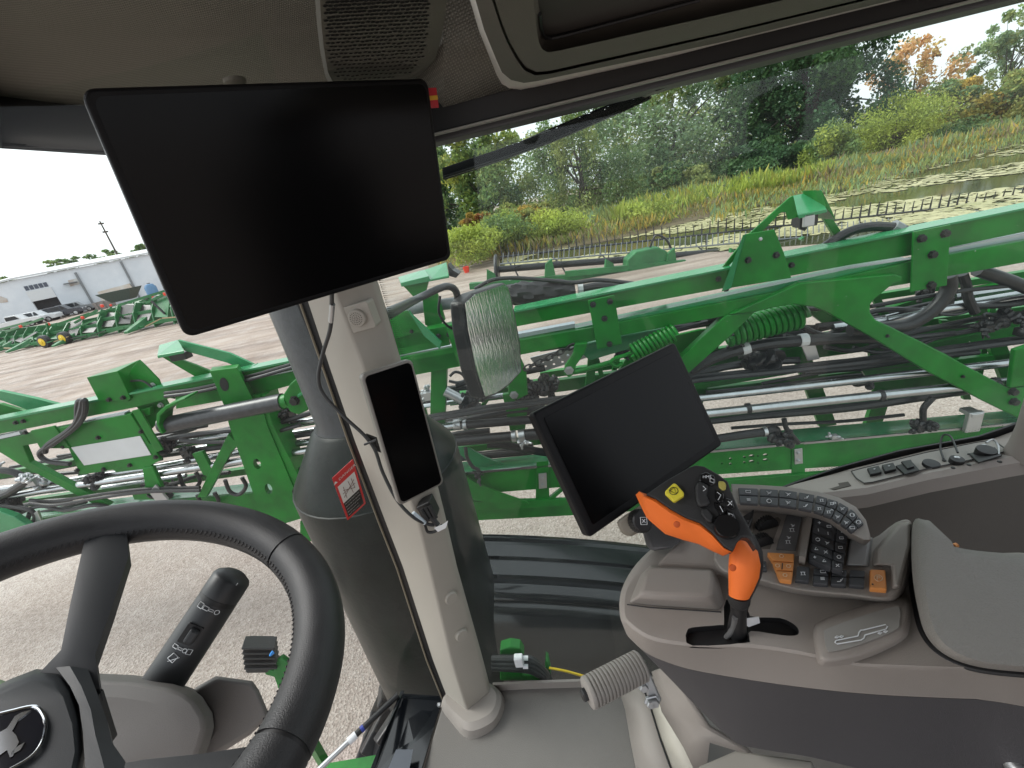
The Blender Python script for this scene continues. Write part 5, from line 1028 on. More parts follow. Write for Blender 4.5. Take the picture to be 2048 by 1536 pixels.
# ---------------------------------------------------------------- pillar
pil = thing('cab_pillar', 'beige cab pillar between the windscreen and the side window', 'pillar', V(PX0[0], PX0[1], 1.84))
rows = [((505, 250), (560, 240), (628, 228)), ((560, 420), (613, 408), (680, 392)), ((617, 606), (672, 592), (750, 574)), ((662, 742), (725, 729), (792, 716)), ((710, 882), (770, 868), (838, 852)), ((772, 1046), (835, 1036), (886, 1040)), ((806, 1134), (860, 1138), (911, 1146)), ((866, 1320), (901, 1315), (960, 1318)), ((902, 1415), (935, 1425), (984, 1408))]
rg_ = []
for Lp, Mp, Rp in rows:
    l, m_, r_ = S(*Lp, -.015), S(*Mp, -.065), S(*Rp, -.022); m2 = m_ * .8 + r_ * .2 - LN * .0; m0 = m_ * .86 + l * .14
    m0 = m_ * .93 + l * .07; m2 = m_ * .93 + r_ * .07; r0_ = r_ * .93 + m_ * .07; rg_.append([l + LN * .015, l, l * .95 + m_ * .05 - LN * .002, m0, m_ + LN * .0015, m2, r0_, r_ + LN * .003, r_ + LN * .02])
loft('cover', rg_, BEIGE, pil, closed=True, angle=60)
plate('front_seal', [S(*p, .0) for p in ((505, 300), (560, 420), (617, 606), (662, 742), (710, 882), (772, 1046), (806, 1134), (866, 1320), (900, 1412), (886, 1412), (852, 1320), (795, 1140), (760, 1046), (699, 882), (649, 742), (594, 610), (536, 430), (480, 305))], LN * .01, SEAL, pil)
tube('seal_bead', [S(*p, -.004) for p in ((598, 600), (648, 742), (696, 882), (758, 1046), (794, 1137), (853, 1320), (890, 1412))], .0022, mat('bead_tan', (.2, .17, .12), .4), pil, 6)
for x, y in ((897, 1193), (918, 1267)):
    p = S(x, y, -.042); lathe('screw_cap', p + LN * .005, -unit(LN * .75 - LA * .6 - Z1 * 0.0), [(.0165, 0), (.0165, .013), (.014, .0165), (.003, .017)], BEIGE, pil, 28)
# base boot and floor
FLR = mat('floor_mat', (.155, .145, .135), .75, bump=.5, bscale=500, var=.05)
zf = 1.84
boot_ = [[atz(x, y, zf) for x, y in ((880, 1412), (905, 1450), (938, 1480), (985, 1462), (1010, 1420), (1004, 1380), (960, 1360), (910, 1375))], [atz(x, y, zf + .05) for x, y in ((884, 1396), (908, 1425), (940, 1442), (982, 1424), (1000, 1398), (994, 1372), (955, 1350), (910, 1370))], [atz(x, y, zf + .07) for x, y in ((890, 1392), (910, 1413), (938, 1430), (976, 1412), (988, 1395), (984, 1372), (955, 1355), (914, 1372))]]
loft('base_boot', [[atz(x, y, z_) for x, y in sm(q_)] for q_, z_ in (([(882, 1410), (905, 1448), (938, 1478), (985, 1460), (1008, 1420), (1002, 1385), (960, 1366), (910, 1378)], zf), ([(884, 1402), (907, 1436), (938, 1462), (984, 1444), (1002, 1408), (996, 1378), (957, 1360), (910, 1374)], zf + .03), ([(890, 1398), (910, 1424), (938, 1444), (978, 1428), (992, 1402), (987, 1378), (955, 1362), (914, 1376)], zf + .042))], TAUPE, pil)
fl = plate('floor', [atz(x, y, zf) for x, y in ((886, 1404), (960, 1382), (992, 1372), (1060, 1372), (1250, 1366), (1420, 1360), (1700, 1380), (2200, 1800), (1400, 2300), (700, 2300), (836, 1570))], V(0, 0, -.06), FLR, None, bevel=.006); tagset(fl, 'grey brown cab floor mat at the pillar foot', None, kind='structure')
lip = [[atz(x, y, zf + z) for x, y in ((985, 1374 + d), (1030, 1372 + d), (1060, 1370 + d), (1250, 1364 + d), (1420, 1358 + d))] for d, z in ((8, .0), (2, .012), (-4, .03), (-9, .03), (-9, -.02))]
tagset(loft('floor_lip', lip, TAUPE, None, closed=False), 'raised rim of the floor under the side window', None, kind='structure')
# rest of the cab behind the camera: floor, rear wall, corner posts, seat
tagset(plate('rear_floor', [V(-.1, -.85, zf - .004), V(1.25, -.85, zf - .004), V(1.25, .3, zf - .004), V(-.1, .3, zf - .004)], V(0, 0, -.05), FLR), 'cab floor under the seat', None, kind='structure')
tagset(box('cab_base', (.45, -.06, 1.54), (1.55, 1.42, .46), mat('underbody_black', (.012, .012, .012), .7)), 'black cab base under the floor', None, kind='structure')
REARM = mat('rear_trim', (.10, .095, .088), .7, bump=.2, bscale=500)
tagset(plate('rear_wall', [V(1.25, -.85, zf), V(1.25, .62, zf), V(1.25, .62, 2.72), V(1.25, -.85, 2.72)], V(.03, 0, 0), REARM), 'dark lower rear wall of the cab', None, kind='structure')
for nm, x_, y_ in (('rear_post', 1.22, .56), ('rear_post', 1.22, -.85), ('door_post', .45, -.88), ('door_post', -.75, -.8)): tagset(bar(nm, V(x_, y_, zf), V(x_, y_, 3.4), .08, .09, REARM), 'dark cab corner post behind the seat', None, kind='structure')
seat = thing('driver_seat', 'dark fabric driver seat beside the armrest console', None, V(.35, -.15, zf)); tagset(seat, kind='structure')
SEATM = mat('seat_fabric', (.035, .035, .037), .9, bump=.4, bscale=500)
box('cushion', (.38, -.16, 2.34), (.5, .48, .13), SEATM, seat, bevel=.04, seg=3); box('backrest', (.72, -.16, 2.74), (.14, .5, .72), SEATM, seat, bevel=.05, seg=3); box('pedestal', (.4, -.16, 2.06), (.34, .32, .42), REARM, seat, bevel=.02); box('headrest', (.74, -.16, 3.18), (.1, .28, .16), SEATM, seat, bevel=.04, seg=3)
# speaker on the pillar
Q = para([(686, 613), (739, 598), (757, 648), (706, 664)], .062); nq = -away(nrm(Q), Q[0]); sf = np.array([S(x, y, -.048) for x, y in ((686, 613), (739, 598), (757, 648), (706, 664))]); nq = unit(np.cross(sf[1] - sf[0], sf[3] - sf[0])); nq = nq if np.dot(nq, sf[0] - CAM) < 0 else -nq
Q = [p + nq * .014 for p in sf]
psp = thing('pillar_speaker', 'small round speaker set in the cab pillar below the big monitor', 'speaker', sum(Q) / 4)
plate('frame', rrect(Q, .005), -nq * .03, BEIGE, psp, bevel=.0015); lathe('grille', sum(Q) / 4, nq, [(.0155, -.004), (.0155, .005), (.014, .007), (.002, .008)], BEIGE, psp, 32)
uq, vq = unit(Q[1] - Q[0]), unit(Q[3] - Q[0]); mb = MB()
for ring, cnt in ((0, 1), (.0033, 7), (.0067, 13), (.0102, 19)):
    for k in range(cnt):
        a = 2 * math.pi * k / cnt; p = sum(Q) / 4 + nq * .0082 + (uq * math.cos(a) + vq * math.sin(a)) * ring; mb.add([p + (uq * math.cos(t) + vq * math.sin(t)) * .0008 for t in (0, 1.05, 2.1, 3.14, 4.19, 5.24)], [(0, 1, 2, 3, 4, 5)])
tagset(mb.build('grille_holes', MATS['hole_black'], psp), kind='stuff')
# ---------------------------------------------------------------- monitors
SCR = mat('dark_screen', (.002, .002, .0024), .2, spec=.14, bump=.02, bscale=2500)
CASE = mat('monitor_case', (.006, .006, .007), .4, spec=.18, bump=.2, bscale=900)
def monitor(name, label, quad, width, r, thick, bez, case=CASE, frame=None):
    P = para(quad, width); n = away(nrm(P), P[0]); t = thing(name, label, 'monitor', sum(P) / 4)
    plate('case', rrect(P, r), n * thick, case, t, bevel=.003, seg=3); plate('screen', [p - n * .0012 for p in rrect(P, max(.002, r - bez * .3), inset=bez)], n * .001, SCR, t)
    return P, n, t
P1, n1, m1 = monitor('display_monitor', 'big blank black monitor hanging above the steering wheel', [(156, 176), (856, 156), (904, 518), (371, 678)], .325, .010, .024, .006)
plate('rear_housing', [p + n1 * .024 for p in rrect(P1, .03, inset=.05)], n1 * .03, CASE, m1, bevel=.008)
bar('bracket', sum(P1) / 4 + n1 * .05, sum(P1) / 4 + n1 * .30 + Z1 * .06, .06, .04, CASE, m1)
P3, n3, m3 = monitor('display_monitor', 'tilted blank tablet monitor in front of the armrest joystick', [(1064, 826), (1350, 684), (1446, 889), (1179, 1077)], .27, .006, .016, .012)
plate('rear_housing', [p + n3 * .016 for p in rrect(P3, .02, inset=.04)], n3 * .02, CASE, m3, bevel=.006)
P2, n2, m2 = monitor('pillar_display', 'tall narrow display with a silver frame fixed to the pillar', [(721, 750), (824, 717), (889, 967), (799, 1013)], .087, .009, .016, .0045, mat('silver_bezel', (.24, .225, .205), .4, .2))
plate('mount', [p + n2 * .016 for p in rrect(P2, .01, inset=.02)], n2 * .05, BEIGE, m2, bevel=.004)
lp = [P1[1] + (P1[2] - P1[1]) * f_ for f_ in (.04, .14)]; u1 = unit(P1[1] - P1[0]); tg = thing('paper_flag', 'small red tag with a yellow stripe at the top right corner of the big monitor', 'tag', lp[0])
q = [lp[0] - u1 * .001, lp[0] + u1 * .0165, lp[1] + u1 * .0165, lp[1] - u1 * .001]; q = [p + n1 * .010 for p in q]
plate('tape', q, n1 * .0008, mat('red_tape', (.55, .012, .03), .3), tg); plate('stripe', [q[0] * .6 + q[3] * .4, q[1] * .62 + q[2] * .38, q[1] * .4 + q[2] * .6, q[0] * .38 + q[3] * .62], -n1 * .0006, mat('yellow_tape', (.75, .42, .03), .3), tg)
# cable down the pillar
cb = thing('monitor_cable', 'black cable running from the big monitor down to a pillar socket', 'cable', S(700, 850, -.12))
cpts = [(664, 570, -.14), (663, 620, -.11), (660, 660, -.09), (645, 710, -.075), (637, 755, -.075), (648, 790, -.075), (690, 835, -.08), (728, 870, -.085), (750, 900, -.088), (766, 946, -.095), (794, 1000, -.105), (826, 1034, -.105), (855, 1048, -.095), (868, 1050, -.09)]
tube('cord', [S(x, y, o_) for x, y, o_ in cpts], .0034, mat('cable_grey', (.035, .036, .038), .45), cb, 10, 6)
tube('silver_tag', [S(665, 608, -.118), S(662, 643, -.10)], .0042, ZINC, cb, 10); tube('silver_tag', [S(826, 1026, -.10), S(850, 1046, -.0965)], .0044, mat('tag_blue_white', (.6, .68, .75), .3), cb, 10)
plate('tie_mount', [S(x, y, -.075) for x, y in ((733, 866), (754, 874), (765, 903), (748, 897))], -LN * .006, BLACKP, cb, bevel=.001); tube('cable_tie', [S(729, 889, -.092), S(752, 880, -.092), S(756, 890, -.086)], .0025, BLACKP, cb, 8)
cn = thing('pillar_connector', 'black plug in the pillar socket below the tall display', 'connector', S(855, 1030, -.1))
fr = lambda x, y, o_=-.072: S(x, y, o_)
plate('socket', [fr(832, 1016), fr(858, 1004), fr(874, 1036), fr(850, 1048)], LN * .03, BLACKP, cn, bevel=.002)
for k in range(3): tube('plug', [fr(843 + k * 8, 1018 - k * 3, -.083), fr(856 + k * 8, 1040 - k * 2, -.087)], .0046, BLACKP, cn, 8)
tube('boot', [fr(862, 1034, -.087), fr(876, 1050, -.09)], .0054, BLACKP, cn, 10); tube('loop', [fr(850, 1050, -.094), fr(856, 1064, -.094), fr(872, 1062, -.094), fr(884, 1050, -.094)], .003, BLACKP, cn, 8, 5)
plate('white_tag', [fr(868, 1056, -.098), fr(884, 1050, -.098), fr(896, 1042, -.098), fr(892, 1056, -.098), fr(876, 1064, -.098)], LN * .001, WHITEP, cn)
# danger sticker on the windscreen
DQ = [wsz(x, y, -.006) for x, y in ((664, 957), (706, 918), (733, 998), (695, 1041))]; dn = away(nrm(DQ), DQ[0])
st = thing('danger_sticker', 'red bordered DANGER warning sticker left of the pillar', 'sticker', DQ[0])
RED = mat('sticker_red', (.62, .03, .03), .35); WH = mat('sticker_white', (.72, .72, .70), .4); BKI = mat('ink_black', (.01, .01, .01), .5)
plate('border', rrect(DQ, .003), dn * .0008, RED, st)
def sub(Q, a, b, c_, d): f = lambda s, t: Q[0] + (Q[1] - Q[0]) * s + (Q[3] - Q[0]) * t; return [f(a, b), f(c_, b), f(c_, d), f(a, d)]
I = sub(DQ, .09, .22, .91, .95); plate('white_field', [p - dn * .0004 for p in I], dn * .0003, WH, st); K = sub(DQ, .09, .60, .91, .95); plate('black_field', [p - dn * .0007 for p in K], dn * .0003, BKI, st)
Lw = np.linalg.norm(DQ[1] - DQ[0]); text('lettering', '\u25b2 DANGER', DQ, Lw * .2, WH, st, (.5, .115), .0009)
for k, s_ in enumerate(('To avoid injury from', 'boom do not operate', 'near overhead lines.', 'Electrocution or', 'death may occur.')): text('lettering', s_, K, Lw * .085, WH, st, (.05, .12 + k * .185), .0011, 'LEFT')
for a, b in (((.2, .5), (.8, .34)), ((.25, .36), (.75, .5)), ((.3, .30), (.3, .56)), ((.55, .28), (.62, .56)), ((.7, .28), (.74, .5)), ((.2, .42), (.8, .42))):
    f = lambda s, t: DQ[0] + (DQ[1] - DQ[0]) * s + (DQ[3] - DQ[0]) * t - dn * .0009; tube('drawing_line', [f(*a), f(*b)], .0006, mat('ink_grey', (.2, .12, .1), .5), st, 4)
# ---------------------------------------------------------------- steering wheel
LEATHER = mat('black_leather', (.024, .024, .026), .45, bump=.25, bscale=900, var=.15, vscale=30)
SATIN = mat('satin_black', (.026, .028, .031), .42, bump=.08, bscale=1500)
WC = V(-.4246, .2733, 2.8017); WNm = unit((.3497, -.0318, .9363)); WR = .2
wu = unit(np.cross(WNm, (0, 0, 1))); wv = np.cross(WNm, wu)
def Wp(x, y, h=0.): return onp(x, y, WC + WNm * h, WNm)
whl = thing('steering_wheel', 'black leather steering wheel with a stitched rim', 'steering wheel', WC)
# ring in two leather sections with thumb swells
def wang(x, y): p = Wp(x, y) - WC; return math.atan2(np.dot(p, wv), np.dot(p, wu))
aS, aE = wang(585, 1100), wang(560, 1500)
def rimarc(a0, a1, n):
    rings = []
    for i in range(n + 1):
        a = a0 + (a1 - a0) * i / n; rad = wu * math.cos(a) + wv * math.sin(a); c_ = WC + rad * WR
        rr = .0242 + .0016 * math.exp(-((i - 2) / 3) ** 2) * 0
        rings.append([c_ + (rad * math.cos(t) * (1.06 if math.cos(t) < 0 else .98) + WNm * math.sin(t)) * rr for t in [2 * math.pi * k / 20 for k in range(20)]])
    return rings
dA = (aE - aS + math.pi) % (2 * math.pi) - math.pi
sgn = 1 if dA > 0 else -1
loft('grip', rimarc(aS + sgn * .012, aS + dA - sgn * .012, 30), LEATHER, whl); loft('rim', rimarc(aS + dA + sgn * .004, aS + sgn * 2 * math.pi - sgn * .004, 60), LEATHER, whl)
for a in (aS, aS + dA):
    rad = wu * math.cos(a) + wv * math.sin(a); tg_ = np.cross(WNm, rad); lathe('joint_ring', WC + rad * WR - tg_ * .003, tg_, [(.0232, 0), (.0232, .006)], SEAL, whl, 20)
mb = MB()                                                         # stitches along the inner edge of the rim
for i in range(200):
    a = 2 * math.pi * i / 200; rad = wu * math.cos(a) + wv * math.sin(a); tg_ = np.cross(WNm, rad)
    p = WC + rad * (WR - .0246) + WNm * .004; mb.add(*g_tube([p - tg_ * .0018 + WNm * .0035, p - rad * .0012, p + tg_ * .0018 - WNm * .0035], .0009, 5))
tagset(mb.build('stitching', mat('stitch_thread', (.03, .03, .032), .6), whl, smooth=True), kind='stuff')
# spokes and hub
def wprism(name, pts, h0, h1, m, bev=.004, inset=0.): return plate(name, [Wp(x, y, h1) for x, y in pts], -WNm * (h1 - h0), m, whl, bevel=bev, seg=3)
def spoke(name, L_, R_):
    n = len(L_); rings = []
    for (lx, ly, lh), (rx, ry, rh) in zip(L_, R_):
        l, r = Wp(lx, ly, lh), Wp(rx, ry, rh); rings.append([l - WNm * .014, l, l * .55 + r * .45 + WNm * .003, r, r - WNm * .016])
    return loft(name, rings, SATIN, whl, angle=28)
spoke('spoke', [(176, 1052, .006), (160, 1120, .004), (140, 1210, .0), (122, 1300, -.01), (60, 1365, -.022)], [(250, 1040, .006), (258, 1110, .002), (222, 1220, -.004), (190, 1310, -.014), (200, 1380, -.026)])
spoke('spoke', [(112, 1335, -.016), (140, 1372, -.010), (158, 1410, -.008), (166, 1465, -.006), (170, 1530, -.006), (180, 1600, -.006)], [(176, 1338, -.016), (192, 1380, -.014), (214, 1440, -.012), (224, 1485, -.010), (250, 1522, -.010), (280, 1600, -.010)])
spoke('spoke', [(180, 1700, -.01), (300, 1640, -.006), (420, 1600, -.002), (520, 1570, .002)], [(200, 1535, -.012), (290, 1519, -.008), (400, 1508, -.004), (490, 1494, .0)])
hub = [(-140, 1440), (-40, 1395), (20, 1364), (70, 1345), (115, 1349), (140, 1380), (160, 1440), (166, 1500), (158, 1540), (120, 1640), (-60, 1720), (-180, 1600)]
loft('hub_cover', [[Wp(x, y, h) for x, y in [(cx + (a - 0) * s, cy + (b_ - 1520) * s) for (a, b_) in hub for cx, cy in [(0 if False else 0, 1520)]]] for s, h in ((1.04, -.034), (1.0, -.014), (.97, -.009), (.9, -.006))], SATIN, whl)
em = [(-120, 1560), (-100, 1500), (-30, 1440), (30, 1420), (70, 1413), (86, 1428), (92, 1450), (84, 1485), (60, 1515), (10, 1545), (-40, 1580), (-90, 1600)]
wprism('emblem_base', em, -.012, -.004, mat('emblem_black', (.008, .009, .014), .08, coat=1), .001)
CHR = mat('chrome', (.75, .77, .8), .12, 1.0)
eml = spline([Wp(x, y, -.0035) for x, y in em + em[:1]], 4); tube('emblem_border', eml, .0012, CHR, whl, 6)
deer = [(62, 1420), (52, 1428), (36, 1440), (30, 1452), (24, 1462), (32, 1470), (38, 1484), (30, 1498), (26, 1512), (20, 1515), (14, 1500), (0, 1510), (-16, 1530), (-30, 1560), (-44, 1560), (-30, 1520), (-34, 1496), (-22, 1478), (0, 1464), (14, 1456), (22, 1444), (30, 1432), (44, 1424)]
wprism('emblem_animal', deer, -.0042, -.0030, CHR, 0); wprism('emblem_animal', [(50, 1484), (36, 1492), (22, 1504), (22, 1510), (40, 1500)], -.0042, -.0030, CHR, 0)
bar('hub_stem', WC - WNm * .03, WC - WNm * .10, .03, .03, SATIN, whl, up=tuple(wu))
# ---------------------------------------------------------------- steering column shroud and stalk
col = thing('steering_column', 'taupe moulded steering column shroud behind the wheel', 'steering column', V(-.45, .3, 2.05))
def dp(pts, d): return [at(x, y, d_) for (x, y), d_ in zip(pts, d if hasattr(d, '__len__') else [d] * len(pts))]
TA2 = mat('column_plastic', (.16, .15, .142), .6, bump=.35, bscale=1200)
shA = [(150, 1345), (185, 1352), (270, 1356), (345, 1368), (385, 1382), (405, 1398), (425, 1430), (428, 1456), (418, 1490), (390, 1560), (100, 1600)]
loft('shroud', [dp([(x, y - 6) for x, y in shA], .60), dp(shA, .545), dp([(160 + (x - 160) * .93, 1400 + (y - 1400) * .93 + 6) for x, y in shA], .52), dp([(160 + (x - 160) * .75, 1440 + (y - 1440) * .7 + 14) for x, y in shA], .512)], TA2, col, angle=25, bevel=.004)
shB = [(385, 1378), (432, 1352), (505, 1362), (518, 1380), (540, 1432), (500, 1470), (420, 1520), (400, 1500), (428, 1460), (424, 1428)]
loft('side_shroud', [dp(shB, .66), dp(shB, .60), dp([(455 + (x - 455) * .93, 1430 + (y - 1430) * .93) for x, y in shB], .585)], TA2, col, angle=25, bevel=.004)
bar('column_post', at(280, 1470, .6), V(*at(280, 1470, .6)[:2], zf), .12, .14, TA2, col)
stk = thing('wiper_stalk', 'thick black control stalk with white wiper symbols beside the wheel', 'control stalk', at(330, 1380, .56))
s0, s1, s2, s3, s4 = at(318, 1378, .562), at(420, 1222, .583), at(436, 1198, .59), at(440, 1192, .592), at(468, 1150, .605)
sd = unit(s4 - s0); L0 = np.linalg.norm(s1 - s0); L1 = np.linalg.norm(s4 - s3)
lathe('stem', s0 - sd * .03, sd, [(.025, 0), (.0252, .03), (.0252, .03 + L0 * .55), (.0252, .03 + L0 * .8), (.025, .03 + np.linalg.norm(s2 - s0))], SATIN, stk, 36)
lathe('twist_knob', s3, sd, [(.0246, 0), (.025, .003), (.0248, L1 - .004), (.0225, L1), (.014, L1 + .005), (.003, L1 + .006)], SATIN, stk, 36)
lathe('joint', s2 - sd * .001, sd, [(.0242, 0), (.0242, .006)], SEAL, stk, 36)
toC = unit(CAM - s1); toC = unit(toC - sd * np.dot(toC, sd)); sx = np.cross(sd, toC); sx = sx if np.dot(sx, RT) > 0 else -sx
def sface(p, hx, hy, r=.0258):                                   # little frame lying on the stalk, facing the driver
    c_ = p + toC * r; return [c_ - sx * hx + sd * hy, c_ + sx * hx + sd * hy, c_ + sx * hx - sd * hy, c_ - sx * hx - sd * hy]
INK = mat('white_print', (.72, .74, .76), .5)
F_ = sface(s0 + (s4 - s0) * .52 - sx * .004, .010, .012); plate('slot', [p + toC * .0006 for p in rrect(F_, .002)], -toC * .004, BLACKP, stk)
fixn(mk('slide_switch', *g_box(sum(F_) / 4 + toC * .003 + sx * .002, sx, sd, toC, .012, .018, .008), SATIN, stk, bevel=.003))
def sline(pts, base, r=.0262, w_=.0005): tube('symbol', [base + sx * a + sd * b_ + toC * (math.sqrt(max(1e-9, r * r - a * a)) + .0004) for a, b_ in pts], w_, INK, stk, 4)
def srect(cx, cy, w_, h_, base): sline([(cx - w_, cy - h_), (cx + w_, cy - h_), (cx + w_, cy + h_), (cx - w_, cy + h_), (cx - w_, cy - h_)], base)
b1 = s0 + (s4 - s0) * .74
for cx, w_, h_ in ((-.014, .003, .0032), (-.0065, .0032, .0022), (.0005, .0028, .0012)): srect(cx, 0, w_, h_, b1)
sline([(.008 + .0028 * math.cos(t), .0028 * math.sin(t)) for t in np.linspace(0, 6.28, 14)], b1)
b2 = s0 + (s4 - s0) * .40
for cx, w_, h_ in ((-.012, .0028, .002), (-.0055, .0022, .0012), (.006, .0028, .003)): srect(cx, 0, w_, h_, b2)
sline([(.0005 + .0024 * math.cos(t), .0024 * math.sin(t)) for t in np.linspace(0, 6.28, 14)], b2)
b3 = s0 + (s4 - s0) * .33; sline([(-.012, -.004), (-.004, -.006), (-.002, .002), (-.009, .004), (-.012, -.004)], b3); sline([(-.01, -.007), (.0, .002)], b3)
b4 = s3 + (s4 - s3) * .62; srect(-.006, .004, .003, .003, b4); sline([(-.010, .001), (-.003, .008)], b4); sline([(.007, -.012), (.010, .012)], b4)
sline([(.005, -.016), (.008, -.016), (.0065, -.0135), (.005, -.016)], b4)
# ---------------------------------------------------------------- side wall with the socket strip
wall = thing('side_wall_trim', 'taupe side wall trim, shade coloured in low down, with a ledge under the side window', 'wall trim', V(.9, .85, zf))
w1 = [(1440, 1040), (1500, 1010), (1590, 990), (1660, 984), (1735, 975), (1860, 945), (2020, 914), (2100, 900), (2600, 800)]; w0 = [(1440, 1010), (1500, 998), (1590, 968), (1660, 950), (1700, 938), (1850, 902), (1990, 876), (2060, 850), (2600, 730)]
loft('ledge', [[S(x, y, .0) for x, y in w0], [S(x, y, -.045) - Z1 * .0 for x, y in [((a + c_) / 2, (b_ + d_) / 2 - 3) for (a, b_), (c_, d_) in zip(w0, w1)]], [S(x, y, -.09) for x, y in w1], [S(x, y + 14, -.10) for x, y in w1], [S(x, y + 40, -.104) for x, y in w1]], TAUPE, wall, closed=False)
loft('lower_panel', [[S(x, y + 38, -.1035) for x, y in w1], [S(x, y + 100, -.10) for x, y in w1], [S(x, 1500, -.09) for x, y in w1]], mat('lower_trim_shade', (.115, .106, .096), .7, bump=.3, bscale=900), wall, closed=False)  # darker than the ledge plastic: shade of the gap put into the colour
SLm = mat('strip_plastic', (.26, .245, .225), .55, bump=.3, bscale=1200)
def led(x, y, h=0.):                                             # on the ledge surface
    f = np.interp(x, [a for a, _ in w0], [b_ for _, b_ in w0]); g = np.interp(x, [a for a, _ in w1], [b_ for _, b_ in w1]); s = (y - f) / (g - f); return S(x, y, -.09 * s) + Z1 * h
LQ = [(1702, 946), (1716, 942), (1850, 909), (1950, 889), (1985, 884), (2012, 903), (2005, 908), (1930, 926), (1850, 942), (1745, 968), (1728, 970), (1712, 960)]
so = thing('socket_strip', 'strip of power sockets with black covers on the side ledge', 'socket strip', led(1850, 930))
plate('base', [led(x, y, .004) for x, y in LQ], V(0, 0, -.006), SLm, so, bevel=.001)
tube('groove', [led(x, y, .0042) for x, y in LQ + LQ[:1]], .001, SEAL, so, 6)
for (x, y) in ((1746, 951), (1775, 945)):
    q = [led(x - 13, y - 5, .006), led(x + 10, y - 10, .006), led(x + 16, y + 3, .006), led(x - 7, y + 8, .006)]
    plate('usb_cover', q, V(0, 0, .006), BLACKP, so, bevel=.001); plate('usb_mark', [q[0] * .6 + q[2] * .4 + Z1 * .0068, q[1] * .6 + q[3] * .4 + Z1 * .0068, q[1] * .5 + q[3] * .5 + Z1 * .0068, q[0] * .5 + q[2] * .5 + Z1 * .0068], Z1 * .0003, INK, so)
plate('blank_cover', [led(1790, 939, .005), led(1822, 930, .005), led(1838, 948, .005), led(1808, 956, .005)], V(0, 0, .004), BLACKP, so, bevel=.001); plate('flap', [led(1800, 934, .009), led(1820, 930, .009), led(1826, 944, .009), led(1812, 948, .009)], V(0, 0, .004), BLACKP, so, bevel=.001)
def sock(x, y, r, h, nm): return lathe(nm, led(x, y, .003), V(.0, -.1, 1), [(r, 0), (r, h * .7), (r * .96, h), (r * .3, h + .0005)], BLACKP, so, 28)
sock(1861, 934, .0125, .006, 'socket_cap'); sock(1911, 928, .0102, .009, 'socket_cap'); sock(1968, 914, .014, .014, 'round_connector'); plate('connector_plate', [led(1936, 914, .004), led(1988, 901, .004), led(2002, 918, .004), led(1955, 932, .004)], V(0, 0, .004), BLACKP, so, bevel=.001)
for x, y, h in ((1911, 927, .012), (1965, 908, .017)): lathe('screw', led(x, y, h - .001), Z1, [(.004, 0), (.004, .003), (.002, .004)], ZINC, so, 12)
tube('tether', [led(1886, 924, .006), led(1878, 908, .014), led(1880, 896, .028), led(1895, 900, .03), led(1911, 924, .02)], .0017, BLACKP, so, 8, 6); tube('chain_tether', [led(1966, 908, .024), led(1980, 902, .024), led(1993, 906, .014), led(1996, 916, .006)], .0017, ZINC, so, 8, 6)
for x, y in ((1887, 925), (1937, 934), (1905, 940), (1938, 913), (1998, 928)): lathe('screw', led(x, y, .004), Z1, [(.0032, 0), (.003, .0015), (.001, .002)], DARKST, so, 10)
lathe('post_foot', led(2050, 905, -.01), Z1, [(.027, 0), (.022, .025), (.019, .06), (.018, .3)], TAUPE, wall, 28)
plate('tray_recess', [led(1632, 974, .0015), led(1690, 957, .0015), led(1702, 972, .0015), led(1668, 981, .0015)], V(0, 0, -.002), mat('recess_dark', (.06, .05, .042), .7), wall)
# ---------------------------------------------------------------- armrest console
con = thing('armrest_console', 'taupe armrest control console beside the seat', 'control console', V(.35, .3, 2.05))
def rz(pts, z): return [atz(x, y, z) for x, y in pts]
SEAM = [(1250, 1258), (1268, 1285), (1300, 1310), (1350, 1330), (1400, 1343), (1500, 1360), (1600, 1374), (1700, 1385), (1800, 1392), (1950, 1398), (2150, 1402), (2150, 1165), (1905, 1140), (1745, 1120), (1540, 1015), (1420, 1030), (1345, 1085), (1285, 1145), (1255, 1200)]
LIPR = [(1240, 1232), (1255, 1258), (1295, 1285), (1345, 1296), (1400, 1300), (1500, 1303), (1600, 1316), (1700, 1336), (1800, 1342), (1950, 1345), (2150, 1350), (2150, 1130), (1905, 1106), (1745, 1092), (1530, 985), (1400, 1005), (1340, 1065), (1275, 1125), (1243, 1180)]
TOPR = [(1250, 1226), (1262, 1246), (1298, 1270), (1345, 1281), (1400, 1286), (1500, 1288), (1600, 1302), (1700, 1324), (1800, 1330), (1950, 1335), (2150, 1340), (2150, 1132), (1905, 1108), (1745, 1094), (1532, 988), (1405, 1010), (1345, 1070), (1283, 1130), (1253, 1182)]
shell = loft('upper_shell', [rz(sm(SEAM), 2.585), rz(sm(LIPR), 2.632), rz(sm([((a + c_) / 2, (b_ + d_) / 2) for (a, b_), (c_, d_) in zip(LIPR, TOPR)]), 2.641), rz(sm(TOPR), 2.644)], TAUPE, con)
# shallow gate slot; its black lining stands in for deep shade
SL = [(1374, 1263), (1384, 1255), (1440, 1250), (1448, 1246), (1452, 1200), (1496, 1200), (1500, 1232), (1560, 1236), (1590, 1250), (1598, 1264), (1590, 1271), (1560, 1270), (1502, 1262), (1499, 1278), (1490, 1286), (1385, 1288), (1372, 1276)]
cut = plate('cutter', [p + V(0, 0, .04) for p in rz(sm(SL, 3), 2.644)], V(0, 0, -.0475), SEAL, None)
bmd = shell.modifiers.new('cut', 'BOOLEAN'); bmd.operation = 'DIFFERENCE'; bmd.object = cut; bmd.solver = 'EXACT'; bmd.material_mode = 'TRANSFER'
bpy.context.view_layer.update(); dg = bpy.context.evaluated_depsgraph_get(); me2 = bpy.data.meshes.new_from_object(shell.evaluated_get(dg)); shell.modifiers.clear(); shell.data = me2
bpy.data.objects.remove(cut)
for p in me2.polygons: p.use_smooth = True
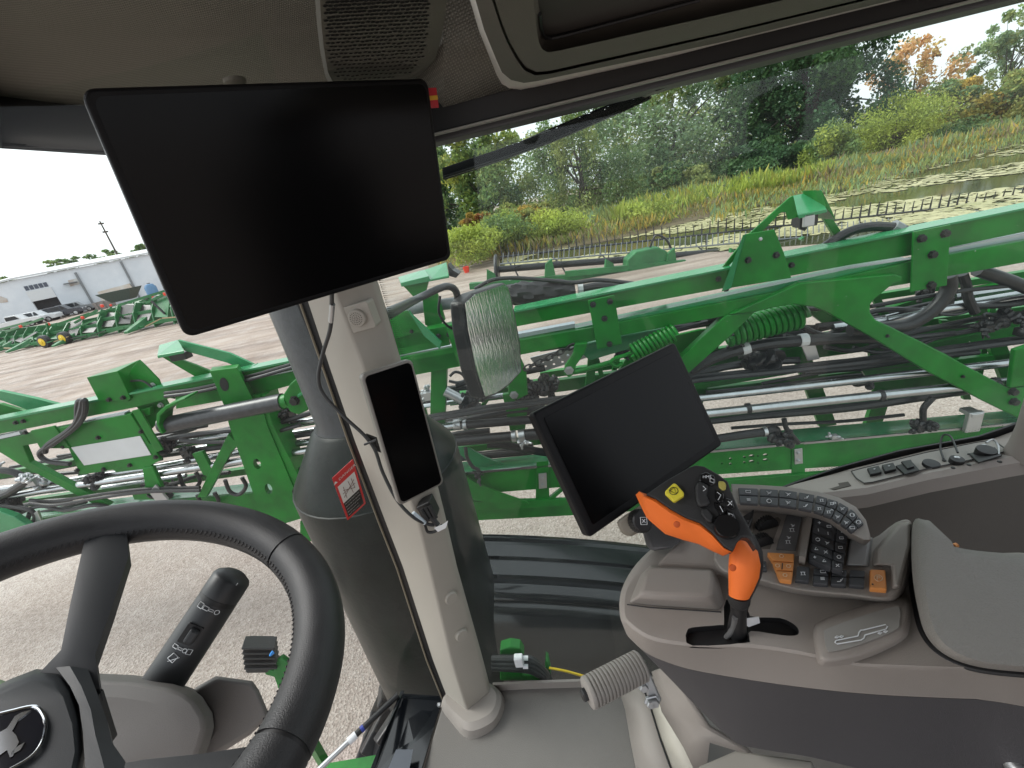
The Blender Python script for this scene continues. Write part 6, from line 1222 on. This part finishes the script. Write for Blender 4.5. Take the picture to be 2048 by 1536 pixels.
me2.set_sharp_from_angle(angle=math.radians(35))
0 and plate('slot_floor', rz([(1360, 1290), (1360, 1235), (1450, 1180), (1520, 1180), (1610, 1240), (1610, 1280), (1500, 1295)], 2.545), V(0, 0, -.004), SEAL, con)
# dark lower shell
LOW = [(1335, 1345), (1362, 1378), (1390, 1410), (1425, 1445), (1455, 1472), (1482, 1490), (1550, 1503), (1625, 1515), (1750, 1545), (1950, 1590), (2150, 1630), (2150, 1220), (1905, 1200), (1745, 1170), (1570, 1060), (1470, 1070), (1410, 1120), (1360, 1200), (1340, 1280)]
MIDR = [(x * .55 + a * .45, y * .55 + b_ * .45) for (x, y), (a, b_) in zip(SEAM, LOW)]
loft('lower_shell', [rz(sm([(x + 2, y + 1) for x, y in SEAM]), 2.584), rz(sm(MIDR), 2.52), rz(sm(LOW), 2.44)], DKGREY, con)
bar('pedestal', atz(1750, 1500, 2.45), V(*atz(1750, 1500, 2.45)[:2], zf), .3, .25, DKGREY, con)
# pale plate below right, buckle loop at the corner
plate('seat_side_panel', [atz(x, y, 2.40) for x, y in ((1470, 1500), (1625, 1520), (1640, 1600), (1300, 1640), (1400, 1530))], V(0, 0, -.01), mat('pale_panel', (.40, .38, .34), .5), con, bevel=.003)
tube('buckle_loop', [atz(x, y, 2.50) for x, y in ((2070, 1484), (2035, 1486), (2010, 1498), (2012, 1512), (2040, 1545), (2060, 1560))], .008, ZINC, con, 12, 5)
# raised front block
FB = [(1256, 1207), (1300, 1212), (1440, 1222), (1452, 1205), (1440, 1165), (1428, 1136), (1300, 1130), (1280, 1150)]
FT = [(1283, 1184), (1320, 1187), (1408, 1190), (1420, 1186), (1426, 1160), (1424, 1140), (1305, 1134), (1294, 1140)]
loft('front_block', [rz(FB, 2.643), rz([(a * .3 + c_ * .7, b_ * .3 + d_ * .7 + 3) for (a, b_), (c_, d_) in zip(FB, FT)], 2.663), rz(FT, 2.668)], TAUPE, con, bevel=.003)
tube('block_seam', rz([(1254, 1209), (1300, 1215), (1442, 1224)], 2.6445), .0007, SEAL, con, 5)
# upright front cheek that carries the lower monitor
plate('front_cheek', [atz(1312, 1128, 2.655), atz(1345, 1092, 2.665), atz(1372, 1070, 2.672), atz(1420, 1085, 2.668), atz(1520, 1130, 2.66), atz(1470, 1138, 2.655)], V(0, 0, -.02), TAUPE, con, bevel=.004)
plate('monitor_arm', [at(1284, 1045, .585), at(1310, 1030, .585), at(1350, 1050, .56), at(1378, 1072, .54), at(1345, 1098, .53), at(1300, 1104, .55)], LN * .025 - Z1 * .02, DKGREY, con, bevel=.006)
kb = at(1262, 1048, .545); kd = unit(at(1288, 1048, .515) - kb)
loft('knob_mount', [[at(x, y, d_) for x, y in ((1232, 1044), (1250, 1030), (1285, 1008), (1296, 1020), (1290, 1058), (1262, 1074), (1244, 1068))] for d_ in (.575, .55, .545)], mat('knob_mount_beige', (.23, .21, .17), .5), con, bevel=.004)
kn = lathe('clamp_knob', at(1274, 1042, .545), kd, [(.0128, 0), (.0135, .002), (.0135, .014), (.012, .016), (.003, .0163)], BLACKP, con, 28)
for k in range(26):
    a = 2 * math.pi * k / 26; ku = unit(np.cross(kd, Z1)); kw = np.cross(kd, ku); p = at(1274, 1042, .545) + (ku * math.cos(a) + kw * math.sin(a)) * .0136; bar('ridge', p + kd * .002, p + kd * .013, .0012, .0012, BLACKP, kn, up=tuple(ku))
kf = at(1274, 1042, .545) + kd * .0168; kux = unit(RT - kd * np.dot(RT, kd)); kuy = unit(np.cross(kd, kux)); kuy = kuy if np.dot(kuy, UP) > 0 else -kuy
tube('symbol', [kf + kux * a + kuy * b_ for a, b_ in ((-.0042, -.0042), (.0042, -.0042), (.0042, .0042), (-.0042, .0042), (-.0042, -.0042))], .0005, INK, kn, 4)
for s_ in (1, -1): tube('symbol', [kf + kux * -.002 + kuy * -.002 * s_, kf + kux * .002 + kuy * .002 * s_], .0005, INK, kn, 4)
# ---- control deck
ZD = 2.672
DK = [(1476, 1012), (1560, 1015), (1640, 1030), (1700, 1062), (1742, 1078), (1792, 1044), (1822, 1042), (1824, 1090), (1812, 1150), (1796, 1186), (1772, 1198), (1700, 1190), (1600, 1180), (1520, 1160), (1470, 1150), (1440, 1135), (1430, 1100)]
DB = [(x + (6 if x > 1600 else -6), y + 10) for x, y in DK]
loft('control_deck', [rz(sm(DB, 3), 2.640), rz(sm([(x, y + 2) for x, y in DK], 3), ZD - .004), rz(sm(DK, 3), ZD)], TAUPE, con, bevel=.002)
KEYM = mat('key_black', (.05, .052, .058), .5, bump=.1, bscale=900); KEYO = mat('key_orange', (.74, .29, .08), .5); DLAB = mat('grey_label', (.12, .12, .125), .5)
def D_(x, y, h=0.): return atz(x, y, ZD + h)
def key(name, pts, m=KEYM, h=.004, bev=.0012): return plate(name, [D_(x, y, h) for x, y in pts], V(0, 0, -h - .001), m, con, bevel=bev)
def glyph(kind, cx, cy, s, h, zf=None, m=INK, w_=.00038):
    f = zf or D_; q = lambda a, b_: f(cx + a * s + b_ * s * .12, cy + b_ * s * .8, h + .0007)
    L = {'rect': [[(-1, -.6), (1, -.6), (1, .6), (-1, .6), (-1, -.6)]], 'ring': [[(math.cos(t), math.sin(t)) for t in np.linspace(0, 6.28, 11)]], 'plus': [[(-.7, 0), (.7, 0)], [(0, -.7), (0, .7)]], 'minus': [[(0, -.8), (0, .8)]],
         'tri': [[(-.8, .7), (.8, .7), (0, -.8), (-.8, .7)]], 'arm': [[(-1, .6), (.1, .6), (1, -.7)], [(.1, .6), (.3, -.3)]], 'noz': [[(-.8, -.6), (.8, -.6)], [(-.5, -.6), (-.5, .2)], [(.5, -.6), (.5, .2)], [(-.7, .7), (-.5, .2), (-.2, .7)], [(.2, .7), (.5, .2), (.8, .7)]],
         'x': [[(-.8, -.8), (.8, .8)], [(-.8, .8), (.8, -.8)]], 'fan': [[(-1, -.8), (.2, 0), (-.6, .9)], [(.2, 0), (1, -.4)], [(-.7, -.2), (.5, .6)]], 'bars': [[(-.8, -.5), (.8, -.5)], [(-.8, 0), (.8, 0)], [(-.8, .5), (.8, .5)]]}[kind]
    mb = MB()
    for l in L: mb.add(*g_tube([q(a, b_) for a, b_ in l], w_, 4))
    return mb.build('symbol', m, con)
# lower row of keys by the park key
key('key', [(1594, 1131), (1620, 1133), (1618, 1162), (1590, 1159)], h=.005); glyph('noz', 1606, 1147, 6, .005)
for (x0, x1) in ((1628, 1658), (1664, 1694), (1700, 1731)):
    key('key', [(x0, 1134 + (x0 - 1594) * .042), (x1, 1135 + (x1 - 1594) * .042), (x1 - 1, 1148 + (x1 - 1594) * .045), (x0 - 1, 1147 + (x0 - 1594) * .045)], h=.005)
    key('key', [(x0 - 1, 1149 + (x0 - 1594) * .045), (x1 - 1, 1150 + (x1 - 1594) * .045), (x1 - 2, 1165 + (x1 - 1594) * .05), (x0 - 2, 1164 + (x0 - 1594) * .05)], h=.005)
glyph('rect', 1646, 1143, 5, .005); glyph('bars', 1645, 1157, 5, .005); glyph('fan', 1680, 1145, 6, .005); glyph('arm', 1680, 1160, 6, .005)
key('park_key', [(1740, 1138), (1771, 1139), (1774, 1178), (1740, 1175)], KEYO, .006); glyph('ring', 1757, 1156, 8, .006, m=mat('pale_print', (.75, .55, .35), .5)); text('lettering', 'P', [D_(1745, 1145, .0065), D_(1768, 1146, .0065), D_(1770, 1170, .0065), D_(1745, 1168, .0065)], .008, MATS['pale_print'], con, (.5, .5), .0004)
lathe('key_led', D_(1745, 1169, .006), Z1, [(.0008, 0), (.0008, .0006)], BKI, con, 8)
# orange rocker
key('rocker', [(1534, 1104), (1589, 1107), (1588, 1123), (1545, 1121)], KEYO, .006); key('rocker', [(1545, 1123), (1588, 1125), (1586, 1141), (1552, 1139)], KEYO, .006); key('rocker', [(1552, 1141), (1586, 1143), (1583, 1161), (1560, 1158)], KEYO, .006)
for x, y in ((1563, 1112), (1555, 1131), (1577, 1132), (1570, 1150)): glyph('ring', x, y, 4, .006, m=MATS['pale_print'])
key('marker', [(1564, 1126), (1566, 1126), (1565, 1138), (1563, 1138)], BKI, .0066, 0)
key('key', [(1516, 1120), (1533, 1122), (1534, 1140), (1514, 1138)], h=.004); glyph('rect', 1524, 1131, 4, .004)
# grey label plate and scroll wheels
key('label_plate', [(1574, 1026), (1606, 1026), (1592, 1100), (1552, 1098)], DLAB, .0015, .0006)
for (x, y) in ((1584, 1060), (1576, 1084)): glyph('noz', x, y, 6, .0018); glyph('fan', x + 2, y - 9, 4, .0018)
def scroll(x, y):
    p = D_(x, y, .001); a_ = unit(D_(x + 20, y - 6) - D_(x, y)); ax_ = unit(np.cross(a_, Z1)); w_ = lathe('scroll_wheel', p - ax_ * .0045, ax_, [(.010, 0), (.0125, .001), (.0125, .008), (.010, .009)], BLACKP, con, 30)
    for k in range(22):
        t = 2 * math.pi * k / 22; r_ = a_ * math.cos(t) + Z1 * math.sin(t); bar('tooth', p + r_ * .0128 - ax_ * .004, p + r_ * .0128 + ax_ * .004, .0018, .0016, BLACKP, w_, up=tuple(r_))
scroll(1533, 1052); scroll(1522, 1087)
plate('recess', [D_(x, y, .0004) for x, y in ((1508, 1046), (1556, 1034), (1562, 1040), (1540, 1098), (1500, 1098))], V(0, 0, -.001), mat('recess_taupe', (.14, .125, .11), .6), con)
plate('bracket_flap', [D_(1480, 1036, .012), D_(1508, 1018, .02), D_(1506, 1034, .02), D_(1500, 1054, .008), D_(1490, 1060, .004)], V(0, 0, -.004), BLACKP, con, bevel=.001)
# curved key pad with five rows, on a sunken cylinder
def PD(x, y, h=0.): s = (x - 1660) / 50; return D_(x, y, .011 - .009 * s * s + h)
rowsK = [[(1626, 1032), (1690, 1056)], [(1624, 1047), (1688, 1069)], [(1623, 1066), (1686, 1088)], [(1620, 1084), (1683, 1107)], [(1617, 1102), (1680, 1125)]]
for i, ((xa, ya), (xb, yb)) in enumerate(rowsK):
    hgt = 17 if i < 4 else 15
    for s0_, s1_ in ((0, .72), (.74, 1.08)):
        f = lambda s, dy: (xa + (xb - xa) * s, ya + (yb - ya) * s ** .9 + dy)
        top = [PD(*f(s0_ + (s1_ - s0_) * k / 4, 0), .004) for k in range(5)]; bot = [PD(*f(s0_ + (s1_ - s0_) * k / 4, hgt), .004) for k in range(4, -1, -1)]
        plate('key', top + bot, V(0, 0, -.008), KEYM, con, bevel=.0012)
    for s, gk in ((.2, ('plus', 'minus', 'ring', 'tri', 'plus')[i]), (.5, ('rect', 'minus', 'fan', 'x', 'tri')[i]), (.92, ('noz', 'rect', 'rect', 'ring', 'x')[i])):
        f2 = (xa + (xb - xa) * s, ya + (yb - ya) * s + hgt * .5); glyph(gk, f2[0], f2[1], 4, .0042, PD)
plate('pad_well', [PD(x, y, -.008) for x, y in ((1612, 1024), (1700, 1058), (1690, 1130), (1610, 1120))], V(0, 0, -.003), SEAL, con)
bar('pad_edge', D_(1622, 1022, .006), D_(1604, 1122, .006), .006, .012, TAUPE, con)
loft('pad_cheek', [rz(((1698, 1070), (1748, 1074), (1740, 1134), (1690, 1132)), ZD - .002), rz(((1702, 1072), (1740, 1076), (1734, 1131), (1693, 1129)), ZD + .006)], mat('pale_grey_cheek', (.26, .26, .26), .45), con, bevel=.002)
loft('rest_wall', [rz(((1745, 1102), (1790, 1046), (1822, 1042), (1824, 1090), (1800, 1180), (1782, 1180), (1780, 1135), (1742, 1133)), ZD - .002), rz(((1758, 1098), (1798, 1050), (1818, 1046), (1820, 1090), (1800, 1172), (1788, 1172), (1786, 1130), (1756, 1128)), ZD + .010)], TAUPE, con, bevel=.003)
# raised curved key strip at the far edge
ZA = 2.712
ot = [(1462, 968), (1520, 970), (1580, 974), (1640, 984), (1680, 996), (1712, 1014), (1732, 1040), (1740, 1068), (1742, 1080)]; ib = [(1468, 1010), (1520, 1013), (1580, 1018), (1630, 1028), (1660, 1040), (1682, 1055), (1698, 1066), (1714, 1074), (1728, 1080)]
body = [rz(ot, ZA - .045), rz(ot, ZA - .004), rz([(a * .96 + c_ * .04, b_ * .96 + d_ * .04) for (a, b_), (c_, d_) in zip(ot, ib)], ZA), rz([(a * .04 + c_ * .96, b_ * .04 + d_ * .96) for (a, b_), (c_, d_) in zip(ot, ib)], ZA), rz(ib, ZA - .004), rz([(a, b_ + 14) for a, b_ in ib], ZA - .045)]
fixn(mk('key_strip', *g_loft(list(map(list, zip(*body))), True), TAUPE, con, smooth=True, bevel=.001))
def A_(x, y, h=0.): return atz(x, y, ZA + h)
def strip(s, t):                                                 # s along the strip 0..1, t across 0..1 -> pixel
    x = np.interp(s * 8, range(9), [a for a, _ in ot]); y = np.interp(s * 8, range(9), [b_ for _, b_ in ot]); x2 = np.interp(s * 8, range(9), [a for a, _ in ib]); y2 = np.interp(s * 8, range(9), [b_ for _, b_ in ib]); return x + (x2 - x) * t, y + (y2 - y) * t
segs = [(.03, .115), (.125, .20), (.205, .28), (.29, .355), (.365, .43), (.435, .50), (.51, .585), (.60, .68), (.69, .76)]
for i, (a, b_) in enumerate(segs):
    for t0_, t1_ in ((.16, .49), (.53, .88)):
        pl = [strip(a, t0_), strip((a + b_) / 2, t0_), strip(b_, t0_), strip(b_, t1_), strip((a + b_) / 2, t1_), strip(a, t1_)]
        plate('key', [A_(x, y, .003) for x, y in pl], V(0, 0, -.004), KEYM, con, bevel=.0008)
        cx, cy = strip((a + b_) / 2, (t0_ + t1_) / 2); glyph(['rect', 'fan', 'fan', 'arm', 'noz', 'noz', 'fan', 'ring', 'ring'][i] if t0_ < .5 else ['bars', 'ring', 'fan', 'arm', 'noz', 'noz', 'fan', 'fan', 'rect'][i], cx, cy, 4.6, .0032, A_)
for i, ch in ((5, 'B'), (5.01, 'A'), (7, '1'), (8, '2')):
    a, b_ = segs[int(i)]; t_ = .62 if ch == 'A' else .3; cx, cy = strip((a + b_) / 2 + .02, t_ + .08); text('lettering', ch, [A_(cx - 4, cy - 4), A_(cx + 4, cy - 4), A_(cx + 4, cy + 4), A_(cx - 4, cy + 4)], .0055, INK, con, (.5, .5), .0042)
# diagram pad
DP = [(1648, 1268), (1654, 1258), (1720, 1234), (1788, 1214), (1800, 1222), (1799, 1245), (1790, 1262), (1720, 1290), (1664, 1304), (1652, 1296)]
DP2 = [(1632, 1262), (1650, 1244), (1720, 1218), (1790, 1198), (1815, 1210), (1812, 1250), (1798, 1276), (1720, 1310), (1655, 1322), (1638, 1306)]
loft('diagram_mount', [rz(sm([(1625, 1258), (1645, 1238), (1720, 1210), (1795, 1188), (1825, 1205), (1822, 1258), (1802, 1288), (1720, 1325), (1648, 1334), (1630, 1312)]), 2.640), rz(sm(DP2), 2.655), rz(sm(DP), 2.658)], TAUPE, con, bevel=.002)
plate('diagram_plate', rz(sm(DP), 2.6585), V(0, 0, .001), mat('diagram_grey', (.28, .268, .25), .5), con, bevel=.0004)
Gp = lambda x, y: atz(x, y, 2.6603)
tube('diagram_line', [Gp(x, y) for x, y in ((1672, 1281), (1670, 1285), (1674, 1288), (1722, 1280), (1728, 1276), (1730, 1270), (1772, 1258), (1775, 1253), (1771, 1249), (1726, 1260), (1722, 1260), (1718, 1265), (1716, 1272), (1672, 1281))], .00055, INK, con, 5)
for x, y in ((1674, 1274), (1683, 1273), (1760, 1266), (1771, 1263)): tube('diagram_mark', [Gp(x - 4, y + 1), Gp(x, y - 2), Gp(x + 4, y - 1), Gp(x, y + 2), Gp(x - 4, y + 1)], .0005, INK, con, 4)
# padded armrest
AR = [(1826, 1046), (1850, 1040), (1864, 1046), (1876, 1072), (1905, 1092), (1980, 1104), (2160, 1115), (2300, 1130), (2300, 1352), (2160, 1350), (2020, 1342), (1940, 1330), (1885, 1306), (1852, 1270), (1836, 1220), (1824, 1140)]
ctr = (2060, 1230)
rings = []
for s, z in ((1.0, 2.628), (1.0, 2.705), (.985, 2.722), (.955, 2.732), (.90, 2.737), (.8, 2.738)): rings.append(rz(sm([(ctr[0] + (x - ctr[0]) * s, ctr[1] + (y - ctr[1]) * s) for x, y in AR]), z))
loft('armrest_pad', rings, mat('armrest_vinyl', (.235, .222, .205), .6, bump=.6, bscale=700), con, angle=50)
tube('pad_gap', rz([(1822, 1050), (1821, 1140), (1832, 1222), (1848, 1274), (1882, 1310), (1938, 1334), (2020, 1346), (2150, 1354)], 2.643), .003, SEAL, con, 8, 4)
tube('orange_clip', [at(1908, 1092, .56), at(1914, 1090, .56)], .003, KEYO, con, 8)
# ---------------------------------------------------------------- joystick
joy = thing('joystick', 'orange and black multi button joystick on the armrest console', 'joystick', atz(1475, 1265, 2.62))
ORG_ = mat('joystick_orange', (.85, .17, .02), .55, bump=.25, bscale=1500); JBK = mat('joystick_black', (.018, .018, .019), .5, bump=.35, bscale=1300)
jn = unit(-FW * .72 + Z1 * .55 - RT * .25); jc = at(1400, 1010, .425)
def J(x, y, h=0.): return onp(x, y, jc + jn * h, jn)
top = [(1291, 989), (1330, 962), (1378, 934), (1392, 930), (1408, 932), (1440, 950), (1456, 963), (1464, 985), (1478, 1018), (1498, 1052), (1510, 1080), (1514, 1100), (1498, 1076), (1484, 1074), (1474, 1086), (1466, 1104), (1448, 1094), (1424, 1066), (1400, 1046), (1372, 1036), (1340, 1018), (1312, 998)]
plate('head', [J(x, y) for x, y in top], -jn * .022, JBK, joy, bevel=.003, seg=3)
ot_ = [(1287, 990), (1312, 999), (1340, 1019), (1372, 1037), (1400, 1047), (1424, 1067), (1448, 1095), (1464, 1104)]; ob_ = [(1288, 1018), (1300, 1042), (1330, 1068), (1366, 1080), (1396, 1088), (1424, 1102), (1446, 1112), (1460, 1106)]
rings = []
for (a, b_), (c_, d_) in zip(ot_, ob_):
    p0 = J(a, b_, -.001); p1 = onp(c_, d_, jc - jn * .026, jn); m_ = (p0 + p1) / 2 + unit(CAM - (p0 + p1) / 2) * .006; bk = (p0 + p1) / 2 + FW * .03; rings.append([p0, p0 * .75 + m_ * .25 + (m_ - (p0 + p1) / 2) * .45, m_, p1 * .75 + m_ * .25 + (m_ - (p0 + p1) / 2) * .3, p1, p1 + FW * .012, bk, p0 + FW * .015])
loft('orange_shell', rings, ORG_, joy, angle=60)
gp = [(1478, 1078, 10), (1488, 1100, 25), (1489, 1125, 29), (1487, 1150, 28), (1482, 1175, 23), (1478, 1192, 19)]
rings = []
for x, y, r_ in gp:
    c_ = at(x, y, .432); rr = r_ / FPX * .432; rings.append([c_ + (RT * math.cos(t) * rr + FW * math.sin(t) * rr * .9) for t in [2 * math.pi * k / 24 for k in range(24)]])
loft('orange_grip', rings, ORG_, joy, angle=60)
rings = []
for (x, y, r_) in ((1490, 1066, 16), (1497, 1100, 25), (1498, 1125, 26), (1495, 1150, 24), (1488, 1178, 19), (1482, 1195, 17)):
    c_ = at(x, y, .442); rr = r_ / FPX * .442; rings.append([c_ + (RT * math.cos(t) * rr + FW * math.sin(t) * rr) for t in [2 * math.pi * k / 20 for k in range(20)]])
loft('grip_back', rings, JBK, joy, angle=60)
for x, y, d_ in ((1354, 1049, .418), (1466, 1136, .402)): lathe('dimple', at(x, y, d_), -FW, [(.0028, -.002), (.0032, 0), (.0026, .0004)], mat('dimple_orange', (.6, .1, .015), .6), joy, 16)
lathe('collar', at(1478, 1192, .436), unit(at(1476, 1225, .445) - at(1478, 1192, .436)), [(.0105, -.004), (.0105, .006), (.0095, .009), (.0085, .011)], JBK, joy, 24)
tube('stem', [at(1478, 1200, .438), at(1477, 1225, .445), at(1474, 1262, .46), at(1476, 1285, .468)], [.0085, .0075, .0095, .011], BLACKP, joy, 18, 4)
tube('cable', [at(1470, 1235, .44), at(1466, 1256, .452), at(1452, 1276, .462), at(1436, 1292, .470)], .0028, mat('cable_mid_grey', (.12, .12, .12), .5), joy, 10, 5)
plate('white_label', [at(1488, 1238, .452), at(1518, 1234, .456), (at(1520, 1246, .458)), at(1498, 1254, .456), at(1494, 1252, .455)], FW * .001, WHITEP, joy)
bolt(at(1485, 1270, .458), -FW, .0016, ZINC, joy)
def btn(name, pts, h, m, bev=.0015): return plate(name, [J(x, y, h) for x, y in pts], -jn * (h + .004), m, joy, bevel=bev, seg=3)
YB = mat('button_yellow', (.72, .62, .05), .45); BG = mat('button_gloss', (.010, .010, .011), .15)
btn('yellow_button', [(1330, 982), (1347, 966), (1352, 967), (1368, 985), (1368, 991), (1350, 1003), (1346, 1002), (1330, 987)], .007, YB, .002)
c0 = np.array([1347.5, 982]); tube('button_symbol', [J(c0[0] + 8.5 * math.cos(t), c0[1] + 7.5 * math.sin(t), .0074) for t in np.linspace(0, 6.28, 18)], .0003, BKI, joy, 4); tube('button_symbol', [J(x, y, .0074) for x, y in ((1340, 982), (1348, 975), (1353, 988), (1340, 982))], .0003, BKI, joy, 4)
btn('yellow_button', [(1437, 961), (1448, 962), (1453, 968), (1452, 979), (1445, 981), (1437, 974)], .002, mat('button_dull_yellow', (.42, .36, .09), .5))
btn('rocker_button', [(1392, 966), (1402, 962), (1418, 970), (1414, 990), (1422, 1008), (1412, 1012), (1398, 1014), (1392, 1000), (1390, 982)], .006, JBK, .003)
btn('button', [(1400, 948), (1412, 943), (1430, 952), (1432, 968), (1424, 972), (1398, 962)], .003, BG)
btn('button', [(1402, 1018), (1414, 1016), (1426, 1032), (1424, 1046), (1414, 1042), (1403, 1028)], .005, JBK)
btn('button', [(1430, 976), (1448, 986), (1448, 1004), (1438, 1006), (1430, 996)], .003, BG); btn('button', [(1428, 1002), (1440, 1008), (1452, 1016), (1450, 1032), (1440, 1030), (1430, 1016)], .003, BG)
btn('button', [(1450, 994), (1464, 1000), (1470, 1016), (1466, 1020), (1452, 1012)], .003, BG); btn('button', [(1453, 1020), (1466, 1024), (1476, 1044), (1470, 1046), (1456, 1036)], .003, BG)
lathe('thumb_dial', J(1452, 1054, .0), jn, [(.0115, -.002), (.0115, .004), (.0100, .0075), (.002, .0078)], BG, joy, 28)
text('lettering', 'HMS', [J(1405, 946, .0036), J(1420, 946, .0036), J(1420, 962, .0036), J(1405, 962, .0036)], .0042, INK, joy, (.6, .5), .0004)
for pts in (((1420, 956), (1428, 959), (1428, 966), (1420, 963), (1420, 956)), ((1434, 984), (1442, 990), (1436, 1000)), ((1456, 1002), (1464, 1010)), ((1464, 1002), (1456, 1011)), ((1457, 1026), (1466, 1030), (1464, 1040), (1457, 1026)), ((1440, 1012), (1446, 1024)), ((1406, 972), (1412, 978), (1406, 982)), ((1415, 1024), (1420, 1034)), ((1448, 1046), (1456, 1050), (1452, 1056), (1460, 1060))):
    tube('button_symbol', [J(x, y, .0038 if pts[0][0] > 1413 else .0068) for x, y in pts], .00035, INK, joy, 4)
# ---------------------------------------------------------------- ribbed grab handle and its bracket
hb = thing('ribbed_handle', 'grey ribbed rubber handle sticking out below the console front', 'handle', at(1290, 1340, .58))
h0, h1 = at(1172, 1388, .56), at(1284, 1330, .585); hd_ = unit(h1 - h0); Lh = np.linalg.norm(h1 - h0)
prof = [(.012, 0), (.0185, .002)]
for k in range(16): a = .004 + (Lh - .004) * k / 16; b_ = (Lh - .004) / 16; prof += [(.0195, a), (.0195, a + b_ * .55), (.0172, a + b_ * .62), (.0172, a + b_ * .95)]
lathe('sleeve', h0, hd_, prof + [(.012, Lh)], mat('grip_grey', (.29, .27, .25), .6), hb, 30)
lathe('end_bolt', h0 - hd_ * .006, hd_, [(.006, 0), (.0085, .002), (.0085, .007)], BLACKP, hb, 6)
plate('bracket', [at(x, y, .60) for x, y in ((1278, 1318), (1294, 1330), (1306, 1360), (1324, 1400), (1318, 1414), (1304, 1416), (1298, 1400), (1290, 1370), (1276, 1345))], FW * .012, ZINC, hb, bevel=.002)
for x, y in ((1286, 1372), (1300, 1404), (1308, 1402)): bolt(at(x, y, .598), -FW, .006, ZINC, hb, .008)
# seat base cover beside the floor
sb = thing('seat_base_cover', 'beige moulded seat base cover under the console', 'seat base', V(.25, .3, zf))
CREAM = mat('seat_base_beige', (.46, .43, .37), .55, bump=.2, bscale=900)
loft('side_cover', [[at(x, y, d_) for x, y, d_ in r_] for r_ in (((1236, 1372, 1.16), (1250, 1420, 1.12), (1262, 1490, 1.05), (1280, 1580, .98)), ((1282, 1366, 1.10), (1300, 1415, 1.06), (1320, 1480, 1.0), (1356, 1580, .93)))], TAUPE, sb, closed=False)
loft('cream_cover', [[at(x, y, d_) for x, y, d_ in r_] for r_ in (((1284, 1366, 1.09), (1302, 1415, 1.05), (1322, 1480, .99), (1358, 1580, .92)), ((1308, 1370, 1.04), (1332, 1420, 1.0), (1358, 1475, .94), (1404, 1575, .88)))], CREAM, sb, closed=False)
loft('inner_cover', [[at(x, y, d_) for x, y, d_ in r_] for r_ in (((1310, 1340, 0.829), (1330, 1420, 0.806), (1372, 1490, 0.762), (1410, 1570, 0.739)), ((1325, 1335, 0.784), (1362, 1425, 0.773), (1400, 1466, 0.739), (1420, 1480, 0.728)), ((1340, 1340, 0.762), (1400, 1440, 0.739), (1440, 1462, 0.728), (1500, 1500, 0.717)), ((1350, 1345, 0.739), (1420, 1450, 0.728), (1490, 1490, 0.717), (1560, 1560, 0.717)))], TAUPE, sb, closed=False)
for o_ in sb.children: o_.modifiers.new('t', 'SOLIDIFY').thickness = .008
tube('cover_seam', [at(x, y, d_) for x, y, d_ in ((1283, 1366, 1.088), (1301, 1415, 1.048), (1321, 1480, .988), (1357, 1580, .918))], .002, SEAL, sb, 6)
bar('seat_post', at(1420, 1600, .74), V(*at(1420, 1600, .74)[:2], zf), .1, .1, DKGREY, sb)
